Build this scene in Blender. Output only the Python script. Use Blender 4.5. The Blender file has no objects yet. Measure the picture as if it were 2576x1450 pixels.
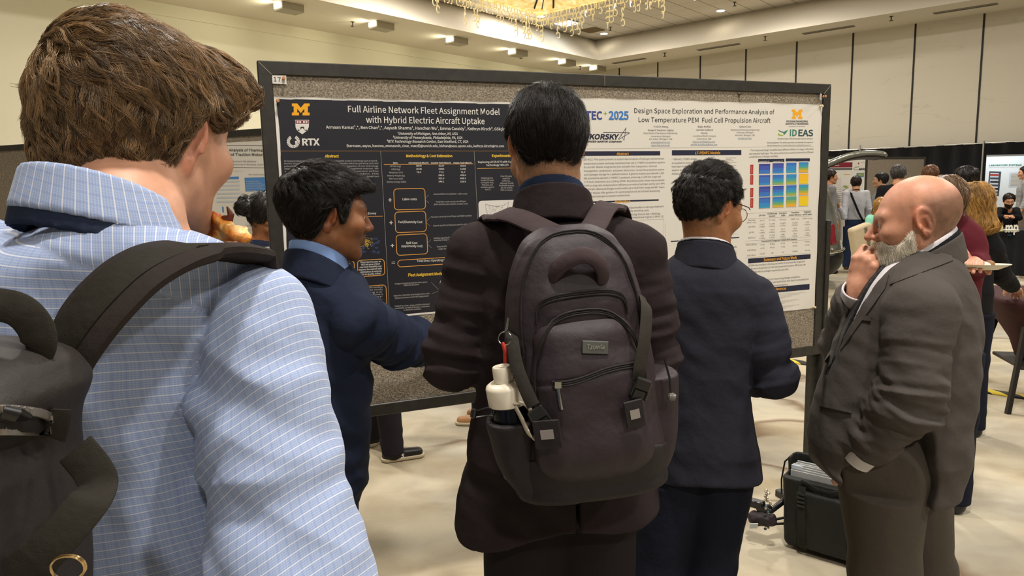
import bpy, math, random
import numpy as np

# ------------------------------------------------------------------ camera, light and exposure
SC = bpy.context.scene
W, H = 2576, 1450
F_PX, PITCH, ROLL = 1776.19, 0.140630, -0.023359
A_WALL, A_BOARD = 0.7143, 0.37634
CAM = np.array([0.0, 0.0, 1.62])
_cp, _sp = math.cos(PITCH), math.sin(PITCH)
FWD = np.array([0, _cp, -_sp]); _r = np.array([1.0, 0, 0]); _u = np.cross(_r, FWD)
RGT = math.cos(ROLL) * _r + math.sin(ROLL) * _u
UPV = -math.sin(ROLL) * _r + math.cos(ROLL) * _u

from mathutils import Matrix, Vector
cam_data = bpy.data.cameras.new('camera')
cam = bpy.data.objects.new('camera', cam_data)
SC.collection.objects.link(cam)
cam_data.sensor_fit = 'HORIZONTAL'
cam_data.sensor_width = 36.0
cam_data.lens = F_PX / W * 36.0
cam_data.clip_start = 0.05
cam_data.clip_end = 200
cam.matrix_world = Matrix(((RGT[0], UPV[0], -FWD[0], CAM[0]), (RGT[1], UPV[1], -FWD[1], CAM[1]),
                           (RGT[2], UPV[2], -FWD[2], CAM[2]), (0, 0, 0, 1)))
SC.camera = cam

world = bpy.data.worlds.new('room_ambience')
SC.world = world
world.use_nodes = True
world.node_tree.nodes['Background'].inputs[0].default_value = (1.0, 0.95, 0.86, 1)
world.node_tree.nodes['Background'].inputs[1].default_value = 0.22

SC.view_settings.view_transform = 'Standard'
SC.view_settings.look = 'None'
SC.view_settings.gamma = 1.0
SC.view_settings.use_curve_mapping = False
SC.view_settings.exposure = 0.0

LD = np.array([math.sin(A_WALL), math.cos(A_WALL), 0.0])     # along the left wall, towards the far corner
RD = np.array([-math.cos(A_WALL), math.sin(A_WALL), 0.0])    # along the right wall, towards the far corner
CORNER = np.array([2.285, 26.434, 0.0])
def rm(s, t, z):
    """room coordinates: s back from the right wall, t back from the left wall"""
    return CORNER - s * LD - t * RD + np.array([0, 0, z])

def lamp(kind, name, loc, energy, col, size=0.3, target=None, spot=None, blend=0.6):
    d = bpy.data.lights.new(name, kind)
    d.energy = energy; d.color = col
    if kind == 'AREA':
        d.shape = 'DISK'; d.size = size
    else:
        d.shadow_soft_size = size
    if kind == 'SPOT':
        d.spot_size = math.radians(spot or 70); d.spot_blend = blend
    o = bpy.data.objects.new(name, d)
    SC.collection.objects.link(o)
    o.location = loc
    if target is not None:
        v = Vector(target) - Vector(loc)
        o.rotation_euler = v.to_track_quat('-Z', 'Y').to_euler()
    return o

WARM = (1.0, 0.94, 0.86)
# recessed downlights of the ceiling over the crowd (those outside the frame as well)
for s_, t_, e_ in ((3.6, 4.2, 550), (3.6, 8.5, 700), (6.0, 3.0, 900), (6.0, 12.0, 1500), (10.5, 4.0, 1200),
                   (15.5, 5.5, 1500), (14.5, 12.5, 1500), (19.5, 10.0, 1500),
                   (20.5, 15.5, 1800), (14.0, 18.5, 1500), (9.0, 16.5, 1500), (24.0, 20.0, 1800), (19.0, 21.0, 1500)):
    p_ = rm(s_, t_, 6.42)
    lamp('AREA', 'ceiling_lamp', p_, e_ * 0.17, WARM, size=0.55)
# ------------------------------------------------------------------ helpers
def ray(x, y):
    return ((x - W / 2) * RGT - (y - H / 2) * UPV + F_PX * FWD) / F_PX
def at(x, y, Y):
    """the point seen at photo pixel (x, y) that lies at distance Y in front"""
    d = ray(x, y); return CAM + d * Y / d[1]
def onz(x, y, z=0.0):
    d = ray(x, y); return CAM + d * (z - CAM[2]) / d[2]
def onplane(x, y, p, n):
    d = ray(x, y); return CAM + d * ((p - CAM) @ n) / (d @ n)

def lin(c):
    if isinstance(c, str):
        c = [int(c[i:i + 2], 16) / 255 for i in (0, 2, 4)]
    return tuple((x / 12.92 if x <= 0.04045 else ((x + 0.055) / 1.055) ** 2.4) for x in c)

MATS = {}
def mat(name, col, rough=0.6, metal=0.0, spec=0.4, bump=None, var=None, emit=None, sheen=0.0, attr=None, trans=0.0, coat=0.0, sss=0.0, aniso=0.0, alpha=1.0):
    """procedural principled material; var=(scale, amount) mottles the colour, bump=(scale, strength, distance) roughens it"""
    if name in MATS:
        return MATS[name]
    m = bpy.data.materials.new(name); m.use_nodes = True
    nt = m.node_tree; b = nt.nodes['Principled BSDF']
    c = lin(col) if not isinstance(col, tuple) else col
    b.inputs['Base Color'].default_value = (*c, 1)
    b.inputs['Roughness'].default_value = rough
    b.inputs['Metallic'].default_value = metal
    b.inputs['Specular IOR Level'].default_value = spec
    if sheen:
        b.inputs['Sheen Weight'].default_value = sheen
        b.inputs['Sheen Roughness'].default_value = 0.5
    if trans:
        b.inputs['Transmission Weight'].default_value = trans
    if coat:
        b.inputs['Coat Weight'].default_value = coat
    if aniso:
        b.inputs['Anisotropic'].default_value = aniso
    if alpha < 1:
        b.inputs['Alpha'].default_value = alpha
    if sss:
        b.inputs['Subsurface Weight'].default_value = sss
        b.inputs['Subsurface Radius'].default_value = (0.012, 0.004, 0.002)
        b.inputs['Subsurface Scale'].default_value = 1.0
    src = None
    tc = nt.nodes.new('ShaderNodeTexCoord')
    if attr:
        a = nt.nodes.new('ShaderNodeAttribute'); a.attribute_name = attr
        src = a.outputs['Color']
    if var:
        n = nt.nodes.new('ShaderNodeTexNoise'); n.inputs['Scale'].default_value = var[0]
        n.inputs['Detail'].default_value = 4
        nt.links.new(tc.outputs['Object'], n.inputs['Vector'])
        mp = nt.nodes.new('ShaderNodeMapRange')
        mp.inputs['From Min'].default_value = 0.3; mp.inputs['From Max'].default_value = 0.7
        mp.inputs['To Min'].default_value = 1 - var[1]; mp.inputs['To Max'].default_value = 1 + var[1]
        nt.links.new(n.outputs['Fac'], mp.inputs['Value'])
        mx = nt.nodes.new('ShaderNodeMix'); mx.data_type = 'RGBA'; mx.blend_type = 'MULTIPLY'
        mx.inputs['Factor'].default_value = 1.0
        if src:
            nt.links.new(src, mx.inputs['A'])
        else:
            mx.inputs['A'].default_value = (*c, 1)
        nt.links.new(mp.outputs['Result'], mx.inputs['B'])
        src = mx.outputs['Result']
    if src:
        nt.links.new(src, b.inputs['Base Color'])
    if bump:
        n2 = nt.nodes.new('ShaderNodeTexNoise'); n2.inputs['Scale'].default_value = bump[0]
        n2.inputs['Detail'].default_value = 3
        nt.links.new(tc.outputs['Object'], n2.inputs['Vector'])
        bp = nt.nodes.new('ShaderNodeBump'); bp.inputs['Strength'].default_value = bump[1]
        bp.inputs['Distance'].default_value = bump[2] if len(bump) > 2 else 0.002
        nt.links.new(n2.outputs['Fac'], bp.inputs['Height'])
        nt.links.new(bp.outputs['Normal'], b.inputs['Normal'])
    if emit:
        b.inputs['Emission Color'].default_value = (*lin(emit[0]), 1)
        b.inputs['Emission Strength'].default_value = emit[1]
    MATS[name] = m
    return m

def tag(o, label=None, cat=None, group=None, kind=None):
    if label: o['label'] = label
    if cat: o['category'] = cat
    if group: o['group'] = group
    if kind: o['kind'] = kind
    return o

def empty(name, loc, label=None, cat=None, group=None, kind=None):
    o = bpy.data.objects.new(name, None)
    o.empty_display_size = 0.1
    SC.collection.objects.link(o)
    o.location = loc
    return tag(o, label, cat, group, kind)

def wpos(o):
    p = Vector((0, 0, 0))
    while o is not None:
        p = p + o.location; o = o.parent
    return np.array(p)

def link_mesh(name, me, m, parent=None, origin=None):
    ms = m if isinstance(m, (list, tuple)) else [m]
    for x in ms: me.materials.append(x)
    o = bpy.data.objects.new(name, me)
    SC.collection.objects.link(o)
    if parent is not None:
        o.parent = parent
    return o

def mesh_np(name, V, F, m, parent=None, smooth=True, mi=None, attrs=None, origin=None):
    """V (n,3) world coordinates, F (k,4) or (k,3) index array or list of polygons"""
    V = np.asarray(V, dtype=np.float64)
    base = np.zeros(3)
    if parent is not None:
        base = wpos(parent)
    elif origin is not None:
        base = np.asarray(origin, float)
    me = bpy.data.meshes.new(name)
    if isinstance(F, np.ndarray):
        k, q = F.shape
        me.vertices.add(len(V)); me.vertices.foreach_set('co', (V - base).astype(np.float32).ravel())
        me.loops.add(k * q); me.loops.foreach_set('vertex_index', F.astype(np.int32).ravel())
        me.polygons.add(k)
        me.polygons.foreach_set('loop_start', np.arange(0, k * q, q, dtype=np.int32))
        me.update(calc_edges=True)
    else:
        me.from_pydata((V - base).tolist(), [], [list(f) for f in F]); me.update()
    if smooth:
        me.polygons.foreach_set('use_smooth', np.ones(len(me.polygons), dtype=bool))
    if mi is not None:
        me.polygons.foreach_set('material_index', np.asarray(mi, dtype=np.int32))
    for an, av in (attrs or {}).items():
        av = np.asarray(av, dtype=np.float32)
        if av.ndim == 1:
            a = me.attributes.new(an, 'FLOAT', 'POINT'); a.data.foreach_set('value', av)
        elif av.shape[1] == 3:
            a = me.attributes.new(an, 'FLOAT_COLOR', 'POINT')
            a.data.foreach_set('color', np.concatenate([av, np.ones((len(av), 1), np.float32)], 1).ravel())
    me.validate()
    o = link_mesh(name, me, m, parent)
    if parent is None and origin is not None:
        o.location = base
    return o

class MB:
    """collects simple shapes into one mesh"""
    def __init__(self): self.v = []; self.f = []; self.mi = []; self.sm = []
    def add(self, vs, fs, mi=0, smooth=False):
        b = len(self.v)
        self.v += [tuple(map(float, p)) for p in vs]
        self.f += [[i + b for i in f] for f in fs]
        self.mi += [mi] * len(fs); self.sm += [smooth] * len(fs)
        return self
    def obox(self, c, ax, ay, az, mi=0, bev=0.0):
        """box: centre c, half-axis vectors"""
        c, ax, ay, az = (np.asarray(q, float) for q in (c, ax, ay, az))
        if bev <= 0:
            vs = [c + i * ax + j * ay + k * az for k in (-1, 1) for j in (-1, 1) for i in (-1, 1)]
            fs = [(0, 2, 3, 1), (4, 5, 7, 6), (0, 1, 5, 4), (2, 6, 7, 3), (0, 4, 6, 2), (1, 3, 7, 5)]
            return self.add(vs, fs, mi)
        la, lb, lc = (np.linalg.norm(q) for q in (ax, ay, az))
        vs = []; idx = {}
        for k in (-1, 1):
            for j in (-1, 1):
                for i in (-1, 1):
                    for w in range(3):
                        s = [1 - bev / la, 1 - bev / lb, 1 - bev / lc]; s[w] = 1
                        idx[(i, j, k, w)] = len(vs)
                        vs.append(c + i * ax * s[0] + j * ay * s[1] + k * az * s[2])
        fs = []
        for w in range(3):
            for sg in (-1, 1):
                o = [q for q in range(3) if q != w]
                ring = []
                for (p, q) in ((-1, -1), (1, -1), (1, 1), (-1, 1)):
                    t = [0, 0, 0]; t[w] = sg; t[o[0]] = p; t[o[1]] = q
                    ring.append(idx[(*t, w)])
                if (sg > 0) == (w == 1): ring = ring[::-1]
                fs.append(ring)
        for w in range(3):
            o = [q for q in range(3) if q != w]
            for p in (-1, 1):
                for q in (-1, 1):
                    t0 = [0, 0, 0]; t1 = [0, 0, 0]; t0[w] = -1; t1[w] = 1
                    for t in (t0, t1): t[o[0]] = p; t[o[1]] = q
                    fs.append([idx[(*t0, o[0])], idx[(*t1, o[0])], idx[(*t1, o[1])], idx[(*t0, o[1])]])
        for k in (-1, 1):
            for j in (-1, 1):
                for i in (-1, 1):
                    fs.append([idx[(i, j, k, w)] for w in range(3)])
        return self.add(vs, fs, mi)
    def box(self, lo, hi, mi=0, bev=0.0):
        lo = np.asarray(lo, float); hi = np.asarray(hi, float); h = (hi - lo) / 2
        return self.obox((lo + hi) / 2, (h[0], 0, 0), (0, h[1], 0), (0, 0, h[2]), mi, bev)
    def tube(self, pts, r, n=10, mi=0, cap=True, flat=None, up=None):
        """swept tube; r may be a list; flat=(fx, fy) squashes the section, up orients it"""
        pts = [np.asarray(p, float) for p in pts]; m = len(pts)
        rs = r if hasattr(r, '__len__') else [r] * m
        vs = []; fs = []
        pu = None
        for i, p in enumerate(pts):
            t = pts[min(i + 1, m - 1)] - pts[max(i - 1, 0)]
            t = t / (np.linalg.norm(t) + 1e-12)
            if up is not None:
                u = np.asarray(up[i] if np.ndim(up) == 2 else up, float)
            else:
                u = pu if pu is not None else (np.array([0, 0, 1.0]) if abs(t[2]) < 0.9 else np.array([1.0, 0, 0]))
            u = u - t * (u @ t); u = u / (np.linalg.norm(u) + 1e-12); pu = u
            w = np.cross(t, u)
            fx, fy = flat or (1, 1)
            for k in range(n):
                a = 2 * math.pi * k / n
                if flat and n == 4:
                    a += math.pi / 4
                vs.append(p + rs[i] * (math.cos(a) * fx * w + math.sin(a) * fy * u))
        for i in range(m - 1):
            for k in range(n):
                a, b = i * n + k, i * n + (k + 1) % n
                fs.append([a, b, b + n, a + n])
        if cap:
            fs.append(list(range(n))[::-1]); fs.append([(m - 1) * n + k for k in range(n)])
        return self.add(vs, fs, mi, True)
    def lathe(self, c, prof, axis=(0, 0, 1), n=32, mi=0):
        """prof: (radius, height) pairs along axis"""
        c = np.asarray(c, float); z = np.asarray(axis, float); z = z / np.linalg.norm(z)
        x = np.cross(z, (0, 1, 0)) if abs(z[1]) < 0.9 else np.cross(z, (1, 0, 0)); x /= np.linalg.norm(x); y = np.cross(z, x)
        vs = []; fs = []
        for (r, h) in prof:
            for k in range(n):
                a = 2 * math.pi * k / n
                vs.append(c + z * h + r * (math.cos(a) * x + math.sin(a) * y))
        for i in range(len(prof) - 1):
            for k in range(n):
                a, b = i * n + k, i * n + (k + 1) % n
                fs.append([a, b, b + n, a + n])
        fs.append(list(range(n))[::-1]); fs.append([(len(prof) - 1) * n + k for k in range(n)])
        return self.add(vs, fs, mi, True)
    def ribbon(self, pts, wdt, thick, nrm, mi=0):
        """flat strap: centre points, width, thickness, outward normals"""
        pts = [np.asarray(p, float) for p in pts]; m = len(pts)
        N = np.asarray(nrm, float); N = N if N.ndim == 2 else np.tile(N, (m, 1))
        ws = wdt if hasattr(wdt, '__len__') else [wdt] * m
        vs = []; fs = []
        for i, p in enumerate(pts):
            t = pts[min(i + 1, m - 1)] - pts[max(i - 1, 0)]; t = t / (np.linalg.norm(t) + 1e-12)
            n_ = N[i] - t * (N[i] @ t); n_ = n_ / (np.linalg.norm(n_) + 1e-12)
            w = np.cross(t, n_)
            hw, ht = ws[i] / 2, thick / 2
            e = min(hw * 0.4, ht)
            for (a, b) in ((-hw, -ht * .4), (-hw + e, -ht), (hw - e, -ht), (hw, -ht * .4), (hw, ht * .4), (hw - e, ht), (-hw + e, ht), (-hw, ht * .4)):
                vs.append(p + w * a + n_ * b)
        for i in range(m - 1):
            for k in range(8):
                a, b = i * 8 + k, i * 8 + (k + 1) % 8
                fs.append([a, b, b + 8, a + 8])
        fs.append(list(range(8))[::-1]); fs.append([(m - 1) * 8 + k for k in range(8)])
        return self.add(vs, fs, mi, True)
    def build(self, name, m, parent=None, origin=None, smooth=None):
        V = np.array(self.v); base = np.zeros(3)
        if parent is not None: base = wpos(parent)
        elif origin is not None: base = np.asarray(origin, float)
        me = bpy.data.meshes.new(name)
        me.from_pydata((V - base).tolist(), [], self.f); me.update()
        me.polygons.foreach_set('use_smooth', self.sm if smooth is None else [smooth] * len(self.f))
        me.polygons.foreach_set('material_index', self.mi)
        import bmesh
        bm = bmesh.new(); bm.from_mesh(me)
        bmesh.ops.recalc_face_normals(bm, faces=bm.faces[:])
        bm.to_mesh(me); bm.free()
        if any(self.sm) and smooth is None and hasattr(me, 'set_sharp_from_angle'):
            me.set_sharp_from_angle(angle=math.radians(42))
        o = link_mesh(name, me, m, parent)
        if parent is None and origin is not None: o.location = base
        return o

def copy_tree(o, parent=None):
    c = o.copy(); SC.collection.objects.link(c)
    if parent is not None: c.parent = parent
    for ch in list(o.children):
        copy_tree(ch, c)
    return c

# ------------------------------------------------------------------ lettering
FONT = None
try:   # the sans-serif that ships with Blender; its built-in face is used when it is missing
    FONT = bpy.data.fonts.load(bpy.utils.system_resource('DATAFILES') + '/fonts/Noto Sans CJK Regular.woff2')
except Exception:
    FONT = None
CAPH = 0.727
def text_np(s, bold=0.0, shear=0.0, space=1.0):
    """flat lettering as vertices (x along the line from 0, y up, cap height 1) and triangles"""
    cu = bpy.data.curves.new('t', 'FONT')
    cu.body = s; cu.size = 1.0; cu.offset = bold; cu.shear = shear; cu.space_character = space
    cu.resolution_u = 2
    if FONT: cu.font = FONT; cu.offset = max(0.0, min(bold, 0.03) * 0.5)
    ob = bpy.data.objects.new('t', cu)
    me = ob.to_mesh()
    n = len(me.vertices)
    V = np.zeros(n * 3, np.float32); me.vertices.foreach_get('co', V); V = V.reshape(-1, 3)[:, :2].astype(float)
    me.calc_loop_triangles()
    T = np.zeros(len(me.loop_triangles) * 3, np.int32); me.loop_triangles.foreach_get('vertices', T)
    ob.to_mesh_clear()
    bpy.data.objects.remove(ob); bpy.data.curves.remove(cu)
    return V / CAPH, T.reshape(-1, 3)

if FONT:
    CAPH = 1.0; CAPH = float(text_np('H')[0][:, 1].max())

class Sheet:
    """flat print on a plane: origin o, unit axes ex, ey, normal n (towards the reader)"""
    def __init__(self, o, ex, ey, n, lift=0.0012):
        self.o, self.ex, self.ey, self.n, self.lift = (np.asarray(q, float) for q in (o, ex, ey, n, lift))
        self.V = []; self.F = []; self.M = []; self.mats = []; self.k = 0
    def mi(self, m):
        if m not in self.mats: self.mats.append(m)
        return self.mats.index(m)
    def put(self, V2, T, m, layer=0):
        V2 = np.asarray(V2, float)
        P = self.o + V2[:, :1] * self.ex + V2[:, 1:2] * self.ey + self.n * (self.lift * (1 + layer * 0.5))
        self.V.append(P); self.F += [[i + self.k for i in f] for f in (T.tolist() if isinstance(T, np.ndarray) else T)]
        self.M += [self.mi(m)] * len(T); self.k += len(V2)
    def poly(self, pts, m, layer=0):
        self.put(np.array(pts, float), [list(range(len(pts)))], m, layer)
    def rect(self, x0, y0, x1, y1, m, layer=0):
        self.poly([(x0, y0), (x1, y0), (x1, y1), (x0, y1)], m, layer)
    def line(self, pts, w, m, layer=0):
        for a, b in zip(pts[:-1], pts[1:]):
            a = np.array(a, float); b = np.array(b, float); d = b - a; L = np.linalg.norm(d)
            if L < 1e-9: continue
            q = np.array([-d[1], d[0]]) / L * w / 2
            self.poly([a - q, b - q, b + q, a + q], m, layer)
    def rrect(self, x0, y0, x1, y1, r, m, w=None, layer=0):
        pts = []
        for cx, cy, a0 in ((x1 - r, y1 - r, 0), (x0 + r, y1 - r, 90), (x0 + r, y0 + r, 180), (x1 - r, y0 + r, 270)):
            for k in range(5):
                a = math.radians(a0 + 22.5 * k); pts.append((cx + r * math.cos(a), cy + r * math.sin(a)))
        if w is None: self.poly(pts, m, layer)
        else: self.line(pts + pts[:1], w, m, layer)
    def disc(self, cx, cy, r, m, layer=0, n=20):
        self.poly([(cx + r * math.cos(2 * math.pi * k / n), cy + r * math.sin(2 * math.pi * k / n)) for k in range(n)], m, layer)
    def text(self, s, x0, y0, x1, y1, m, cap=None, bold=0.0, shear=0.0, layer=1, space=1.0):
        """one line whose baseline runs from (x0,y0) to (x1,y1); cap = cap height"""
        V, T = text_np(s, bold, shear, space)
        if not len(V): return
        L = math.hypot(x1 - x0, y1 - y0); dx, dy = (x1 - x0) / L, (y1 - y0) / L
        mn, mx = V[:, 0].min(), V[:, 0].max()
        kx = L / (mx - mn); ky = cap if cap else kx
        X = (V[:, 0] - mn) * kx; Y = V[:, 1] * ky
        self.put(np.stack([x0 + X * dx - Y * dy, y0 + X * dy + Y * dx], 1), T, m, layer)
    def build(self, name, parent=None):
        V = np.concatenate(self.V)
        base = wpos(parent) if parent is not None else np.zeros(3)
        me = bpy.data.meshes.new(name); me.from_pydata((V - base).tolist(), [], self.F); me.update()
        me.polygons.foreach_set('material_index', self.M)
        return link_mesh(name, me, self.mats, parent)
# ------------------------------------------------------------------ the hall
def node_mat(name, build, rough=0.8, spec=0.3):
    m = bpy.data.materials.new(name); m.use_nodes = True
    nt = m.node_tree; b = nt.nodes['Principled BSDF']
    b.inputs['Roughness'].default_value = rough; b.inputs['Specular IOR Level'].default_value = spec
    build(nt, b); MATS[name] = m
    return m

def N(nt, kind, **kw):
    n = nt.nodes.new(kind)
    for k, v in kw.items():
        if k.startswith('i_'): n.inputs[int(k[2:]) if k[2:].isdigit() else k[2:].replace('_', ' ')].default_value = v
        else: setattr(n, k, v)
    return n
def ramp(nt, stops, src=None, interp='LINEAR'):
    r = nt.nodes.new('ShaderNodeValToRGB'); cr = r.color_ramp; cr.interpolation = interp
    while len(cr.elements) < len(stops): cr.elements.new(0.5)
    for e, (p, c) in zip(cr.elements, stops):
        e.position = p; e.color = (*lin(c), 1) if isinstance(c, str) else (c, c, c, 1)
    if src is not None: nt.links.new(src, r.inputs['Fac'])
    return r
def mixc(nt, fac, a, b, blend='MIX'):
    m = nt.nodes.new('ShaderNodeMix'); m.data_type = 'RGBA'; m.blend_type = blend
    for sock, v in (('Factor', fac), ('A', a), ('B', b)):
        if isinstance(v, (int, float)): m.inputs[sock].default_value = v
        elif isinstance(v, str): m.inputs[sock].default_value = (*lin(v), 1)
        else: nt.links.new(v, m.inputs[sock])
    return m.outputs['Result']

def carpet(nt, b):
    tc = N(nt, 'ShaderNodeTexCoord')
    mp = N(nt, 'ShaderNodeMapping'); nt.links.new(tc.outputs['Object'], mp.inputs['Vector'])
    mp.inputs['Rotation'].default_value = (0, 0, 0.35); mp.inputs['Scale'].default_value = (0.85, 1.25, 1)
    w = N(nt, 'ShaderNodeTexNoise', i_Scale=0.9, i_Detail=3.0, i_Roughness=0.5)
    nt.links.new(mp.outputs[0], w.inputs['Vector'])
    add = N(nt, 'ShaderNodeVectorMath', operation='MULTIPLY_ADD')
    nt.links.new(w.outputs['Color'], add.inputs[0]); add.inputs[1].default_value = (1.0, 1.0, 0); nt.links.new(mp.outputs[0], add.inputs[2])
    n1 = N(nt, 'ShaderNodeTexNoise', i_Scale=0.75, i_Detail=6.0, i_Roughness=0.55)
    nt.links.new(add.outputs[0], n1.inputs['Vector'])
    c1 = ramp(nt, [(0.30, '8d8b86'), (0.43, '9b9686'), (0.50, 'aba28c'), (0.58, 'afa388'), (0.68, '9a8a6e')], n1.outputs['Fac'])
    n2 = N(nt, 'ShaderNodeTexNoise', i_Scale=3.2, i_Detail=5.0)
    nt.links.new(add.outputs[0], n2.inputs['Vector'])
    c2 = ramp(nt, [(0.35, '968873'), (0.6, 'bcb4a2')], n2.outputs['Fac'])
    col = mixc(nt, 0.40, c1.outputs['Color'], c2.outputs['Color'])
    # brown brush lines: narrow bands of a stretched noise, broken up by another
    n3 = N(nt, 'ShaderNodeTexNoise', i_Scale=0.42, i_Detail=2.5, i_Roughness=0.45)
    nt.links.new(add.outputs[0], n3.inputs['Vector'])
    l1 = ramp(nt, [(0.0, 0.0), (0.468, 0.0), (0.482, 1.0), (0.486, 0.15), (0.53, 0.0)], n3.outputs['Fac'])
    n4 = N(nt, 'ShaderNodeTexNoise', i_Scale=0.8, i_Detail=1.0)
    nt.links.new(tc.outputs['Object'], n4.inputs['Vector'])
    l2 = ramp(nt, [(0.44, 0.0), (0.56, 0.9)], n4.outputs['Fac'])
    mul = N(nt, 'ShaderNodeMath', operation='MULTIPLY')
    nt.links.new(l1.outputs['Color'], mul.inputs[0]); nt.links.new(l2.outputs['Color'], mul.inputs[1])
    col = mixc(nt, mul.outputs[0], col, '624c38')
    nt.links.new(col, b.inputs['Base Color'])
    n5 = N(nt, 'ShaderNodeTexNoise', i_Scale=260.0, i_Detail=2.0); nt.links.new(tc.outputs['Object'], n5.inputs['Vector'])
    bp = N(nt, 'ShaderNodeBump', i_Strength=0.5, i_Distance=0.004); nt.links.new(n5.outputs['Fac'], bp.inputs['Height'])
    nt.links.new(bp.outputs['Normal'], b.inputs['Normal'])
M_CARPET = node_mat('carpet', carpet, 0.95, 0.1)

def wall_pattern(nt, b):
    tc = N(nt, 'ShaderNodeTexCoord')
    mp = N(nt, 'ShaderNodeMapping'); nt.links.new(tc.outputs['Object'], mp.inputs['Vector'])
    mp.inputs['Rotation'].default_value = (0, 0, math.atan2(LD[0], LD[1]))
    mp.inputs['Scale'].default_value = (0.5, 0.5, 2.6)
    w = N(nt, 'ShaderNodeTexNoise', i_Scale=0.9, i_Detail=4.0); nt.links.new(mp.outputs[0], w.inputs['Vector'])
    r = ramp(nt, [(0.0, 0.0), (0.487, 0.0), (0.497, 1.0), (0.503, 0.2), (0.54, 0.0)], w.outputs['Fac'])
    w2 = N(nt, 'ShaderNodeTexNoise', i_Scale=1.9, i_Detail=3.0); nt.links.new(mp.outputs[0], w2.inputs['Vector'])
    r2 = ramp(nt, [(0.45, 0.0), (0.62, 0.5)], w2.outputs['Fac'])
    mul = N(nt, 'ShaderNodeMath', operation='MULTIPLY')
    nt.links.new(r.outputs['Color'], mul.inputs[0]); nt.links.new(r2.outputs['Color'], mul.inputs[1])
    nt.links.new(mixc(nt, mul.outputs[0], 'c6bfae', 'a0988a'), b.inputs['Base Color'])
M_WALLR = node_mat('panel_vinyl', wall_pattern, 0.7, 0.25)
M_WALLL = mat('cream_wall', 'e3dfc6', 0.7, var=(0.6, 0.03))
M_PAINT = mat('soffit_paint', 'd9d2c2', 0.8)
M_JOINT = mat('joint_black', '1b1916', 0.6)

def tiles(nt, b):
    a = N(nt, 'ShaderNodeAttribute', attribute_name='st')
    sp = N(nt, 'ShaderNodeSeparateXYZ'); nt.links.new(a.outputs['Vector'], sp.inputs[0])
    facs = []
    for ax, off, wd in ((0, -0.05 + 0.61, 0.028), (1, 2.21 - 0.61 * 3, 0.05)):
        s1 = N(nt, 'ShaderNodeMath', operation='SUBTRACT'); nt.links.new(sp.outputs[ax], s1.inputs[0]); s1.inputs[1].default_value = off
        d1 = N(nt, 'ShaderNodeMath', operation='DIVIDE'); nt.links.new(s1.outputs[0], d1.inputs[0]); d1.inputs[1].default_value = 0.61
        f1 = N(nt, 'ShaderNodeMath', operation='FRACT'); nt.links.new(d1.outputs[0], f1.inputs[0])
        g = N(nt, 'ShaderNodeMath', operation='LESS_THAN'); nt.links.new(f1.outputs[0], g.inputs[0]); g.inputs[1].default_value = wd
        facs.append((g, 0.75 if ax else 0.4))
    col = 'd3ccc0'
    for g, k in facs:
        mu = N(nt, 'ShaderNodeMath', operation='MULTIPLY'); nt.links.new(g.outputs[0], mu.inputs[0]); mu.inputs[1].default_value = k
        col = mixc(nt, mu.outputs[0], col, '7c6d50')
    nt.links.new(col, b.inputs['Base Color'])
M_TILE = node_mat('ceiling_tiles', tiles, 0.9, 0.2)

ZS, ZT = 5.62, 6.5
SMAX, TMAX = 36.0, 32.0
fl = mesh_np('floor', [rm(0, 0, 0), rm(SMAX, 0, 0), rm(SMAX, TMAX, 0), rm(0, TMAX, 0)], [(0, 1, 2, 3)], M_CARPET, smooth=False); tag(fl, kind='structure')
def slab(mb, a, b, c, d, up, mi=0):
    mb.add([*(np.array(p) for p in (a, b, c, d)), *(np.array(p) + np.array(up) for p in (a, b, c, d))],
           [(0, 1, 2, 3), (7, 6, 5, 4), (0, 4, 5, 1), (1, 5, 6, 2), (2, 6, 7, 3), (3, 7, 4, 0)], mi)
mb = MB(); slab(mb, rm(0, 0, 0), rm(SMAX, 0, 0), rm(SMAX, 0, 7), rm(0, 0, 7), 0.2 * RD)
tag(mb.build('wall_left', M_WALLL), kind='structure')
mb = MB(); slab(mb, rm(0, 0, 0), rm(0, TMAX, 0), rm(0, TMAX, 7), rm(0, 0, 7), 0.2 * LD)
JT = [0.42, 2.09, 3.575, 5.083, 6.569, 8.078, 9.598, 11.116, 12.62, 14.13, 15.64, 17.15, 18.66, 20.17]
for k, t_ in enumerate(JT):
    mb.obox(rm(0.004, t_, ZS / 2), 0.022 * RD, 0.006 * LD, (0, 0, ZS / 2), 1)
mb.obox(rm(0.01, 0.09, ZS / 2), 0.09 * RD, 0.012 * LD, (0, 0, ZS / 2), 1)
tag(mb.build('wall_right', [M_WALLR, M_JOINT]), kind='structure')
# lower ceiling ring round the raised tray
S0, T0, S1, T1 = 1.8, 2.47, 0.75, 1.6
mb = MB()
mb.add([rm(0, 0, ZS), rm(SMAX, 0, ZS), rm(SMAX, T0, ZS), rm(S0, T0, ZS), rm(S0, TMAX, ZS), rm(0, TMAX, ZS)],
       [(0, 1, 2, 3), (0, 3, 4, 5)])
mb.add([rm(SMAX, T0, ZS), rm(S0, T0, ZS), rm(S0, TMAX, ZS), rm(SMAX, T1, ZT), rm(S1, T1, ZT), rm(S1, TMAX, ZT)],
       [(0, 3, 4, 1), (1, 4, 5, 2)])
tag(mb.build('ceiling', M_PAINT, smooth=False), kind='structure')
cv = [(S1, T1), (SMAX, T1), (SMAX, TMAX), (S1, TMAX)]
tag(mesh_np('ceiling', [rm(s, t, ZT) for s, t in cv], [(0, 1, 2, 3)], M_TILE, smooth=False, attrs={'st': [(s, t, 0) for s, t in cv]}), kind='structure')
mb = MB(); slab(mb, rm(0, 0.03, 5.37), rm(SMAX, 0.03, 5.37), rm(SMAX, 0.03, ZS), rm(0, 0.03, ZS), 0.03 * RD)
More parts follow.
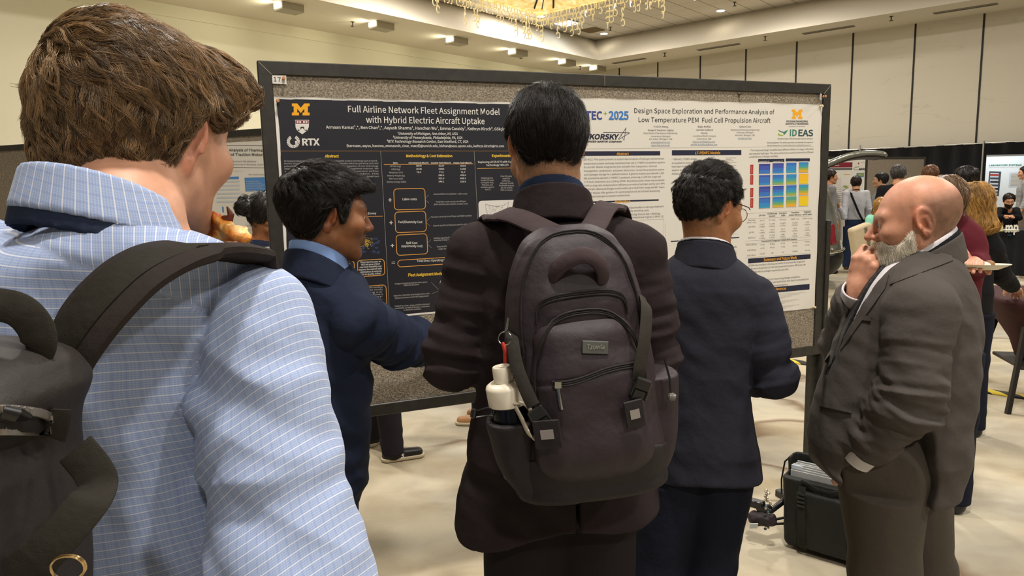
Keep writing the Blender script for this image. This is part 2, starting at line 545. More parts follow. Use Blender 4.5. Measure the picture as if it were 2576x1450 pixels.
tag(mb.build('trim_1', M_WALLL), kind='structure')
mb = MB(); slab(mb, rm(0, 0.02, 0), rm(SMAX, 0.02, 0), rm(SMAX, 0.02, 0.12), rm(0, 0.02, 0.12), 0.02 * RD)
tag(mb.build('baseboard_left', M_JOINT), kind='structure')

# ---- wall washers under the left soffit
M_WHITE = mat('fixture_white', '9d9682', 0.5)
M_LENS = mat('lens_glow', 'ffffff', 0.4, emit=('fff6dc', 5.0))
WN = ['nearest the camera', 'second from the near end', 'third from the near end', 'third from the far corner', 'second from the far corner', 'nearest the far corner']
for k, s_ in enumerate([12.6, 10.1, 7.55, 5.03, 2.6, 0.85]):
    t_ = 1.74; z1 = ZS
    root = empty('wall_washer', rm(s_, t_, z1), 'off-white wedge-shaped wall washer lamp under the left soffit, ' + WN[k], 'ceiling lamp', 'wall washers along the left soffit')
    mb = MB()
    a, b_, hw = s_ - 0.30, s_ + 0.22, 0.17
    vs = [rm(a, t_ - hw, z1), rm(a, t_ + hw, z1), rm(b_, t_ + hw, z1), rm(b_, t_ - hw, z1),
          rm(a, t_ - hw, z1 - 0.16), rm(a, t_ + hw, z1 - 0.16), rm(b_ + 0.0, t_ + hw, z1 - 0.16), rm(b_ + 0.0, t_ - hw, z1 - 0.16)]
    mb.add(vs, [(0, 1, 2, 3), (4, 7, 6, 5), (0, 4, 5, 1), (1, 5, 6, 2), (3, 7, 4, 0), (2, 6, 7, 3)])
    mb.build('housing', M_WHITE, root)
    mb = MB(); mb.obox(rm(b_ + 0.012, t_, z1 - 0.07), 0.012 * LD, 0.13 * RD, (0, 0, 0.05))
    mb.build('lens', M_LENS, root)
    lamp('SPOT', 'washer_lamp', rm(b_ + 0.05, t_, z1 - 0.10), 38, (1.0, 0.93, 0.68), size=0.06, target=rm(b_ + 2.2, 0.0, 4.6), spot=150, blend=1.0)

# ---- recessed lamps, grille, slots, sprinklers
M_DOWN = mat('downlight_glow', 'ffffff', 0.4, emit=('fff4dc', 14.0))
M_PANEL = mat('troffer_glow', 'ffffff', 0.4, emit=('dff0ff', 3.2))
M_GREY = mat('vent_grey', '8f8a80', 0.5, metal=0.3)
for (s_, t_), lb in (((1.48, 2.44), 'round recessed downlight glowing beside the brown ceiling grille'), ((1.58, 6.46), 'round recessed downlight glowing in the tiles above the right wall'), ((4.81, 2.48), 'round recessed downlight glowing just below the chandelier corner')):
    root = empty('recessed_downlight', rm(s_, t_, ZT), lb, 'ceiling lamp', 'recessed downlights')
    MB().lathe(rm(s_, t_, ZT - 0.012), [(0.0, 0), (0.13, 0), (0.135, 0.012), (0.0, 0.012)], n=24).build('bezel', M_WHITE, root)
    MB().lathe(rm(s_, t_, ZT - 0.018), [(0.0, 0), (0.115, 0), (0.115, 0.008), (0.0, 0.008)], n=24).build('lens', M_DOWN, root)
for (s_, t_), lb in (((3.57, 2.51), 'square white light panel among the ceiling tiles below the chandelier'), ((3.57, 6.78), 'square white light panel at the top edge of the photo right of the chandelier')):
    root = empty('light_panel', rm(s_, t_, ZT), lb, 'ceiling lamp', 'square light panels')
    MB().obox(rm(s_, t_, ZT - 0.012), 0.305 * LD, 0.305 * RD, (0, 0, 0.012)).build('frame', M_WHITE, root)
    mb = MB()
    for i in range(3):
        for j in range(3):
            mb.obox(rm(s_ + (i - 1) * 0.19, t_ + (j - 1) * 0.19, ZT - 0.028), 0.09 * LD, 0.09 * RD, (0, 0, 0.006))
    mb.build('lens', M_PANEL, root)
M_BROWN = mat('grille_brown', '7f6c4a', 0.6)
mb = MB(); mb.obox(rm(2.2, 2.47, ZT - 0.010), 0.30 * LD, 0.30 * RD, (0, 0, 0.008))
for i in range(12): mb.obox(rm(2.2 + (i - 5.5) * 0.048, 2.47, ZT - 0.02), 0.012 * LD, 0.28 * RD, (0, 0, 0.006))
tag(mb.build('return_air_grille', M_BROWN, origin=rm(2.2, 2.47, ZT)), 'brown square return air grille set among the ceiling tiles', 'vent')
SL = ['nearest the far corner', 'second from the far corner', 'third from the far corner', 'nearest the top right corner of the photo']
for k, (a, b_) in enumerate(((2.48, 3.66), (5.49, 6.77), (8.59, 9.87), (11.71, 12.99))):
    c = rm(0.99, (a + b_) / 2, ZS); L = (b_ - a) / 2
    root = empty('slot_diffuser', c, 'grey slot diffuser above the panelled wall, ' + SL[k], 'vent', 'slot diffusers along the right soffit')
    mb = MB()
    for sg in (-1, 1):
        mb.obox(c + sg * 0.085 * LD + (0, 0, -0.008), L * RD, 0.012 * LD, (0, 0, 0.01)); mb.obox(c + sg * L * RD + (0, 0, -0.008), 0.012 * RD, 0.09 * LD, (0, 0, 0.01))
    mb.build('frame', M_GREY, root)
    mb = MB()
    for i in range(28): mb.obox(c + (i - 13.5) * (2 * L / 28) * RD + (0, 0, -0.006), 0.016 * RD, 0.075 * LD, (0, 0, 0.006))
    mb.build('louvre', mat('louvre_grey', '6b675f', 0.6), root)
M_BRASS = mat('sprinkler_brass', '4a4136', 0.4, metal=0.7)
SPR = [((10.63, 1.38), ZS, 'between the two nearest wall washers'), ((7.54, 1.38), ZS, 'beside the third wall washer from the near end'), ((4.39, 1.36), ZS, 'below the third wall washer from the far corner'),
       ((1.35, 1.41), ZS, 'at the far corner of the ceiling'), ((1.34, 4.56), ZS, 'between the two farthest slot diffusers'), ((1.39, 7.69), ZS, 'between the second and third slot diffusers from the far corner'), ((1.42, 10.86), ZS, 'between the two slot diffusers on the right'),
       ((2.11, 3.09), ZT, 'in the ceiling tiles beside the brown grille'), ((2.18, 7.13), ZT, 'in the ceiling tiles above the right downlight')]
for (s_, t_), z_, lb in SPR:
    root = empty('sprinkler_head', rm(s_, t_, z_), 'small dark sprinkler head ' + lb, 'sprinkler', 'ceiling sprinklers')
    MB().lathe(rm(s_, t_, z_), [(0.045, 0), (0.045, -0.01), (0.015, -0.02), (0.015, -0.09), (0.005, -0.1)], n=10).build('pipe', M_BRASS, root)
    MB().lathe(rm(s_, t_, z_ - 0.10), [(0.005, 0.01), (0.05, 0.0), (0.05, -0.008), (0.005, -0.012)], n=10).build('deflector', M_BRASS, root)

# ---- chandelier
def amber(nt, b):
    tc = N(nt, 'ShaderNodeTexCoord')
    n = N(nt, 'ShaderNodeTexNoise', i_Scale=9.0, i_Detail=6.0); nt.links.new(tc.outputs['Object'], n.inputs['Vector'])
    r = ramp(nt, [(0.3, 'd9b265'), (0.5, 'ecd08a'), (0.7, 'f8ecc4')], n.outputs['Fac'])
    nt.links.new(r.outputs['Color'], b.inputs['Base Color']); nt.links.new(r.outputs['Color'], b.inputs['Emission Color'])
    b.inputs['Emission Strength'].default_value = 0.72
M_AMBER = node_mat('amber_shade', amber, 0.5, 0.4)
M_CRYST = mat('crystal', 'f0e6c4', 0.1, spec=0.8, emit=('f0dca0', 0.22))
M_ROD = mat('dark_rod', '2a2620', 0.4, metal=0.6)
CS, CT, CZ, CL = 9.3, 6.0, 5.2, 3.2
cc = rm(CS + CL / 2, CT + CL / 2, ZT)
root = empty('chandelier', cc, 'large square amber chandelier fringed with glass loops at the top of the photo', 'chandelier')
mb = MB()
for (a, b_, out) in (((CS, CT), (CS + CL, CT), RD), ((CS, CT), (CS, CT + CL), LD), ((CS + CL, CT), (CS + CL, CT + CL), -LD), ((CS, CT + CL), (CS + CL, CT + CL), -RD)):
    A, B = rm(*a, CZ), rm(*b_, CZ); d = (B - A) / np.linalg.norm(B - A)
    slab(mb, A - out * 0.22, B - out * 0.22, B, A, (0, 0, 0.10)); slab(mb, A - out * 0.04, B - out * 0.04, B, A, (0, 0, 0.45))
mb.build('rim', M_AMBER, root)
mb = MB(); q = [(CS + 0.2, CT + 0.2), (CS + CL - 0.2, CT + 0.2), (CS + CL - 0.2, CT + CL - 0.2), (CS + 0.2, CT + CL - 0.2)]
mb.add([rm(*p, CZ + 0.04) for p in q] + [rm(CS + CL / 2, CT + CL / 2, CZ + 0.75)], [(0, 1, 4), (1, 2, 4), (2, 3, 4), (3, 0, 4)])
mb.build('shade_panel', M_AMBER, root, smooth=False)
mb = MB()
for p in q: mb.tube([rm(*p, CZ + 0.04), rm(CS + CL / 2, CT + CL / 2, CZ + 0.74)], 0.012, 6)
for (x, y) in ((CS + 0.45, CT + 0.2), (CS + 0.2, CT + 0.5), (CS + 1.6, CT + 0.2), (CS + 0.2, CT + 1.6)):
    mb.tube([rm(x, y, CZ + 0.02), rm(CS + CL / 2, CT + CL / 2, CZ + 0.6)], 0.02, 6)
mb.build('rod', M_ROD, root)
MB().lathe(rm(CS + CL / 2, CT + CL / 2, CZ + 0.7), [(0.04, 0), (0.04, ZT - CZ - 0.75), (0.2, ZT - CZ - 0.74), (0.2, ZT - CZ - 0.7)], n=16).build('stem', M_BRASS, root)
rng = random.Random(4)
def loop_chain(p, n):
    mb = MB()
    for k in range(n):
        c = p + np.array([0, 0, -0.06 - 0.105 * k]); a = rng.uniform(0, math.pi)
        ax = math.cos(a) * LD + math.sin(a) * RD
        pts = [c + 0.044 * math.cos(t) * ax + np.array([0, 0, 0.062 * math.sin(t)]) for t in np.linspace(0.3, 5.4, 9)]
        mb.tube(pts, 0.0105, 5)
    return mb
cnt = 0
for side in range(2):
    for k in range(36):
        w = 0.05 + k * 0.086
        p = rm(CS + (w if side == 0 else 0.02), CT + (0.02 if side == 0 else w), CZ)
        loop_chain(p, rng.choice([1, 2, 2, 3, 3, 4, 5])).build('crystal_drop', M_CRYST, root)
# ------------------------------------------------------------------ poster boards
def felt(nt, b):
    tc = N(nt, 'ShaderNodeTexCoord')
    n = N(nt, 'ShaderNodeTexNoise', i_Scale=190.0, i_Detail=3.0); nt.links.new(tc.outputs['Object'], n.inputs['Vector'])
    r = ramp(nt, [(0.3, '5d564b'), (0.5, '857b6c'), (0.7, 'a79c8a')], n.outputs['Fac'])
    nt.links.new(r.outputs['Color'], b.inputs['Base Color'])
    bp = N(nt, 'ShaderNodeBump', i_Strength=0.6, i_Distance=0.004); nt.links.new(n.outputs['Fac'], bp.inputs['Height']); nt.links.new(bp.outputs['Normal'], b.inputs['Normal'])
M_FELT = node_mat('felt', felt, 0.95, 0.1)
M_FRAME = mat('frame_black', '2b2923', 0.45, spec=0.5, var=(40, 0.25))
M_EDGE = mat('frame_scratch', '8a8676', 0.5)
M_PIN = mat('pin_tan', 'b98252', 0.5)
M_PINW = mat('pin_cream', 'd8c6a0', 0.5)
M_CARD = mat('card_white', 'd9d6cf', 0.7)
M_INK = mat('ink_black', '1c1b1c', 0.7)

def board(P0, D, label, z0=0.805, z1=2.05, w=2.44, fw=0.045, zstep=1.44, legs=(0, 1)):
    P0 = np.array([P0[0], P0[1], 0.0]); D = np.array([D[0], D[1], 0.0]); n = np.array([D[1], -D[0], 0.0])
    mid = P0 + D * w / 2
    root = empty('poster_board', (*mid[:2], 0), label, 'poster board', 'free-standing poster boards')
    up = np.array([0, 0, 1.0])
    mb = MB()
    mb.obox(mid + up * (z1 - fw / 2), D * w / 2, n * 0.016, up * fw / 2, 0, 0.003)
    mb.obox(mid + up * (z0 + fw / 2), D * w / 2, n * 0.016, up * fw / 2, 0, 0.003)
    for u in (fw / 2, w - fw / 2):
        mb.obox(P0 + D * u + up * (z0 + z1) / 2, D * fw / 2, n * 0.0158, up * ((z1 - z0) / 2 - 0.001), 0, 0.003)
    for u, sg in ((0.0, 1), (w, -1)):   # mitre scratches
        mb.obox(P0 + D * (u + sg * fw * 0.55) + up * (z1 - fw * 0.55) + n * 0.0161, (D * sg * 0.42 - up * 0.42) * fw, n * 0.0006, (D * sg + up) * 0.0007, 1)
    mb.obox(mid + D * 0.06 + up * (z1 - fw / 2) + n * 0.0162, D * 0.0008, n * 0.0004, up * fw * 0.45, 1)
    mb.build('frame', [M_FRAME, M_EDGE], root)
    mb = MB(); mb.obox(mid + up * (z0 + z1) / 2 - n * 0.002, D * (w / 2 - fw * 0.9), n * 0.010, up * ((z1 - z0) / 2 - fw * 0.9))
    mb.build('felt_panel', M_FELT, root)
    for e in legs:
        u = (0.012, w - 0.012)[e]; sg = (-1, 1)[e]
        mb = MB()
        c = P0 + D * (u + sg * 0.006)
        mb.obox(c + up * (zstep / 2) - n * 0.028, D * 0.024, n * 0.020, up * zstep / 2, 0, 0.003)
        mb.obox(c + up * (zstep / 2 + 0.0) + n * 0.004 + D * sg * 0.016, D * 0.012, n * 0.022, up * (zstep / 2 - 0.0), 0, 0.003)
        mb.obox(c + up * 0.018 - n * 0.02, D * 0.022, n * 0.21, up * 0.018, 0, 0.004)
        mb.build('leg', M_FRAME, root)
    return P0, D, n, root

BP0, BD, BN, _b = board((-0.8157, 2.3864), (math.cos(A_BOARD), math.sin(A_BOARD)), 'large black framed poster board holding the dark and the white poster')
ZUP = np.array([0, 0, 1.0])
def buz(px, py, off=0.009):
    p = onplane(px, py, BP0 + BN * off, BN); d = p - BP0
    return d @ BD, p[2]

def sheet_mesh(name, P0, D, n, u0, u1, z0, z1, off, m, label, cat, edge=None, curl=0.004, border=None, mb_=None, group=None):
    """a paper sheet with slightly lifted edges, thin but two-sided"""
    nu, nz = 40, 32
    def grid(n, L):
        e = np.array([0, 0.0015, 0.0035, 0.007, 0.012]) / L
        return np.concatenate([e, np.linspace(0.02 / L, 1 - 0.02 / L, n - 9), 1 - e[::-1]])
    U = grid(nu, u1 - u0); Z = grid(nz, z1 - z0)
    V = []; F = []; mi = []
    def lift(a, b):
        e = min(a, 1 - a) * (u1 - u0); g = (b, 1 - b)
        l = curl * math.exp(-e / 0.0032) * (0.55 + 0.45 * math.sin(b * 17 + a * 3))
        l += curl * 0.6 * math.exp(-(1 - b) * (z1 - z0) / 0.0032) * (0.5 + 0.5 * math.sin(a * 40))
        return l
    for s in (1, 0):
        for j in range(nz + 1):
            for i in range(nu + 1):
                a, b = U[i], Z[j]
                V.append(P0 + D * (u0 + (u1 - u0) * a) + ZUP * (z0 + (z1 - z0) * b) + n * (off + lift(a, b) - (0.0006 if s == 0 else 0)))
    st = (nu + 1) * (nz + 1)
    for j in range(nz):
        for i in range(nu):
            q = [j * (nu + 1) + i, j * (nu + 1) + i + 1, (j + 1) * (nu + 1) + i + 1, (j + 1) * (nu + 1) + i]
            F.append(q); mi.append(0); F.append([k + st for k in q[::-1]]); mi.append(1)
    per = [i for i in range(nu + 1)] + [j * (nu + 1) + nu for j in range(1, nz + 1)] + [nz * (nu + 1) + i for i in range(nu - 1, -1, -1)] + [j * (nu + 1) for j in range(nz - 1, 0, -1)]
    for a, b in zip(per, per[1:] + per[:1]): F.append([b, a, a + st, b + st]); mi.append(1)
    o = mesh_np(name, V, F, [m, M_CARD], smooth=False, mi=mi, origin=P0 + D * (u0 + u1) / 2 + ZUP * z0)
    return tag(o, label, cat, group)

M_NAVYP = mat('poster_navy', '24242b', 0.35, spec=0.5)
M_PAPER = mat('poster_paper', 'd8d4ca', 0.4, spec=0.45)
M_PW = mat('print_white', 'd6d3cc', 0.5)
M_PG = mat('print_palegrey', '9a9894', 0.5)
M_MAIZE = mat('print_maize', 'e8a51f', 0.5)
M_YEL = mat('print_yellow', 'd9b13a', 0.5)
M_ORNG = mat('print_orange', 'cf9447', 0.5)
M_NAVY = mat('print_navy', '22243a', 0.5)
M_GREYT = mat('print_grey', '5c5a58', 0.5)
M_LGREY = mat('print_lightgrey', 'a8a49c', 0.5)
M_BLUET = mat('print_blue', '5b7391', 0.5)
M_GREEN = mat('print_green', '8fb339', 0.5)
M_TEAL = mat('print_teal', '3f7d6a', 0.5)
M_RED = mat('print_red', 'a33327', 0.5)
M_BLUEL = mat('print_skyblue', '3f78b8', 0.5)
M_MAROON = mat('print_maroon', '7a2230', 0.5)

class BoardPrint(Sheet):
    """print laid out by where each line stands on the board"""
    def __init__(self, off, crop):
        super().__init__(BP0 + BN * off, BD, ZUP, BN, 0.0005); self.off = off; self.crop(crop)
    def crop(self, c): self.c = c; return self
    def q(self, x, y):
        ox, oy, sx, sy = self.c
        return buz(ox + x * sx, oy + y * sy, self.off)
    def T(self, s, x0, y0, x1, m, y1=None, cap=None, bold=0.0, shear=0.0):
        a = self.q(x0, y0); b = self.q(x1, y0 if y1 is None else y1)
        if cap is not None:
            cap = abs(self.q(x0, y0 - cap)[1] - a[1])
        self.text(s, *a, *b, m, cap, bold, shear)
    def R(self, x0, y0, x1, y1, m, layer=0):
        a = self.q(x0, y1); b = self.q(x1, y0); self.rect(*a, *b, m, layer)
    def RR(self, x0, y0, x1, y1, m, r=0.012, w=0.0026, layer=0):
        a = self.q(x0, y1); b = self.q(x1, y0); self.rrect(*a, *b, r, m, w, layer)
    def L(self, pts, m, w=0.0012, layer=0): self.line([self.q(*p) for p in pts], w, m, layer)
    def P(self, pts, m, layer=0): self.poly([self.q(*p) for p in pts], m, layer)

def block_m(S, x0, y0, x1, y1, m):
    """block letter M with slab serifs inside the given box of the sheet's picture coordinates (y down)"""
    pts = [(0, 1), (0, .76), (.10, .76), (.10, .24), (0, .24), (0, 0), (.30, 0), (.5, .36), (.70, 0), (1, 0), (1, .24), (.90, .24), (.90, .76), (1, .76), (1, 1),
           (.60, 1), (.60, .76), (.70, .76), (.70, .44), (.5, .80), (.30, .44), (.30, .76), (.40, .76), (.40, 1)]
    S.P([(x0 + a * (x1 - x0), y0 + b * (y1 - y0)) for a, b in pts], m)

C3 = (640, 140, 660 / 2576, 360 / 1405); C4 = (690, 370, 620 / 1998, 450 / 1450); C5 = (1430, 220, 670 / 2576, 300 / 1153); C6 = (1440, 360, 660 / 2080, 460 / 1450)

# ---- dark poster
uA0 = buz(688.7, 243)[0]; uA1 = uA0 + 1.092; zA1 = buz(690, 243)[1]; zA0 = 0.5 * (buz(978, 801)[1] + buz(1096, 787)[1])
pa = sheet_mesh('research_poster', BP0, BD, BN, uA0, uA1, zA0, zA1, 0.0095, M_PW, 'dark navy research poster with yellow headings pinned on the left half of the big board', 'poster')
SP = Sheet(BP0 + BN * 0.0095, BD, ZUP, BN, 0.0002); SP.rect(uA0 + 0.008, zA0 + 0.007, uA1 - 0.008, zA1 - 0.007, M_NAVYP)
tag(SP.build('print_ground', pa), 'dark navy print ground')
S = BoardPrint(0.0095, C3)
S.T('Full Airline Network Fleet Assignment Model', 920, 555, 2408, M_PW, 582, 62, 0.006)
S.T('with Hybrid Electric Aircraft Uptake', 1097, 660, 2260, M_PW, 674, 62, 0.006)
S.T('Armaan Kamat¹,*, Ben Chan²,*, Aayush Sharma¹, Haochen Wu¹, Emma Cassidy¹, Kathryn Kirsch³, Gökçin Cinar¹, Max Z. Li¹', 703, 717, 2720, M_PW, 738, 29, 0.012)
for s, x0, x1, y in (('¹University of Michigan, Ann Arbor, MI, USA', 1408, 1995, 778), ('²University of Pennsylvania, Philadelphia, PA, USA', 1360, 2042, 817), ('³RTX Technology Research Center, East Hartford, CT, USA', 1300, 2100, 855)):
    S.T(s, x0, y, x1, M_PW, y + 2, 25, 0.01, 0.2)
S.T('{karmaan, aayus, haocwu, emmasmit, cinar, maxzli}@umich.edu, blchan@seas.upenn.edu, kathryn.kirsch@rtx.com', 905, 897, 2450, M_PW, 900, 24, 0.012)
S.L([(235, 938), (1240, 938), (2640, 938)], M_ORNG, 0.001)
block_m(S, 368, 470, 542, 588, M_MAIZE)
# shield
sh = [(400, 632), (536, 632), (534, 700), (520, 735), (470, 773), (420, 738), (404, 705)]
S.P(sh, M_PW); S.P([(403, 636), (533, 636), (532, 668), (404, 668)], M_MAROON, 1)
for x in (425, 450, 487, 512): S.P([(x - 10, 662), (x - 10, 643), (x + 8, 643), (x + 8, 662)], M_PW, 2)
S.P([(470, 690), (420, 735), (434, 742), (470, 708), (506, 742), (518, 733)], M_NAVYP, 1)
for x, y in ((470, 690), (440, 718), (500, 718)): S.P([(x + 12 * math.cos(a), y + 11 * math.sin(a)) for a in np.linspace(0, 6.28, 11)[:-1]], M_PW, 2)
# sunburst ring
for k in range(20):
    a = math.radians(-60 + k * 15.5)
    r0, r1 = 34, 64
    c, s = math.cos(a), math.sin(a); tx, ty = -s, c
    S.P([(382 + r0 * c - 4 * tx, 845 + r0 * s - 4 * ty), (382 + r1 * c - 6 * tx, 845 + r1 * s - 6 * ty), (382 + r1 * c + 6 * tx, 845 + r1 * s + 6 * ty), (382 + r0 * c + 4 * tx, 845 + r0 * s + 4 * ty)], M_PW)
S.P([(398, 838), (446, 838), (440, 866), (402, 870)], M_PW)
S.T('RTX', 470, 880, 642, M_PW, 880, 62, 0.045)
S.T('Abstract', 692, 1000, 830, M_YEL, None, 25, 0.03)
S.T('Methodology & Cost Estimation', 1490, 998, 1943, M_YEL, None, 25, 0.03)
S.T('Experimental Results', 2330, 996, 2640, M_YEL, None, 25, 0.03)
for y, s, x1 in ((1043, 'Air transportation is an energy-intensive industry. Sustainable aviation technology such as hybrid-', 1210), (1068, 'electric aircraft (HEA) could lower fuel expenditure, thereby reducing operating costs and', 1215),
                 (1094, 'potentially increase regional service. The successful adoption of new technology', 1217), (1119, 'requires that airlines deploy such fleets in a cost-optimal manner. We', 1218),
                 (1145, 'address this with a network model of a full-service airline', 1219), (1170, 'network, and study how it solves this problem. This', 1221),
                 (1196, 'method extends earlier work on joint optimization', 1223), (1222, 'of fleets and routes.', 520)):
    S.T(s, 290 + (y - 1043) * 0.07, y, x1, M_PG, y - 3, 15, 0.012)
S.crop(C4)
S.L([(862, 36), (872, 200), (905, 800), (935, 1360)], M_LGREY, 0.0009); S.L([(1620, 36), (1650, 600), (1690, 1330)], M_LGREY, 0.0009)
for s, x0, x1 in (('Spec', 962, 1001), ('Conventional ERJ175', 1088, 1250), ('Current Tech HEA175', 1270, 1430), ('Future Tech HEA175', 1453, 1598)): S.T(s, x0, 134, x1, M_PW, None, 11, 0.02)
S.L([(888, 143), (1612, 136)], M_ORNG, 0.0022)
rows = (('MTOW (kg)', 940, 1025, '38637', '41147', '38244'), ('OEW (kg)', 948, 1020, '21545', '23093', '21085'), ('Wing Area (m²)', 930, 1042, '72.4', '77.2', '71.7'),
        ('Battery Weight (kg)', 917, 1057, '-', '998.4', '458.0'), ('EM Power (kW)', 932, 1042, '-', '913.0', '848.5'), ('Battery Energy (kWh)', 913, 1068, '-', '249.1', '229.0'))
for k, (lb, x0, x1, a, b_, c) in enumerate(rows):
    y = 161 + 25.4 * k
    S.T(lb, x0, y + 1, x1, M_PG, None, 12, 0.012)
    for s, cx in ((a, 1172), (b_, 1354), (c, 1530)):
        hw = 3 if s == '-' else 4.6 * len(s); S.T(s, cx - hw, y - 2, cx + hw, M_PW, None, 3 if s == '-' else 12, 0.012)
for s, x0, y0, x1, y1, w in (('Labor costs', 975, 335, 1220, 511, (1040, 432, 1155)), ('Fuel/Electricity Cost', 984, 520, 1226, 696, (1005, 617, 1200)), ('', 994, 703, 1237, 880, None)):
    S.RR(x0, y0, x1, y1, M_ORNG)
    if w: S.T(s, w[0], w[1], w[2], M_PW, None, 18, 0.01)
S.T('Spill Cost', 1068, 786, 1160, M_PW, None, 17, 0.01); S.T('(opportunity cost)', 1030, 812, 1200, M_PW, None, 17, 0.01)
S.RR(1002, 885, 1575, 974, M_ORNG); S.T('Total Direct Operating Cost of Network', 1155, 933, 1520, M_PW, 919, 17, 0.01)
for x, y, eq in ((938, 430, 0), (947, 614, 0), (957, 800, 0), (965, 940, 1)):
    if eq: S.R(x - 14, y - 9, x + 14, y - 4, M_PW); S.R(x - 14, y + 3, x + 14, y + 8, M_PW)
    else: S.R(x - 14, y - 3, x + 14, y + 3, M_PW); S.R(x - 3, y - 14, x + 3, y + 14, M_PW)
for s, x0, y0, x1, y1 in (('Assumed full crew (2 pilots + cabin crew)', 1290, 388, 1563, 385), ('Total labor costs vary by aircraft type', 1310, 451, 1552, 446), ('(pilot seniority and number of cabin crew)', 1293, 471, 1567, 466),
                          ('Fuel burn varies by aircraft type and flight duration', 1270, 574, 1600, 562), ('Airport-specific jet fuel price used for AA hubs', 1287, 645, 1590, 631), ('Seating capacity/lowest fare limits', 1290, 746, 1530, 734),
                          ('revenue (if any) of a flight leg', 1293, 764, 1500, 752), ('Historical fares used per', 1318, 815, 1480, 806), ('origin-destination pair', 1330, 833, 1480, 825),
                          ('Integer program based the time-space', 978, 1116, 1240, 1100), ('network structure', 1050, 1128, 1172, 1120), ('Objective: Minimize total assignment costs', 967, 1213, 1258, 1193), ('(binary decisions of aircraft assignment)', 978, 1232, 1250, 1213),
                          ('Subject to cover, range, and flow balance', 975, 1298, 1258, 1279), ('constraints, as well as domain constraints', 978, 1315, 1257, 1297), ('on decision variables', 1047, 1329, 1190, 1318)):
    S.T(s, x0, y0, x1, M_PG, y1, 12, 0.014)
for a, b_, c in (((1250, 388), (1220, 425), (1254, 455)), ((1262, 570), (1228, 610), (1265, 642)), ((1270, 750), (1238, 785), (1274, 818)), ((1272, 1098), (1340, 1165), (1275, 1190))): S.L([a, b_, c], M_LGREY, 0.0007)
S.T('Fleet Assignment Model Architecture', 1085, 1050, 1520, M_YEL, 1030, 22, 0.03)
S.RR(1345, 1055, 1620, 1170, M_PW, 0.012, None)
S.RR(680, 908, 890, 1053, M_ORNG); S.RR(430, 920, 646, 1060, M_ORNG); S.RR(430, 1118, 905, 1340, M_ORNG)
for k, (s, x0, x1) in enumerate((('This project focuses on', 695, 863), ('HEA because of their', 705, 858), ('near-term feasibility and', 692, 868), ('explores the network-wide', 687, 872), ('optimization of assigning', 695, 868), ('HEA to specific routes.', 702, 865))):
    S.T(s, x0, 942 + 20 * k, x1, M_PW, 934 + 19.3 * k, 13, 0.012)
for k, s in enumerate(('Jets and new aircraft are less', 'emissive, although', 'battery technology', 'limits ranges and', 'is in which heavily', 'affects utilization.')): S.T(s, 440, 957 + 19 * k, 616, M_PG, 950 + 19 * k, 12, 0.012)
for k, s in enumerate(('We then assess the resultant', 'assignments made', 'by focusing our', 'on routes flown', 'by other', 'missions.')): S.T(s, 640, 1150 + 20 * k, 878, M_PG, 1142 + 19 * k, 12, 0.012)
S.T('AA + Envoy', 700, 549, 827, M_PW, 545, 17, 0.01); S.L([(480, 570), (878, 561)], M_ORNG, 0.002)
for s, x0, x1, y in (('Regional missions.', 600, 752, 604), ('New fleets.', 640, 765, 641), ('All legs analyzed', 600, 780, 682)): S.T(s, x0, y, x1, M_PG, y - 3, 13, 0.014)
M_NIGHT = mat('print_nightblue', '2c3a5c', 0.5); M_DOT = mat('print_lights', 'c9a63a', 0.5)
rng = random.Random(2)
for k in range(16):
    x, y = rng.uniform(690, 850), rng.uniform(705, 865)
    if 700 < x < 790 and 735 < y < 800: continue
    S.P([(x + rng.uniform(10, 22) * math.cos(a), y + rng.uniform(6, 15) * math.sin(a)) for a in np.linspace(0, 6.28, 9)[:-1]], M_NIGHT)
for k in range(230):
    x = rng.gauss(735, 32); y = rng.gauss(775, 20)
    if 640 < x < 800: S.P([(x - 2, y - 2), (x - 2, y + 2), (x + 2, y + 2), (x + 2, y - 2)], M_DOT)
S.T('Replacing all ERJ175 with Current', 1652, 130, 1965, M_PW, 126, 15, 0.01); S.T('Technology HEA175', 1715, 155, 1898, M_PW, 152, 15, 0.01)
S.L([(1645, 175), (1980, 169)], M_ORNG, 0.002)
for k, (s, x0, x1) in enumerate((('Assignments to', 1675, 1772), ('several OD pairs', 1672, 1780), ('serving the east,', 1673, 1778), ('Midwest, and', 1683, 1770), ('southern parts of', 1673, 1782), ('the US', 1707, 1752))): S.T(s, x0, 257 + 18.7 * k, x1, M_PG, None, 12, 0.014)
for k, (s, x0, x1) in enumerate((('Few OD pairs', 1835, 1925), ('extend to', 1850, 1910), ('California,', 1847, 1912), ('although Pacific', 1830, 1940), ('Northwest airports', 1823, 1942), ('do not receive', 1835, 1930), ('HEA on routes', 1835, 1930))): S.T(s, x0, 243 + 18.7 * k, x1, M_PG, None, 12, 0.014)
S.RR(1660, 428, 1962, 640, M_PW, 0.012, None)
us = [(1712, 462), (1760, 478), (1820, 482), (1862, 470), (1900, 448), (1895, 480), (1880, 520), (1870, 560), (1850, 575), (1800, 560), (1760, 565), (1730, 545), (1716, 510), (1712, 462)]
S.L(us, M_GREYT, 0.0008, 1)
M_OLIVE = mat('print_olive', '8a9a55', 0.5)
for k in range(160):
    x, y = rng.uniform(1715, 1895), rng.uniform(470, 560); e = rng.random() < 0.5 and x > 1790
    S.P([(x - 2, y - 1.5), (x - 2, y + 1.5), (x + 2, y + 1.5), (x + 2, y - 1.5)], M_OLIVE if e else M_LGREY, 1)
tag(S.build('printing', pa), 'white and yellow lettering with logos')

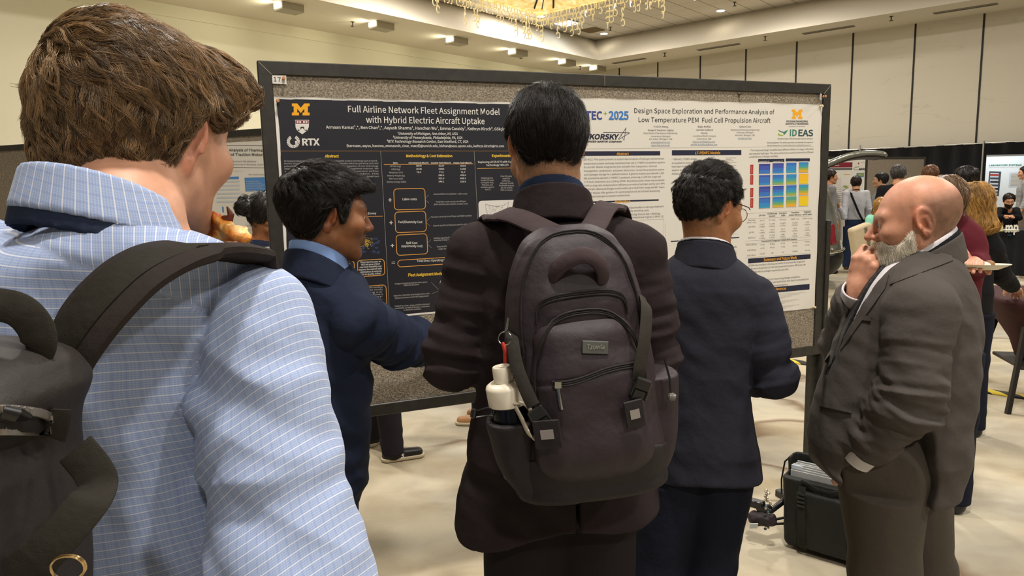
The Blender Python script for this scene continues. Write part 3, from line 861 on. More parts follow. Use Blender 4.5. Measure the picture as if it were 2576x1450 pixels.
# ---- white poster
uB0 = buz(1443, 249)[0] - 0.02; uB1 = 2.392; zB1 = 0.5 * (buz(1460, 250)[1] + buz(2063, 260)[1]); zB0 = buz(2040, 776)[1]
pb = sheet_mesh('research_poster', BP0, BD, BN, uB0, uB1, zB0, zB1, 0.0105, M_PAPER, 'white research poster with dark heading bars pinned on the right half of the big board', 'poster')
S = BoardPrint(0.0105, C5)
M_ITB = mat('print_itecblue', '3d4a86', 0.5)
S.R(146, 262, 160, 308, M_GREEN); S.P([(146, 250), (150, 232), (166, 226), (160, 250)], M_GREEN)
S.T('TEC', 166, 308, 327, M_ITB, 310, 76, 0.035); S.R(340, 248, 374, 256, M_GREEN); S.R(353, 234, 361, 270, M_GREEN); S.T('2025', 388, 310, 582, M_BLUEL, 311, 78, 0.03)
S.T('SIKORSKY', 133, 500, 490, M_NAVY, 502, 48, 0.05, 0.18); S.T('A LOCKHEED MARTIN COMPANY', 98, 531, 520, M_NAVY, 533, 16, 0.03, 0.18)
for pts, w in (([(335, 436), (592, 440)], 0.0022), ([(592, 440), (484, 506)], 0.0016), ([(484, 500), (558, 390)], 0.0022), ([(556, 390), (537, 515)], 0.0020), ([(537, 515), (505, 452)], 0.0012)): S.L(pts, M_NAVY, w)
S.T('Design Space Exploration and Performance Analysis of', 637, 247, 1990, M_INK, 260, 46, -0.004)
S.T('Low Temperature PEM  Fuel Cell Propulsion Aircraft', 678, 335, 1953, M_INK, 342, 46, -0.004)
for s, x0, x1, y in (('Yi-Chih Wang,', 823, 965, 388), ('Swapnil Sarjerao Jagtap', 767, 1017, 422), ('Blake Moffitt,', 1252, 1378, 388), ('Jennifer Hallbach', 1232, 1397, 420), ('Gokcin Cinar', 1653, 1767, 388)): S.T(s, x0, y, x1, M_INK, None, 17)
for s, x0, x1, y in (('Department of Aerospace Engineering', 725, 1053, 450), ('University of Michigan', 797, 985, 480), ('Ann Arbor, Michigan, USA', 778, 1002, 507), ('Sikorsky', 1280, 1347, 449), ('a Lockheed Martin Company', 1202, 1427, 477), ('Connecticut, USA', 1240, 1380, 505),
                     ('Department of Aerospace Engineering', 1568, 1845, 418), ('University of Michigan', 1625, 1788, 443), ('Ann Arbor, Michigan, USA', 1610, 1800, 470)): S.T(s, x0, y, x1, M_GREYT, None, 15, 0, 0.18)
for s, x0, x1, y in (('ycwangd@umich.edu', 797, 983, 537), ('swapnilj@umich.edu', 798, 980, 565), ('blake.a.moffitt@lmco.com', 1200, 1418, 532), ('jennifer.e.hallbach@lmco.com', 1180, 1438, 560), ('cinar@umich.edu', 1638, 1770, 498)):
    S.T(s, x0, y, x1, M_BLUET, None, 14, 0, 0.15); S.L([(x0, y + 5), (x1, y + 4)], M_BLUET, 0.0007)
block_m(S, 2160, 213, 2262, 305, M_MAIZE)
S.T('MICHIGAN ENGINEERING', 2105, 336, 2315, M_NAVY, 337, 17, 0.015); S.T('AEROSPACE ENGINEERING', 2098, 360, 2320, M_NAVY, 361, 17, 0.015); S.T('UNIVERSITY OF MICHIGAN', 2133, 382, 2287, M_GREYT, 381, 9)
M_DKT = mat('print_darkteal', '2a4a4f', 0.5)
S.T('ID', 2140, 469, 2208, M_TEAL, 470, 60, 0.02); S.T('EAS', 2222, 470, 2365, M_DKT, 471, 60, 0.02)
S.P([(2024, 408), (2058, 424), (2082, 430), (2126, 408), (2104, 440), (2088, 460), (2076, 440), (2040, 426)], M_TEAL); S.P([(2030, 440), (2026, 462), (2060, 470), (2090, 458), (2060, 460), (2042, 452)], M_GREEN)
S.T('Integrated Design of Efficient Aerospace Systems Laboratory', 2022, 503, 2363, M_GREYT, 502, 14, 0, 0.15)
S.T('Acknowledgment: The authors gratefully acknowledge the support of', 1920, 541, 2367, M_INK, 537, 12, 0, 0.15); S.T('Steven Shepard from Lockheed Martin for enabling this research.', 1922, 568, 2343, M_INK, 564, 12, 0, 0.15)
S.L([(160, 594), (2370, 570)], M_LGREY, 0.0009)
def bar(x0, y0, x1, y1, s=None, t0=0, tb=0, t1=0, tb1=None, cap=24):
    S.R(x0, y0, x1, y1, M_NAVY)
    if s: S.T(s, t0, tb, t1, M_MAIZE, tb1, cap, 0.012)
bar(140, 617, 887, 662, 'Abstract', 465, 655, 583, 654); bar(1000, 606, 1672, 658, 'LT-PEMFC Models', 1225, 647, 1468, 644); bar(140, 1082, 873, 1120, 'Motivation', 450, 1117, 597, 1114)
for s, x0, y0, x1, y1 in (('(25-4111) This paper presents a system-level analysis of hydrogen-powered low-', 148, 706, 928, 696), ('temperature proton exchange membrane fuel cell (LT-PEMFC) propulsion systems', 148, 746, 932, 732), ('for aircraft. Models integrate the fuel cells with their subsystems—thermal', 150, 780, 853, 769),
                          ('management, compression, and power electronics—to size the propulsion system', 150, 817, 925, 802), ('and hydrogen storage for a defined mission. A general aviation aircraft with a 150', 150, 853, 922, 837), ('kW automotive-derived LT-PEMFC is analyzed, achieving a 3,203 km range and', 150, 888, 893, 870),
                          ('17.5 hours endurance at a 1,814 kg GTOW. Sensitivity studies show improvements', 150, 923, 927, 904), ('in lift-to-drag ratio and propulsion efficiency can reduce hydrogen use by up to 64%', 150, 959, 930, 937), ('per 100 km. Advanced designs could enable up to 15,474 km range and 84.7 hours', 150, 994, 928, 971),
                          ('of flight. Results offer guidance for optimizing fuel cell aircraft and developing', 150, 1031, 883, 1007), ('clean-sheet hydrogen propulsion architectures.', 155, 1066, 598, 1050)):
    S.T(s, x0, y0, x1, M_GREYT, y1, 17)
S.crop(C6)
for s, x0, y0, x1, y1 in (('• LT-PEMFC provides benefits in reducing component', 330, 525, 722, 508), ('weight and potentially operating costs.', 300, 549, 608, 540), ('(~120 MJ/kg) than jet fuel (~38 MJ/kg),', 420, 576, 700, 565), ('than conventional engines (~35%). [1]', 420, 599, 720, 588),
                          ('• Different LT-PEMFC models', 788, 136, 985, 132), ('are applied to compare', 787, 166, 960, 162), ('hydrogen fuel cell', 787, 194, 930, 190), ('system and', 787, 222, 880, 220), ('analysis.', 787, 250, 850, 249),
                          ('• The improved design variables have different effects on range, endurance', 1400, 66, 1910, 53), ('and required hydrogen. The same performance can be achieved by different', 1400, 92, 1910, 79), ('combinations of design variables.', 1400, 117, 1632, 110),
                          ('GTOW mass fraction is the key parameter to increase the range and', 1395, 980, 1840, 945), ('endurance of aircraft. L/D ratio and propulsion system efficiency can', 1395, 1006, 1847, 970), ('effectively reduce hydrogen required by over 50%.', 1395, 1032, 1715, 1008),
                          ('• Study the feasibility of improving design variables,', 1400, 1103, 1805, 1066), ('future configurations and optimize the fuel consumption', 1400, 1128, 1872, 1085), ('by use of electric components.', 1400, 1158, 1710, 1127), ('with payload', 1180, 815, 1262, 810), ('range of aircraft.', 1160, 838, 1305, 830)):
    S.T(s, x0, y0, x1, M_GREYT, y1, 14)
for y in (118, 130, 141, 153, 165, 178, 190): S.L([(1215, y), (1250 + (y * 7) % 60, y - 1)], M_LGREY, 0.0016)
for pts in ([(500, 612), (725, 604), (725, 830), (480, 850)], [(735, 640), (738, 760)]): S.L(pts, M_LGREY, 0.0008)
bar(780, 340, 1335, 380); bar(780, 745, 1322, 785)
for s, x0, x1, y in (('Range', 1182, 1222, 885), ('(km)', 1187, 1217, 903), ('Endurance', 1238, 1302, 880), ('(hr)', 1258, 1280, 898), ('14.6', 1258, 1286, 925), ('17.5', 1258, 1286, 944)): S.T(s, x0, y, x1, M_GREYT, y - 2, 12)
S.L([(1060, 870), (1306, 858)], M_LGREY, 0.0008); S.L([(1060, 722), (1306, 722)], M_LGREY, 0.0008)
S.R(1472, 126, 1680, 152, M_NAVY); S.R(1690, 121, 1882, 147, M_NAVY)
for x0, x1 in ((1478, 1560), (1588, 1668), (1697, 1770), (1797, 1868)): S.T('% gravity index = 0.6', x0, 149, x1, M_PW, 147, 5, 0.02)
PAR = ['3e3f8f', '3f55a8', '3a6fba', '3585bf', '3a95b0', '579d86', '85a55c', 'a9a83f', 'cfa93a', 'e3a431', 'e8b526', 'e3c322']
PM = [mat('print_scale_%d' % k, c, 0.5) for k, c in enumerate(PAR)]
cells = [[(0, 2.4), (0, 3), (1.8, 4), (2.8, 9.5)], [(1, 3), (1.6, 6.5), (2.6, 7.5), (9.4, 11)], [(0, 2.6), (0.4, 5), (2, 7), (3.4, 9.6)], [(1, 4), (2, 8.8), (4.6, 9.4), (10.4, 11)]]
CX = [(1480, 1568), (1588, 1675), (1697, 1776), (1797, 1871)]
CYL = [(165, 243), (255, 334), (345, 426), (434, 518)]; CYR = [(153, 233), (246, 324), (332, 413), (422, 500)]
for r in range(4):
    for c in range(4):
        k = c / 3; y0 = CYL[r][0] * (1 - k) + CYR[r][0] * k; y1 = CYL[r][1] * (1 - k) + CYR[r][1] * k
        a, b_ = cells[r][c]
        ca, cb, cd = S.q(CX[c][0], y0), S.q(CX[c][1], y0), S.q(CX[c][0], y1)
        for i in range(14):
            f = (i + .5) / 14; v = a + (b_ - a) * f ** (1.5 if b_ - a > 4 else 1)
            S.rect(ca[0], ca[1] + (cd[1] - ca[1]) * (i + 1) / 14, cb[0], ca[1] + (cd[1] - ca[1]) * i / 14, PM[min(11, int(round(v)))])
        S.L([(CX[c][0] - 2, y0), (CX[c][0] - 2, y1 + 3), (CX[c][1], y1 + 2)], M_GREYT, 0.0007)
    k = [(172, 248), (254, 330), (356, 430), (438, 514)][r]
    S.R(1408, k[0], 1434, k[1], M_RED)
    S.L([(1421, k[0] + 10), (1421, k[1] - 10)], M_PW, 0.0012, 1)
for (x0, y0), (x1, y1) in (((1375, 560), (1895, 532)), ((1370, 602), (1895, 578)), ((1370, 778), (1893, 743)), ((1370, 800), (1893, 765)), ((1368, 912), (1888, 872))): S.L([(x0, y0), (x1, y1)], M_LGREY, 0.0009)
for s, x0, x1, y in (('L/D ratio', 1477, 1530, 580), ('GTOW mass', 1545, 1623, 567), ('fraction', 1558, 1607, 586), ('LH2 gravi.', 1638, 1700, 563), ('index', 1655, 1687, 581), ('Propulsion', 1735, 1797, 558), ('system efficiency', 1715, 1815, 577), ('Propulsion', 1835, 1890, 553), ('specific power', 1823, 1897, 572)): S.T(s, x0, y, x1, M_INK, y - 3, 11, 0.012)
cxs = (1503, 1582, 1667, 1762, 1860)
tab = [('18→22', '0.7→0.8', '0.4→0.6', '0.646→0.8', '0.494→0.613'), ('+1,217', '+2,690', '+1,825', '+1,633', '+630'), ('(+38%)', '(+84%)', '(+57%)', '(+51%)', '(+20%)'), ('+6.3', '+14.4', '+9.8', '+8.9', '+3.4'), ('(+36%)', '(+82%)', '(+56%)', '(+51%)', '(+19%)'),
       ('+184', '+1,026', '+684', '+301', '+326'), ('(+12%)', '(+75%)', '(+50%)', '(+22%)', '(+24%)'), ('+0.33', '-0.004', '+0.01', '+0.009', '+0.015'), ('+0.50', '+0.53', '+0.52', '+0.56', '+0.54'), ('+13.67', '+38', '+20', '+18.81', '+30.01')]
for k, (row, y) in enumerate(zip(tab, (620, 650, 670, 697, 717, 741, 760, 812, 840, 884))):
    for j, s in enumerate(row):
        yy = y - (cxs[j] - 1500) * (0.045 + 0.03 * k / 9); hw = 3.6 * len(s); S.T(s, cxs[j] - hw, yy, cxs[j] + hw, M_GREYT, yy - 1, 10)
for s, x0, x1, y in (('Improve', 1393, 1448, 618), ('(from → to)', 1383, 1455, 637), ('ΔR (km)', 1395, 1448, 670), ('Δt (hr)', 1400, 1440, 715), ('ΔLH2 (L)', 1393, 1450, 757), ('Value/100 km', 1376, 1460, 813), ('Δt (hr/100 km)', 1385, 1455, 856), ('ΔLH2 (L/100 km)', 1385, 1450, 898)): S.T(s, x0, y, x1, M_GREYT, y - 3, 11)
S.T('Incremental Change per +100 km from baseline', 1500, 785, 1780, M_INK, 768, 12, 0.012)
a = S.q(1392, 955); b_ = S.q(1888, 882); S.rect(a[0], a[1], b_[0], b_[1], M_NAVY); S.T('Summary and Future Work', 1515, 938, 1778, M_MAIZE, 919, 22, 0.012)
a = S.q(1392, 1208); b_ = S.q(1880, 1118); S.rect(a[0], a[1], b_[0], b_[1], M_NAVY); S.T('References', 1590, 1172, 1693, M_MAIZE, 1162, 20, 0.012)
for k in range(11):
    y = 1222 + 14 * k; S.T('[%d] Authors, paper title on hydrogen aircraft and fuel cell propulsion, journal, pages, year' % (k + 1), 1400, y, 1850 - (k * 53) % 160, M_LGREY, y - 36, 7)
tag(S.build('printing', pb), 'dark lettering, heading bars, coloured heat maps and logos')

# ---- number cards and pins
def card(px, py, w, h, s, lab, tilt=0.0, twist=0.0, pinx=0.3):
    u, z = buz(px, py); c = BP0 + BD * u + ZUP * z + BN * 0.0130
    ex = math.cos(tilt) * BD + math.sin(tilt) * ZUP; ey = -math.sin(tilt) * BD + math.cos(tilt) * ZUP
    nn = BN
    if twist:
        ex = math.cos(twist) * ex + math.sin(twist) * BN; nn = np.cross(ex, ey); c = c + BN * (w / 2 * abs(math.sin(twist)) + 0.006)
    root = empty('number_card', c, lab, 'card', 'numbered cards on the big board')
    MB().obox(c, ex * w / 2, ey * h / 2, nn * 0.0004).build('card', M_CARD, root)
    T = Sheet(c, ex, ey, nn, 0.0008); T.text(s, -w * 0.34, -h * 0.24, w * 0.14, -h * 0.24, M_INK, h * 0.46); T.build('number', root)
def pin(px, py, lab, m=None, depth=0.0, off=0.014):
    u, z = buz(px, py); c = BP0 + BD * u + ZUP * z + BN * (off + depth)
    MB().lathe(c - BN * 0.004, [(0.0016, 0), (0.0020, 0.004), (0.0052, 0.005), (0.0052, 0.007), (0.0032, 0.009), (0.0032, 0.014), (0.0056, 0.018), (0.0050, 0.020), (0.001, 0.0205)], BN, 14).build('push_pin', m or M_PIN, origin=c)
    o = SC.collection.objects[-1] if False else bpy.context.scene.collection.objects[len(SC.collection.objects) - 1]
    tag(o, lab, 'push pin', 'push pins on the big board')
card(701, 200, 0.048, 0.030, '17', 'small white card numbered 17 at the top left corner of the big board', -0.02)
card(2057, 245, 0.030, 0.026, '18', 'small white card at the top right corner of the big board, turned sideways', -0.12, -0.6)
pin(713, 199, 'tan push pin holding the white card numbered 17', depth=0.001)
pin(698, 255, 'tan push pin at the top left corner of the dark poster')
pin(1453, 261, 'tan push pin at the top left corner of the white poster, beside the dark-haired head')
pin(2066, 244, 'tan push pin holding the turned card at the top right', depth=0.006)
pin(2061, 268, 'cream push pin at the top right corner of the white poster', M_PINW)
pin(2043, 772, 'cream push pin at the bottom right corner of the white poster', M_PINW)
pin(1858, 238, 'dark push pin high on the felt above the white poster', mat('pin_dark', '4a443a', 0.6), off=0.010)

# ---- boards behind
d2 = np.array([0.928, -0.372]); r2 = np.array([-1.78, 4.85]) + d2 * 0.62
B2 = board(r2 - d2 * 2.44, d2, 'black framed poster board with a blue and white poster, behind the big board')
B3 = board(r2 - d2 * 4.92, d2, 'grey felt poster board behind the left shoulder of the man with wavy brown hair')
def puz(B, px, py, off=0.012):
    p = onplane(px, py, B[0] + B[2] * off, B[2]); return (p - B[0]) @ B[1], p[2]
u1, z1 = puz(B2, 690, 352); u0 = u1 - 1.18
u1 += 0.04
pc = sheet_mesh('research_poster', B2[0], B2[1], B2[2], u0, u1, z1 - 0.84, z1, 0.0095, M_PAPER, 'white poster with blue tables on the board behind the big one', 'poster')
S = Sheet(B2[0] + B2[2] * 0.0095, B2[1], ZUP, B2[2], 0.0012)
def q2(x, y): return puz(B2, 560 + x * 160 / 663, 310 + y * 350 / 1450, 0.0095)
def t2(s, x0, y0, x1, m, cap, bold=0.0, y1=None):
    a = q2(x0, y0); b_ = q2(x1, y0 if y1 is None else y1); c = abs(q2(x0, y0 - cap)[1] - a[1]); S.text(s, *a, *b_, m, c, bold)
M_BLK = mat('print_midblue', '4f83bd', 0.5); M_PALE = mat('print_paleblue', 'b9c0cc', 0.5)
def rc2(x0, y0, x1, y1, m): a = q2(x0, y1); b_ = q2(x1, y0); S.rect(*a, *b_, m)
t2('Thermal Analysis of Thermal', -90, 292, 432, M_GREYT, 26, 0.02, 297); t2('High-Speed Traction Motors', -90, 338, 440, M_GREYT, 26, 0.02, 342)
t2('et al., Richard McMahon', 20, 408, 352, M_GREYT, 17, 0.0, 408); t2('Systems, University of Warwick, Coventry', 0, 438, 470, M_GREYT, 16, 0.0, 440)
for y in (230, 460): a = q2(-60, y); b_ = q2(470, y + 6); S.line([a, b_], 0.003, M_GREYT)
rc2(-200, 486, 470, 512, M_BLK); t2('Results', 120, 506, 212, M_PAPER, 16, 0.02)
rc2(-60, 556, 170, 590, M_BLK); rc2(240, 562, 470, 712, M_BLK)
for k in range(6): rc2(-60, 600 + 42 * k, 182, 620 + 42 * k, M_PALE)
for k, w in enumerate((380, 412, 440, 418, 440, 352)): t2('Construction factor of the winding set'[:int(w / 11)], 246, 612 + 19 * k, w, M_PAPER, 10)
t2('Table II: Design Parameters', 270, 542, 440, M_GREYT, 12)
rc2(345, 745, 376, 790, M_RED); rc2(0, 870, 12, 930, M_BLK)
for k in range(8): a = q2(240, 1050 + 14 * k); b_ = q2(430, 1050 + 14 * k); S.line([a, b_], 0.0025, M_LGREY)
tag(S.build('printing', pc), 'blue tables and grey lettering')

_e0, _e1 = onz(2180, 395, 2.05), onz(2320, 395, 2.05)
dm = (_e1 - _e0)[:2]; dm = dm / np.linalg.norm(dm)
_w4 = float(np.linalg.norm((_e1 - _e0)[:2])) + .12
B5 = board(_e0[:2] - dm * 0.02, dm, 'grey poster board in the far right background in front of the black drape', w=_w4)
B4 = board(_e0[:2] - dm * 1.80, dm, 'poster board carrying the white and maroon poster behind the raised car tailgate', w=1.75)
u1, z1 = puz(B4, 2172, 402); u1 = 1.74; u0 = .06
pd = sheet_mesh('research_poster', B4[0], B4[1], B4[2], u0, u1, puz(B4, 2172, 600)[1], z1 + .01, 0.0185, M_PAPER, 'white poster with a maroon title band in the far background behind the raised car tailgate', 'poster')
S = Sheet(B4[0] + B4[2] * 0.0185, B4[1], ZUP, B4[2], 0.002)
def q4(x, y): return puz(B4, 2060 + x * 270 / 1151, 340 + y * 340 / 1450, 0.0185)
def rc4(x0, y0, x1, y1, m): a = q4(x0, y1); b_ = q4(x1, y0); S.rect(*a, *b_, m)
rc4(-80, 292, 360, 350, M_MAROON); rc4(-80, 352, 358, 380, M_GREYT)
def t4(s, x0, y0, x1, m, cap, bold=0.0): a = q4(x0, y0); b_ = q4(x1, y0); S.text(s, *a, *b_, m, abs(q4(x0, y0 - cap)[1] - a[1]), bold)
t4('Models in Electric Machines', -40, 312, 215, M_PAPER, 12, 0.02); t4('and drive systems', -40, 330, 215, M_PAPER, 10, 0.02)
t4('MARC', 430, 376, 502, M_INK, 22, 0.05); S.line([q4(432, 374), q4(385, 372), q4(372, 360), q4(385, 346), q4(430, 340)], 0.008, M_GREYT)
t4('University', 452, 298, 512, M_GREYT, 8); rc4(418, 296, 432, 314, M_RED)
rc4(402, 405, 482, 452, M_BLUEL); S.poly([q4(412, 410), q4(474, 410), q4(466, 442), q4(420, 446)], M_OLIVE, 1)
t4('Results', 270, 426, 334, M_YEL, 8, 0.03)
S.poly([q4(255, 545), q4(290, 540), q4(322, 565), q4(290, 576)], M_OLIVE); S.poly([q4(250, 590), q4(280, 585), q4(312, 600), q4(280, 606)], M_TEAL); S.poly([q4(300, 545), q4(322, 541), q4(318, 548)], M_YEL)
for k in range(12): a = q4(160, 470 + 22 * k); b_ = q4(240, 470 + 22 * k); S.line([a, b_], 0.008, M_LGREY)
tag(S.build('printing', pd), 'maroon band, small charts and lettering')
# ------------------------------------------------------------------ sculpting: distance fields turned into one closed skin
f32 = np.float32
def A3(*p): return np.asarray(p, f32)
def smin(a, b, k):
    h = np.maximum(k - np.abs(a - b), 0) / k
    return np.minimum(a, b) - h * h * k * 0.25
def smax(a, b, k): return -smin(-a, -b, k)
def cap(P, a, b, ra, rb, sq=None):
    a = np.asarray(a, f32); b = np.asarray(b, f32)
    ba = b - a; pa = P - a
    t = np.clip((pa @ ba) / float(ba @ ba + 1e-12), 0, 1)
    d = pa - t[:, None] * ba
    return np.sqrt((d * d).sum(1)) - (ra + (rb - ra) * t)
def chain(P, pts, rs, k=0.02):
    d = None
    for i in range(len(pts) - 1):
        e = cap(P, pts[i], pts[i + 1], rs[i], rs[i + 1])
        d = e if d is None else smin(d, e, k)
    return d
def ell(P, c, r, R=None):
    q = P - np.asarray(c, f32)
    if R is not None: q = q @ np.asarray(R, f32)
    r = np.asarray(r, f32)
    k0 = np.sqrt(((q / r) ** 2).sum(1)); k1 = np.sqrt(((q / (r * r)) ** 2).sum(1)) + 1e-9
    return k0 * (k0 - 1) / k1
def rotz(a):
    c, s = math.cos(a), math.sin(a); return np.array([[c, -s, 0], [s, c, 0], [0, 0, 1]], f32)
def rotx(a):
    c, s = math.cos(a), math.sin(a); return np.array([[1, 0, 0], [0, c, -s], [0, s, c]], f32)
def roty(a):
    c, s = math.cos(a), math.sin(a); return np.array([[c, 0, s], [0, 1, 0], [-s, 0, c]], f32)
def head_rot(yaw, pitch=0, roll=0):
    """yaw 0 looks along +y, positive turns to the right; pitch>0 looks down; roll>0 leans the crown to the right"""
    return rotz(-yaw) @ rotx(-pitch) @ roty(roll)
def cr(x, xp, fp):
    """smooth interpolation through the stations"""
    xp = np.asarray(xp, float); fp = np.asarray(fp, float)
    m = np.gradient(fp, xp) if len(xp) > 2 else np.full(len(xp), (fp[-1] - fp[0]) / (xp[-1] - xp[0]))
    x = np.clip(x, xp[0], xp[-1]); i = np.clip(np.searchsorted(xp, x) - 1, 0, len(xp) - 2)
    h = xp[i + 1] - xp[i]; t = (x - xp[i]) / h
    return ((2 * t**3 - 3 * t**2 + 1) * fp[i] + (t**3 - 2 * t**2 + t) * h * m[i] + (-2 * t**3 + 3 * t**2) * fp[i + 1] + (t**3 - t**2) * h * m[i + 1]).astype(f32)
class Loft:
    """upright body of elliptic sections; rows (z, cx, cy, half-width, half-depth, yaw)"""
    def __init__(self, rows, n=2.4):
        r = np.array(sorted(rows), float); self.z = r[:, 0]; self.c = r[:, 1:]; self.n = n
        zz = np.linspace(self.z[0], self.z[-1], 160); self.zz = zz
        self.tab = [cr(zz, self.z, self.c[:, k]) for k in range(self.c.shape[1])]
    def local(self, P):
        z = P[:, 2]
        g = [np.interp(z, self.zz, t).astype(f32) for t in self.tab]
        x = P[:, 0] - g[0]; y = P[:, 1] - g[1]
        c, s = np.cos(g[4]), np.sin(g[4])
        return c * x - s * y, s * x + c * y, g[2], g[3]
    def __call__(self, P, off=0.0, caps=True):
        x, y, a, b = self.local(P)
        a = a + off; b = b + off; n = self.n
        m = np.minimum(a, b)
        u = np.abs(x) / a; v = np.abs(y) / b
        k0 = (u ** n + v ** n + 1e-9) ** (1 / n)
        g = (((u ** (n - 1)) / a) ** 2 + ((v ** (n - 1)) / b) ** 2) ** 0.5 / (k0 ** (n - 1) + 1e-9)
        d = np.where(k0 > 0.3, (k0 - 1) / (g + 1e-6), -0.7 * m)
        d = np.clip(d, -m, None)
        if caps:
            d = smax(d, np.maximum(self.z[0] - P[:, 2], P[:, 2] - self.z[-1]), 0.01)
        return d.astype(f32)

_rs = np.random.RandomState(7)
_LAT = _rs.rand(32, 32, 32).astype(f32)
def vnoise(P, s=1.0, off=0.0):
    q = np.asarray(P, f32) * f32(s) + f32(off + 500)
    i = np.floor(q).astype(np.int32); f = q - i; f = f * f * (3 - 2 * f)
    i &= 31; j = (i + 1) & 31
    o = 0
    for dx in (0, 1):
        X = (i if dx == 0 else j)[:, 0]; wx = f[:, 0] if dx else 1 - f[:, 0]
        for dy in (0, 1):
            Y = (i if dy == 0 else j)[:, 1]; wy = f[:, 1] if dy else 1 - f[:, 1]
            for dz in (0, 1):
                Z = (i if dz == 0 else j)[:, 2]; wz = f[:, 2] if dz else 1 - f[:, 2]
                o = o + _LAT[X, Y, Z] * wx * wy * wz
    return o * 2 - 1

def surf(f, lo, hi, h, bs=8, slack=1.25):
    """closed surface f=0 (surface nets on a grid of cell h, only near the surface)"""
    lo = np.asarray(lo, float); hi = np.asarray(hi, float)
    nb = np.ceil((hi - lo) / (h * bs)).astype(int) + 1
    n = nb * bs
    bi = np.stack(np.meshgrid(*[np.arange(k) for k in nb], indexing='ij'), -1).reshape(-1, 3)
    cen = (lo + (bi * bs + (bs - 1) / 2) * h).astype(f32)
    dc = f(cen)
    keep = np.abs(dc) < slack * bs * h * 0.87 + 0.006
    D6 = np.where(dc < 0, f32(-1), f32(1)).reshape(nb)
    D = np.repeat(np.repeat(np.repeat(D6, bs, 0), bs, 1), bs, 2).astype(f32)
    Dv = D.reshape(nb[0], bs, nb[1], bs, nb[2], bs)
    kb = bi[keep]
    loc = np.stack(np.meshgrid(*[np.arange(bs)] * 3, indexing='ij'), -1).reshape(1, -1, 3)
    for s in range(0, len(kb), 500):
        b = kb[s:s + 500]
        P = (lo + (b[:, None, :] * bs + loc) * h).astype(f32).reshape(-1, 3)
        v = f(P).reshape(len(b), bs, bs, bs)
        Dv[b[:, 0], :, b[:, 1], :, b[:, 2], :] = v
    s = D < 0
    c = s[:-1, :-1, :-1].astype(np.uint8)
    for dx, dy, dz in ((1, 0, 0), (0, 1, 0), (0, 0, 1), (1, 1, 0), (1, 0, 1), (0, 1, 1), (1, 1, 1)):
        c = c + s[dx:n[0] - 1 + dx, dy:n[1] - 1 + dy, dz:n[2] - 1 + dz]
    cell = np.argwhere((c > 0) & (c < 8))
    if not len(cell): return np.zeros((0, 3)), np.zeros((0, 4), int)
    idx = np.full(np.array(n) - 1, -1, np.int32); idx[cell[:, 0], cell[:, 1], cell[:, 2]] = np.arange(len(cell))
    acc = np.zeros((len(cell), 3)); cnt = np.zeros(len(cell))
    co = [(0, 0, 0), (1, 0, 0), (0, 1, 0), (1, 1, 0), (0, 0, 1), (1, 0, 1), (0, 1, 1), (1, 1, 1)]
    val = [D[cell[:, 0] + a, cell[:, 1] + b_, cell[:, 2] + c_] for a, b_, c_ in co]
    for i in range(8):
        for j in range(i + 1, 8):
            d = np.array(co[j]) - np.array(co[i])
            if np.abs(d).sum() != 1: continue
            m = (val[i] < 0) != (val[j] < 0)
            t = np.where(m, val[i] / (val[i] - val[j] + 1e-20), 0)
            acc += np.where(m[:, None], np.array(co[i]) + t[:, None] * d, 0); cnt += m
    V = lo + (cell + acc / np.maximum(cnt, 1)[:, None]) * h
    F = []
    for ax in range(3):
        o1, o2 = [(1, 2), (2, 0), (0, 1)][ax]
        sl0 = [slice(1, -1)] * 3; sl1 = [slice(1, -1)] * 3
        sl0[ax] = slice(0, -1); sl1[ax] = slice(1, None)
        a = s[tuple(sl0)]; b = s[tuple(sl1)]
        e = np.argwhere(a != b)
        if not len(e): continue
        st = a[e[:, 0], e[:, 1], e[:, 2]]
        off = np.array([1, 1, 1]); off[ax] = 0
        e = e + off
        def ci(d1, d2):
            q = e.copy(); q[:, o1] += d1; q[:, o2] += d2
            q = np.clip(q, 0, np.array(n) - 2)
            return idx[q[:, 0], q[:, 1], q[:, 2]]
        quad = np.stack([ci(-1, -1), ci(0, -1), ci(0, 0), ci(-1, 0)], 1)
        quad[~st] = quad[~st][:, ::-1]
        F.append(quad)
    F = np.concatenate(F); F = F[(F >= 0).all(1)]
    return V, F

def relax(V, F, it=1, lam=0.5):
    e = np.concatenate([F[:, [0, 1]], F[:, [1, 2]], F[:, [2, 3]], F[:, [3, 0]]])
    for _ in range(it):
        acc = np.zeros_like(V); c = np.zeros(len(V))
        for k in range(3):
            acc[:, k] = np.bincount(e[:, 0], V[e[:, 1], k], len(V)) + np.bincount(e[:, 1], V[e[:, 0], k], len(V))
        c = np.bincount(e[:, 0], minlength=len(V)) + np.bincount(e[:, 1], minlength=len(V))
        V = V + lam * (acc / np.maximum(c, 1)[:, None] - V)
    return V

def grad(f, P, e=0.002):
    P = np.asarray(P, f32); g = np.zeros_like(P)
    for k in range(3):
        d = np.zeros(3, f32); d[k] = e
        g[:, k] = (f(P + d) - f(P - d)) / (2 * e)
    return g / (np.linalg.norm(g, axis=1, keepdims=True) + 1e-9)
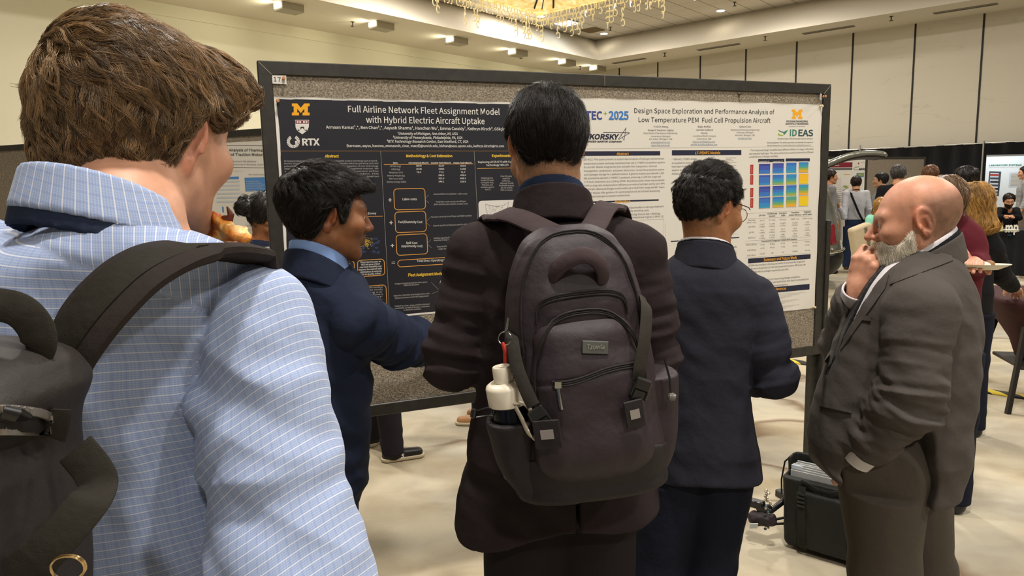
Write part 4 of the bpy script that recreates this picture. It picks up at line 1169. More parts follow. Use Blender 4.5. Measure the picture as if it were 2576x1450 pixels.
# ------------------------------------------------------------------ people
def hand_sdf(P, wrist, R, curl, spread=0.09, s=1.0, side=1, thumb=(0.9, 0.5)):
    """hand in its own frame: +y towards the fingertips, +z out of the back of the hand, thumb on side*(-x).
    curl: bend of each finger (index..little) in radians per joint"""
    q = ((P - np.asarray(wrist, f32)) @ np.asarray(R, f32)) / f32(s)
    d = cap(q, (0, -0.03, 0), (0, 0.015, 0), 0.025, 0.026)
    palm = ell(q, (0, 0.050, -0.002), (0.042, 0.056, 0.0165))
    d = smin(d, palm, 0.02)
    names = [(-0.031, 0.088, (0.042, 0.025, 0.021), 0.0092), (-0.010, 0.094, (0.046, 0.029, 0.022), 0.0095), (0.011, 0.090, (0.042, 0.027, 0.021), 0.0090), (0.030, 0.080, (0.033, 0.021, 0.019), 0.0080)]
    for k, (x, y, L, r) in enumerate(names):
        p = np.array([side * x, y - 0.03, 0.0]); pts = [p]; a = 0.0
        sp = side * x / 0.03 * spread
        p2 = np.array([side * x, y, 0.001]); pts.append(p2); p = p2
        for j, l in enumerate(L):
            a += curl[k][j] if hasattr(curl[k], '__len__') else curl[k]
            dirv = np.array([math.sin(sp) * math.cos(a), math.cos(sp) * math.cos(a), -math.sin(a)])
            p = p + dirv * l; pts.append(p)
        rr = [r * 1.02, r * 1.12, r * 1.04, r * 0.97, r * 0.84]
        d = smin(d, chain(q, pts, rr, 0.005), 0.008)
    t0 = np.array([-side * 0.022, 0.018, -0.006]); a, b = thumb
    d1 = np.array([-side * math.sin(a), math.cos(a), -math.sin(b)]); d1 /= np.linalg.norm(d1)
    t1 = t0 + d1 * 0.043
    d2 = np.array([-side * math.sin(a * 0.55), math.cos(a * 0.55), -math.sin(b * 1.3)]); d2 /= np.linalg.norm(d2)
    t2 = t1 + d2 * 0.032; t3 = t2 + (d2 * 0.9 + np.array([side * 0.15, 0.2, 0])) * 0.022
    d = smin(d, chain(q, [t0, t1, t2, t3], [0.016, 0.0125, 0.0112, 0.0092], 0.008), 0.016)
    return d * f32(s)

def head_parts(q, p):
    """head in its own frame (x right, y forward, z up, eyes near z=0), metres for a 0.23 m head"""
    q = np.asarray(q, f32)
    s = np.stack([np.abs(q[:, 0]), q[:, 1], q[:, 2]], 1)
    w = p.get('wide', 1.0)
    d = ell(s, (0, -0.012, 0.028), (0.0755 * w, 0.0985, 0.089))
    d = smin(d, ell(s, (0, 0.028, -0.020), (0.0655 * w, 0.067, 0.085)), 0.03)
    d = smin(d, cap(s, (0.0, 0.045, -0.072), (0, 0.073, -0.100), 0.040, 0.0175), 0.03)
    jw = p.get('jaw', 1.0)
    d = smin(d, cap(s, (0.050 * jw, 0.0, -0.062), (0.018, 0.070, -0.102), 0.019, 0.018), 0.026)
    d = smin(d, cap(s, (0.010, 0.090, 0.022), (0.046, 0.074, 0.022), 0.010, 0.010), 0.02)
    d = smin(d, ell(s, (0.046, 0.062, -0.026), (0.024, 0.024, 0.020)), 0.03)
    d = smax(d, -ell(s, (0.032, 0.099, -0.001), (0.020, 0.016, 0.012)), 0.012)
    d = smin(d, ell(s, (0.031, 0.0795, 0.003), (0.0150, 0.0130, 0.0115)), 0.004)
    n = p.get('nose', 1.0)
    d = smin(d, cap(s, (0, 0.091, 0.014), (0, 0.100 + 0.016 * n, -0.030), 0.0075, 0.0115), 0.014)
    d = smin(d, ell(s, (0.0125, 0.102, -0.034), (0.0085, 0.012, 0.009)), 0.008)
    d = smin(d, cap(s, (0, 0.093, -0.050), (0, 0.0955, -0.058), 0.010, 0.008), 0.014)
    d = smin(d, cap(s, (0, 0.0985, -0.0605), (0.021, 0.087, -0.0635), 0.0062, 0.0030), 0.007)
    d = smin(d, cap(s, (0, 0.0965, -0.0735), (0.019, 0.086, -0.070), 0.0072, 0.0034), 0.007)
    d = smax(d, -cap(s, (0, 0.107, -0.0668), (0.022, 0.094, -0.0668), 0.0022, 0.0014), 0.004)
    # ear
    ea = p.get('ear_out', 0.42); es = p.get('ear', 1.0)
    R = rotz(-ea) @ rotx(-0.20) 
    e = (s - A3(0.070 * w, -0.006, -0.010)) @ R / f32(es)
    # frame: y towards the back edge is negative, x outward
    e2 = e - A3(0.004, -0.010, 0)
    disc = ell(e2, (0, 0, 0.002), (0.0060, 0.0185, 0.0325))
    # helix rim
    yz = np.sqrt((e2[:, 1] / 0.0175) ** 2 + ((e2[:, 2] - 0.004) / 0.0300) ** 2) + 1e-6
    rim = np.sqrt(((yz - 1) * 0.021) ** 2 + (e2[:, 0] - 0.005) ** 2) - 0.0042
    rim = np.where((e2[:, 2] < -0.012) & (e2[:, 1] > 0.004), disc + 0.02, rim)
    lobe = ell(e2, (0.001, 0.004, -0.029), (0.0058, 0.0085, 0.0105))
    con = ell(e2, (0.008, 0.004, -0.004), (0.0085, 0.0090, 0.0150))
    anti = cap(e2, (0.0045, -0.007, 0.012), (0.0045, -0.006, -0.014), 0.0034, 0.0030)
    ear = smin(disc, rim, 0.005); ear = smax(ear, -con, 0.005); ear = smin(ear, smin(lobe, anti, 0.004), 0.006)
    trag = ell(e2, (0.003, 0.0135, -0.006), (0.0045, 0.0045, 0.0065)); ear = smin(ear, trag, 0.004)
    d = smin(d, ear * f32(es), 0.007)
    return d

def hair_mesh_strands(name, roots, dirs, nrm, L, f, m, parent, steps=9, width=0.0005, lift=0.35, grav=0.0, curl=0.0, clump=0.6, per=18, spread=0.006, seed=3, wave=0.0, follow=0.8, taper=0.25, minoff=0.0012, colvar=0.25, rise=0.008, hold=0.55):
    """hair as thin tapering three-sided strands in locks that follow the skull f; all positions in metres of f's frame"""
    rs = np.random.RandomState(seed); G = len(roots)
    P = roots.copy().astype(float); D = dirs.astype(float)
    path = [P.copy()]; Lg = L * rs.uniform(0.75, 1.2, G); st = Lg / (steps - 1)
    ph = rs.uniform(0, 6.28, G); side = np.cross(D, nrm)
    side /= np.linalg.norm(side, axis=1, keepdims=True) + 1e-9
    for k in range(1, steps):
        t = k / (steps - 1)
        g = grad(f, P)
        d = D + np.array([0, 0, -1.0]) * grav * t + curl * np.sin(ph + t * 3.0 + 0)[:, None] * side + wave * np.cos(ph * 1.7 + t * 9)[:, None] * side
        d = d - g * ((d * g).sum(1, keepdims=True)) * follow
        d += g * lift * (1 - t) ** 1.0 * rs.uniform(0.3, 1.0, (G, 1))
        d += rs.normal(0, 0.10, (G, 3))
        d /= np.linalg.norm(d, axis=1, keepdims=True) + 1e-9
        P = P + d * st[:, None]
        dist = f(P.astype(f32))
        push = np.maximum(minoff - dist, 0)
        over = np.maximum(dist - (minoff + .002 + rise * t), 0) * hold
        P = P + g * (push - over)[:, None]
        D = D * 0.75 + d * 0.25
        path.append(P.copy())
    path = np.stack(path, 1)                      # G, steps, 3
    n = G * per
    gi = np.repeat(np.arange(G), per)
    off = rs.normal(0, spread, (n, 3)); off -= nrm[gi] * ((off * nrm[gi]).sum(1, keepdims=True)) * 0.7
    t = np.linspace(0, 1, steps)
    k = (1 - clump * t ** 0.8)[None, :, None]
    S = path[gi] + off[:, None, :] * k + np.cumsum(rs.normal(0, spread * 0.10, (n, steps, 3)), 1)
    cut = rs.uniform(0.7, 1.0, n)
    S = S[:, :1] + (S - S[:, :1]) * 1.0
    # shorten some strands
    idx = t[None, :] * cut[:, None] * (steps - 1); i0 = np.minimum(idx.astype(int), steps - 2); fr = (idx - i0)[..., None]
    ar = np.arange(n)[:, None]
    S = S[ar, i0] * (1 - fr) + S[ar, i0 + 1] * fr
    w = width * (1 - (1 - taper) * t ** 1.5)[None, :] * rs.uniform(0.7, 1.3, (n, 1))
    T = np.gradient(S, axis=1); T /= np.linalg.norm(T, axis=2, keepdims=True) + 1e-9
    U = np.cross(T, np.repeat(nrm[gi][:, None, :], steps, 1)); U /= np.linalg.norm(U, axis=2, keepdims=True) + 1e-9
    B = np.cross(T, U)
    V = np.stack([S + w[..., None] * (math.cos(a) * U + math.sin(a) * B) for a in (0.5, 2.6, 4.7)], 2)   # n, steps, 3, 3
    V = V.reshape(-1, 3)
    base = (np.arange(n) * steps * 3)[:, None, None]
    r = np.arange(steps - 1)[None, :, None] * 3
    F = []
    for c in range(3):
        a = base + r + c; b = base + r + (c + 1) % 3
        F.append(np.concatenate([a, b, b + 3, a + 3], 2).reshape(-1, 4))
    F = np.concatenate(F)
    tone = np.clip(1 + rs.normal(0, colvar, G), 0.4, 2.0)[gi] * rs.uniform(0.85, 1.15, n)
    tone = np.repeat(tone, steps * 3)
    return V, F, tone

def hair_mat(name, col, rough=0.38, spec=0.5):
    def bld(nt, b):
        a = N(nt, 'ShaderNodeAttribute', attribute_name='tone')
        c = mixc(nt, 1.0, col, a.outputs['Color'], 'MULTIPLY')
        nt.links.new(c, b.inputs['Base Color'])
    return node_mat(name, bld, rough, spec)

def skin_mat(name, rough=0.48):
    def bld(nt, b):
        tc = N(nt, 'ShaderNodeTexCoord')
        a = N(nt, 'ShaderNodeAttribute', attribute_name='tint')
        n = N(nt, 'ShaderNodeTexNoise', i_Scale=55.0, i_Detail=4.0); nt.links.new(tc.outputs['Object'], n.inputs['Vector'])
        r = ramp(nt, [(0.3, 0.86), (0.7, 1.06)], n.outputs['Fac'])
        c = mixc(nt, 1.0, a.outputs['Color'], r.outputs['Color'], 'MULTIPLY')
        nt.links.new(c, b.inputs['Base Color'])
        b.inputs['Subsurface Weight'].default_value = 0.12
        b.inputs['Subsurface Radius'].default_value = (0.010, 0.004, 0.002); b.inputs['Subsurface Scale'].default_value = 1.0
        n2 = N(nt, 'ShaderNodeTexNoise', i_Scale=420.0, i_Detail=2.0); nt.links.new(tc.outputs['Object'], n2.inputs['Vector'])
        bp = N(nt, 'ShaderNodeBump', i_Strength=0.18, i_Distance=0.001); nt.links.new(n2.outputs['Fac'], bp.inputs['Height']); nt.links.new(bp.outputs['Normal'], b.inputs['Normal'])
    return node_mat(name, bld, rough, 0.4)
M_SKIN = skin_mat('skin')

class Person:
    J0 = dict(hipL=(-.095, 0, .93), hipR=(.095, 0, .93), kneeL=(-.105, .02, .50), kneeR=(.105, .02, .50), ankL=(-.11, -.02, .09), ankR=(.11, -.02, .09),
              shL=(-.178, -.01, 1.435), shR=(.178, -.01, 1.435), elL=(-.235, -.03, 1.15), elR=(.235, -.03, 1.15), wrL=(-.23, .06, .91), wrR=(.23, .06, .91),
              neck=(0, -.02, 1.50), head=(0, .015, 1.635), pelvis=(0, 0, .98), chest=(0, 0, 1.30))
    def __init__(self, base, yaw, height, skin, label, joints=None, head=None, **kw):
        self.base = np.array([base[0], base[1], 0.0]); self.yaw = yaw; self.s = height / 1.75; self.kw = kw
        self.Rw = rotz(-yaw).astype(float)
        self.J = {k: self.w(v) for k, v in self.J0.items()}
        for k, v in (joints or {}).items(): self.J[k] = np.asarray(v, float)
        h = head or {}
        self.hs = h.get('scale', self.s ** 0.5)
        self.hc = np.asarray(h.get('at', self.J['head']), float)
        self.hR = head_rot(h.get('yaw', yaw), h.get('pitch', 0), h.get('roll', 0)).astype(float)
        self.hp = h; self.skin = np.array(lin(skin)); self.label = label
        self.root = None
    def sil(self, rows, Y, yaw=0.0):
        """loft from (row, left, right, half-depth[, nearer]) outlines read off the photo at distance Y"""
        out = []
        for r in rows:
            y, xl, xr, b = r[:4]; dy = r[4] if len(r) > 4 else 0
            a = at(xl, y, Y + dy); c = at(xr, y, Y + dy); m = (a + c) / 2
            be = math.atan2(m[0], m[1]); out.append((m[2], m[0], m[1], (c[0] - a[0]) / 2 * math.cos(be), b, be + yaw))
        return Loft(out, self.kw.get('sq', 2.5))
    def w(self, v): return self.base + self.Rw @ (np.asarray(v, float) * self.s)
    def hl(self, P): return (((np.asarray(P, f32) - self.hc.astype(f32)) @ self.hR.astype(f32)) / f32(self.hs)).astype(f32)
    def hw(self, q): return self.hc + (np.asarray(q, float) * self.hs) @ self.hR.T
    def hv(self, q): return np.asarray(q, float) @ self.hR.T
    def torso(self, rows):
        """rows in template units: (z, a, b[, dy[, dx]]) -> world loft"""
        out = []
        for r in rows:
            z, a, b = r[:3]; dy = r[3] if len(r) > 3 else 0; dx = r[4] if len(r) > 4 else 0
            c = self.w((dx, dy, z)); out.append((c[2], c[0], c[1], a * self.s, b * self.s, self.yaw))
        return Loft(out, self.kw.get('sq', 2.5))
    def body(self, h=0.005, hands=(), extra=None, tint=None, feet=True, under=None, name='person', cat='person', group=None):
        J, s = self.J, self.s; k = self.kw.get('girth', 1.0)
        T = self.torso([(.84, .13 * k, .09 * k), (.95, .158 * k, .105 * k), (1.08, .145 * k, .10 * k), (1.25, .15 * k, .105 * k), (1.36, .155, .10), (1.43, .14, .085, -.01), (1.49, .085, .06, -.015), (1.52, .055, .05, -.015)])
        hand_f = list(hands)
        nk = self.kw.get('neckr', 1.0); n0 = J['neck']; hb = self.hw((0, -0.025, -0.04))
        def f(P):
            d = T(P)
            if under: d = smax(d, under(P, -0.014), .01)
            d = smin(d, cap(P, n0 + (0, 0, -0.04 * s), n0, .068 * s * nk, .060 * s * nk), .04)
            d = smin(d, cap(P, n0, hb, .0585 * s * nk, .054 * s * nk), .03)
            for S in 'LR':
                d = smin(d, chain(P, [J['sh' + S], J['el' + S], J['wr' + S]], [.050 * s, .040 * s, .027 * s], .02), .03)
                lg = chain(P, [J['hip' + S], J['knee' + S], J['ank' + S]], [.085 * s, .056 * s, .038 * s], .03)
                if under: lg = smax(lg, np.where(P[:, 2] > under.z[0] + .02, under(P, -0.02, False), -1).astype(f32), .005)
                d = smin(d, lg, .03)
                if feet:
                    fw = self.Rw @ np.array([0, 1.0, 0]); d = smin(d, cap(P, J['ank' + S] + (0, 0, -.045 * s), J['ank' + S] + fw * .15 * s + (0, 0, -.060 * s), .034 * s, .024 * s), .02)
            q = self.hl(P)
            near = np.abs(q).max(1) < 0.19
            hd = np.linalg.norm(q, axis=1) - 0.13
            if near.any(): hd[near] = head_parts(q[near], self.hp)
            d = smin(d, hd * f32(self.hs), .022)
            for hf in hand_f: d = smin(d, hf(P), .012)
            if extra: d = extra(P, d)
            return d
        pts = np.array(list(J.values()) + [self.hc + (0, 0, .15), self.base])
        lo = pts.min(0) - .20; hi = pts.max(0) + .20; lo[2] = -0.02
        V, F = surf(f, lo, hi, h)
        V = relax(V, F, 1, 0.35)
        q = self.hl(V)
        c = np.tile(self.skin, (len(V), 1))
        def blend(c, mask, col, amt):
            m = np.clip(mask, 0, 1)[:, None] * amt; return c * (1 - m) + np.array(col) * m
        red = self.skin * np.array([1.0, 0.62, 0.55])
        s_ = np.abs(q[:, 0])
        c = blend(c, (s_ > .072) * (np.abs(q[:, 2] + .01) < .05) * (q[:, 1] < .012) * (q[:, 1] > -.045), red, 0.5)
        c = blend(c, np.exp(-((q[:, 0] / .02) ** 2 + ((q[:, 1] - .11) / .02) ** 2 + ((q[:, 2] + .032) / .018) ** 2)), red, 0.5)
        c = blend(c, np.exp(-((s_ / .024) ** 2 + ((q[:, 1] - .095) / .02) ** 2 + ((q[:, 2] + .067) / .009) ** 2)), self.skin * np.array([.85, .45, .42]), 0.8)
        br = np.exp(-(((q[:, 2] - .028 + .12 * np.abs(s_ - .03)) / .0055) ** 2)) * (s_ > .010) * (s_ < .052) * (q[:, 1] > .055)
        c = blend(c, br, np.array(lin(self.hp.get('brow', '241a14'))), .75)
        if tint is not None: c = tint(c, q, V, blend)
        self.root = mesh_np(name, V, F, M_SKIN, origin=self.base, attrs={'tint': c})
        tag(self.root, self.label, cat, group)
        return self.root
    def eyes(self, iris='3a2a1c'):
        for sx in (-1, 1):
            mb = MB(); c = self.hw((sx * .031, .0805, .001)); r = .0125 * self.hs
            ax = self.hv((sx * 0.05, 1, -0.05))
            mb.lathe(c, [(0, -r)] + [(r * math.sin(a), -r * math.cos(a)) for a in np.linspace(.2, 2.6, 9)], ax, 14, 0)
            mb.lathe(c + ax * r * .84, [(r * .5, 0), (r * .42, r * .12), (r * .2, r * .18), (0, r * .19)], ax, 12, 1)
            mb.lathe(c + ax * r * .985, [(r * .2, 0), (r * .12, r * .04), (0, r * .05)], ax, 10, 2)
            mb.build('eye', [mat('eye_white', 'd8d0c6', 0.25), mat('iris_' + iris, iris, 0.2), mat('pupil', '0a0908', 0.15)], self.root)
    def cloth(self, name, f, lo, hi, h, m, label=None, attrs=None, rel=1, parent=None):
        V, F = surf(f, lo, hi, h)
        if rel: V = relax(V, F, rel, 0.4)
        o = mesh_np(name, V, F, m, parent=parent or self.root, attrs=attrs(V) if attrs else None)
        if label: o['label'] = label
        return o
    def sleeve(self, S, r=(.075, .066, .050), el_k=0.03):
        J, s = self.J, self.s
        a, b, c = J['sh' + S], J['el' + S], J['wr' + S]
        return lambda P: chain(P, [a, b, c], [x * s for x in r], el_k)
    def trousers(self, m, h=0.006, r=(.105, .078, .068), fold=0.004, top=1.0, name='trousers', under=None):
        J, s = self.J, self.s
        T = self.torso([(.80, .165, .12), (.92, .185, .135), (1.02, .17, .125), (1.06, .165, .12)])
        def f(P):
            d = T(P)
            for S in 'LR':
                an = J['ank' + S] + (0, 0, -.04 * s)
                l = chain(P, [J['hip' + S], J['knee' + S], an], [x * s for x in r], .03)
                d = smin(d, l, .03)
            if under: d = smax(d, np.where(P[:, 2] > under.z[0] + .02, under(P, -0.008, False), -1).astype(f32), .005)
            z = P[:, 2]
            fo = vnoise(P * np.array([9, 9, 26], f32), 1.0, 3) * np.exp(-((z - .14) / .12) ** 2) + 0.7 * vnoise(P * np.array([14, 14, 9], f32), 1.0, 9) + 0.8 * vnoise(P * np.array([9, 9, 22], f32), 1.0, 5) * np.exp(-((z - .5 * s) / .1) ** 2)
            d = d + fold * fo.astype(f32)
            return smax(d, np.maximum(.045 * s - z, z - 1.06 * s), .008)
        pts = np.array([J[k] for k in ('hipL', 'hipR', 'kneeL', 'kneeR', 'ankL', 'ankR', 'pelvis')])
        lo = pts.min(0) - .24; hi = pts.max(0) + .24; lo[2] = 0.0
        return self.cloth(name, f, lo, hi, h, m)
    def shoes(self, m, sole=None, h=0.005, L=.20):
        J, s = self.J, self.s
        fw = self.Rw @ np.array([0, 1.0, 0])
        for S in 'LR':
            a = J['ank' + S].copy(); d = self.kw.get('foot' + S, fw)
            def f(P, a=a, d=d):
                e = cap(P, a + (0, 0, -.02 * s), a + (0, 0, -.05 * s), .045 * s, .046 * s)
                e = smin(e, cap(P, a - d * .03 * s + (0, 0, -.055 * s), a + d * .15 * s + (0, 0, -.062 * s), .040 * s, .034 * s), .03)
                return smax(e, np.maximum(a[2] - .085 * s - P[:, 2], P[:, 2] - a[2] - .01 * s), .006)
            o = self.cloth('shoe', f, a - .26, a + .26, h, m)
            if sole is not None:
                def g(P, a=a, d=d):
                    e = cap(P, a - d * .032 * s + (0, 0, -.075 * s), a + d * .155 * s + (0, 0, -.075 * s), .046 * s, .040 * s)
                    return smax(e, np.maximum(a[2] - .0899 * s - P[:, 2], P[:, 2] - (a[2] - .066 * s)), .004)
                self.cloth('sole', g, a - .26, a + .26, h, sole, parent=o)
    def hair(self, fcap, m, h=0.004, strands=None, region=None, flow=None, L=None, name='hair', label=None, cap_noise=0.0, cap_tone=0.55, **kw):
        """cap surface of the hair volume (head frame) covered with strands"""
        lo, hi = np.array([-.16, -.19, -.24]), np.array([.16, .17, .19])
        if 'box' in kw: lo, hi = kw.pop('box')
        def f(P): 
            d = fcap(P)
            if cap_noise: d = d + cap_noise * (vnoise(P, 60, 2) + 0.6 * vnoise(P, 130, 5)).astype(f32)
            return d
        V, F = surf(f, lo, hi, h)
        V = relax(V, F, 1, 0.3)
        tone = np.full(len(V), cap_tone)
        VV, FF, TT = [V], [F], [tone]
        if strands:
            rs = np.random.RandomState(kw.get('seed', 3))
            g = grad(fcap, V)
            okr = np.ones(len(V), bool) if region is None else region(V, g)
            cand = np.where(okr)[0]
            pick = rs.choice(cand, min(strands, len(cand)), replace=len(cand) < strands)
            R0 = V[pick] - g[pick] * 0.001; Nn = g[pick].astype(float)
            D = flow(R0, Nn); D = D - Nn * (D * Nn).sum(1, keepdims=True) * 0.9
            D /= np.linalg.norm(D, axis=1, keepdims=True) + 1e-9
            Ls = L(R0) if callable(L) else np.full(len(R0), L)
            SV, SF, ST = hair_mesh_strands(name, R0, D, Nn, Ls, fcap, m, None, **kw)
            VV.append(SV); FF.append(SF + len(V)); TT.append(ST)
        V = np.concatenate(VV); F = np.concatenate(FF); T = np.concatenate(TT)
        o = mesh_np(name, self.hw(V), F, m, parent=self.root, attrs={'tone': np.repeat(T[:, None], 3, 1)})
        if label: o['label'] = label
        return o

def hairline(q, pts, k=0.012, extra=0.0):
    """height below which there is no hair, as a function of how far forward (y) the point lies"""
    ys, zs = zip(*pts)
    return np.interp(q[:, 1], ys, zs).astype(f32) - q[:, 2]
# ------------------------------------------------------------------ the five people in front of the board
def folds(P, u, fq, st=0.25, off=0.0):
    u = np.asarray(u, f32); u = u / np.linalg.norm(u)
    Q = P * f32(fq * st) + u * (P @ u)[:, None] * f32(fq * (1 - st))
    n = vnoise(Q, 1.0, off)
    return (.55 * n + .9 * (np.abs(n) - .28) + .35 * vnoise(Q, 2.1, off + 3)).astype(f32)
def bump_at(P, c, r): 
    d = P - np.asarray(c, f32); return np.exp(-((d * d).sum(1)) / (r * r))
def ring(P, c, yaw, a, b, zlo, zhi, th=0.004, flare=0.0, n=2.2):
    """cloth band round a neck; zlo/zhi are functions of the local (x, y) giving the lower and upper edge"""
    q = (P - np.asarray(c, f32)) @ rotz(-yaw)
    lo = zlo(q[:, 0], q[:, 1]); hi = zhi(q[:, 0], q[:, 1])
    e = flare * np.maximum(hi - q[:, 2], 0)
    A, B = a + e, b + e
    k = ((np.abs(q[:, 0]) / A) ** n + (np.abs(q[:, 1]) / B) ** n + 1e-9) ** (1 / n)
    d = np.abs((k - 1) * np.minimum(A, B)) - th
    return smax(d, np.maximum(lo - q[:, 2], q[:, 2] - hi), 0.003).astype(f32)

def cloth_mat(name, col, rough=0.85, weave=900.0, sheen=0.25, var=0.12, spec=0.15):
    def bld(nt, b):
        tc = N(nt, 'ShaderNodeTexCoord')
        n = N(nt, 'ShaderNodeTexNoise', i_Scale=weave, i_Detail=2.0); nt.links.new(tc.outputs['Object'], n.inputs['Vector'])
        r = ramp(nt, [(0.3, 1 - var), (0.7, 1.0)], n.outputs['Fac'])
        nt.links.new(mixc(nt, 1.0, col, r.outputs['Color'], 'MULTIPLY'), b.inputs['Base Color'])
        b.inputs['Sheen Weight'].default_value = sheen; b.inputs['Sheen Roughness'].default_value = 0.5
        b.inputs['Sheen Tint'].default_value = (*lin(col), 1)
        n2 = N(nt, 'ShaderNodeTexNoise', i_Scale=26.0, i_Detail=4.0); nt.links.new(tc.outputs['Object'], n2.inputs['Vector'])
        b1 = N(nt, 'ShaderNodeBump', i_Strength=0.5, i_Distance=0.007); nt.links.new(n2.outputs['Fac'], b1.inputs['Height'])
        b2 = N(nt, 'ShaderNodeBump', i_Strength=0.25, i_Distance=0.0012); nt.links.new(n.outputs['Fac'], b2.inputs['Height'])
        nt.links.new(b1.outputs['Normal'], b2.inputs['Normal']); nt.links.new(b2.outputs['Normal'], b.inputs['Normal'])
    return node_mat(name, bld, rough, spec)
M_PLUM = cloth_mat('jacket_plumblack', '271f21'); M_PLUMT = cloth_mat('trousers_black', '1d181b')
M_NAVYJ = cloth_mat('jacket_navy', '20273a'); M_NAVYT = cloth_mat('trousers_navy', '161926')
M_HERR = cloth_mat('jacket_herringbone', '292a34', var=0.35, weave=700)
M_GREYS = cloth_mat('suit_grey', '4d4845', var=0.22); M_GREYT2 = cloth_mat('suit_trousers_grey', '4c463f', var=0.2)
M_SHW = cloth_mat('shirt_white', 'cfccd0', sheen=0.1, var=0.05); M_SHB = cloth_mat('shirt_blue', '7f9cd0', sheen=0.1, var=0.05); M_SHN = cloth_mat('shirt_navy', '26324a', sheen=0.1)
M_LANY = cloth_mat('lanyard_black', '15171c', sheen=0.1); M_BLACKSH = mat('shoe_black', '141212', 0.4)
M_DENIM = cloth_mat('denim', '2c3a55')
HAIR_BLK = hair_mat('hair_black', '1d1814', 0.42, 0.35); HAIR_DK = hair_mat('hair_darkbrown', '2a1d14', 0.38, 0.4)
HAIR_BRN = hair_mat('hair_brown', '7a6042', 0.34, 0.5); HAIR_GRY = hair_mat('beard_grey', 'f2ead9', 0.6)
HAIR_BLD = hair_mat('hair_blond', 'b08648', 0.4)

def jacket(p, T, Y, name, m, h, rs=(.080, .070, .056), hem=None, trap=(.055, .060), wr_cut=True, extra=None, folds_amp=1.0, attrs=None, seed=0, label=None, slim=0.02, seams=True, S_='LR', carve=None):
    J, s = p.J, p.s
    fw = p.Rw @ np.array([0, 1.0, 0])
    def f(P):
        d = T(P)
        for S in 'LR':
            d = smin(d, cap(P, J['neck'] + (J['sh' + S] - J['neck']) * .3 + (0, 0, -.03 * s), J['sh' + S], trap[0] * s, trap[1] * s), .05)
        if carve: d = smax(d, -carve(P), .008)
        arms = None
        for S in S_:
            a, b, c = J['sh' + S], J['el' + S], J['wr' + S]
            e = cap(P, a, b, rs[0] * s, rs[1] * s); e2 = cap(P, b, c, rs[1] * s, rs[2] * s)
            u = (b - a) / np.linalg.norm(b - a); v = (c - b) / np.linalg.norm(c - b)
            fo = folds(P, u, 30, .22, seed + 1) * bump_at(P, b, .15) * 1.5 + folds(P, u, 22, .3, seed + 5) * .6 + folds(P, v, 34, .25, seed + 8) * bump_at(P, (b + c) / 2, .16)
            fo = (.0115 * folds_amp * fo).astype(f32); e = e + fo
            # open cuff
            cut = (P - (c - v * .015)) @ v.astype(f32)
            e = smin(e, smax(e2 + fo, cut, .006), .02)
            arms = e if arms is None else np.minimum(arms, e)
        d0 = d + (.0078 * folds_amp * (folds(P, (0.2, 0, 1), 13, .45, seed + 2) + .6 * folds(P, (.7, 0, .7), 20, .3, seed + 4))).astype(f32)
        d = smin(d0, arms, slim)
        if seams:
            g = np.abs(d0 - arms); d = d + (.0025 * np.exp(-(g / .006) ** 2) * (P[:, 2] > J['shR'][2] - .22)).astype(f32)
        d = smax(d, -(cap(P, J['neck'] + (0, 0, 0.0), p.hw((0, -.02, -.03)), .060 * s, .060 * s)), .01)
        if hem is not None: d = smax(d, hem(P), .006)
        if extra: d = extra(P, d)
        return d
    pts = np.array([J[k] for k in ('shL', 'shR', 'elL', 'elR', 'wrL', 'wrR', 'neck')])
    lo = np.minimum(pts.min(0) - .14, [T.c[:, 0].min() - T.c[:, 2].max() - .05, T.c[:, 1].min() - T.c[:, 3].max() - .05, T.z[0] - .03])
    hi = np.maximum(pts.max(0) + .14, [T.c[:, 0].max() + T.c[:, 2].max() + .05, T.c[:, 1].max() + T.c[:, 3].max() + .05, T.z[-1] + .03])
    return p.cloth(name, f, lo, hi, h, m, label, attrs)
def cuff(p, S, m, r, name='shirt_cuff', L=.035, h=.003):
    J = p.J; c = J['wr' + S]; v = (c - J['el' + S]) / np.linalg.norm(c - J['el' + S])
    def f(P):
        t = (P - c) @ v.astype(f32); d = np.linalg.norm((P - c) - t[:, None] * v.astype(f32), axis=1)
        return smax(np.abs(d - r) - .003, np.maximum(-.03 - t, t - L + .018), .002).astype(f32)
    return p.cloth(name, f, c - .09, c + .09, h, m)
def collar(p, c, yaw, a, b, back, front, drop, m, name, h=.0035, flare=.45, th=.0045, lat=0.0, label=None, gap=None):
    """collar band: back/front heights above c of its upper edge, drop = band height"""
    k = (front - back) / (2 * b)
    hi = lambda x, y: (back + (y + b) * k + lat * x).astype(f32)
    lo = lambda x, y: (back - drop + (y + b) * k * .92 + lat * x).astype(f32)
    def f(P):
        d = ring(P, c, yaw, a, b, lo, hi, th, flare)
        if gap: 
            q = (P - np.asarray(c, f32)) @ rotz(-yaw); d = smax(d, q[:, 1] - gap, .004)
        return d
    c = np.asarray(c, float)
    return p.cloth(name, f, c - .17, c + .17, h, m, label)
NAPE = [(-.11, -.070), (-.06, -.066), (-.035, -.040), (-.018, .010), (.006, .028), (.014, -.005), (.026, .000), (.038, .038), (.06, .060), (.085, .078), (.11, .085)]

def fade(c, q, V, blend):
    m = np.clip((-.012 - q[:, 1]) / .02, 0, 1) * np.clip((q[:, 2] + .095) / .035, 0, 1) * (np.linalg.norm(q, axis=1) < .16)
    return blend(c, m * (.75 + .35 * vnoise(V, 300, 2)), np.array(lin('241b16')), .6)
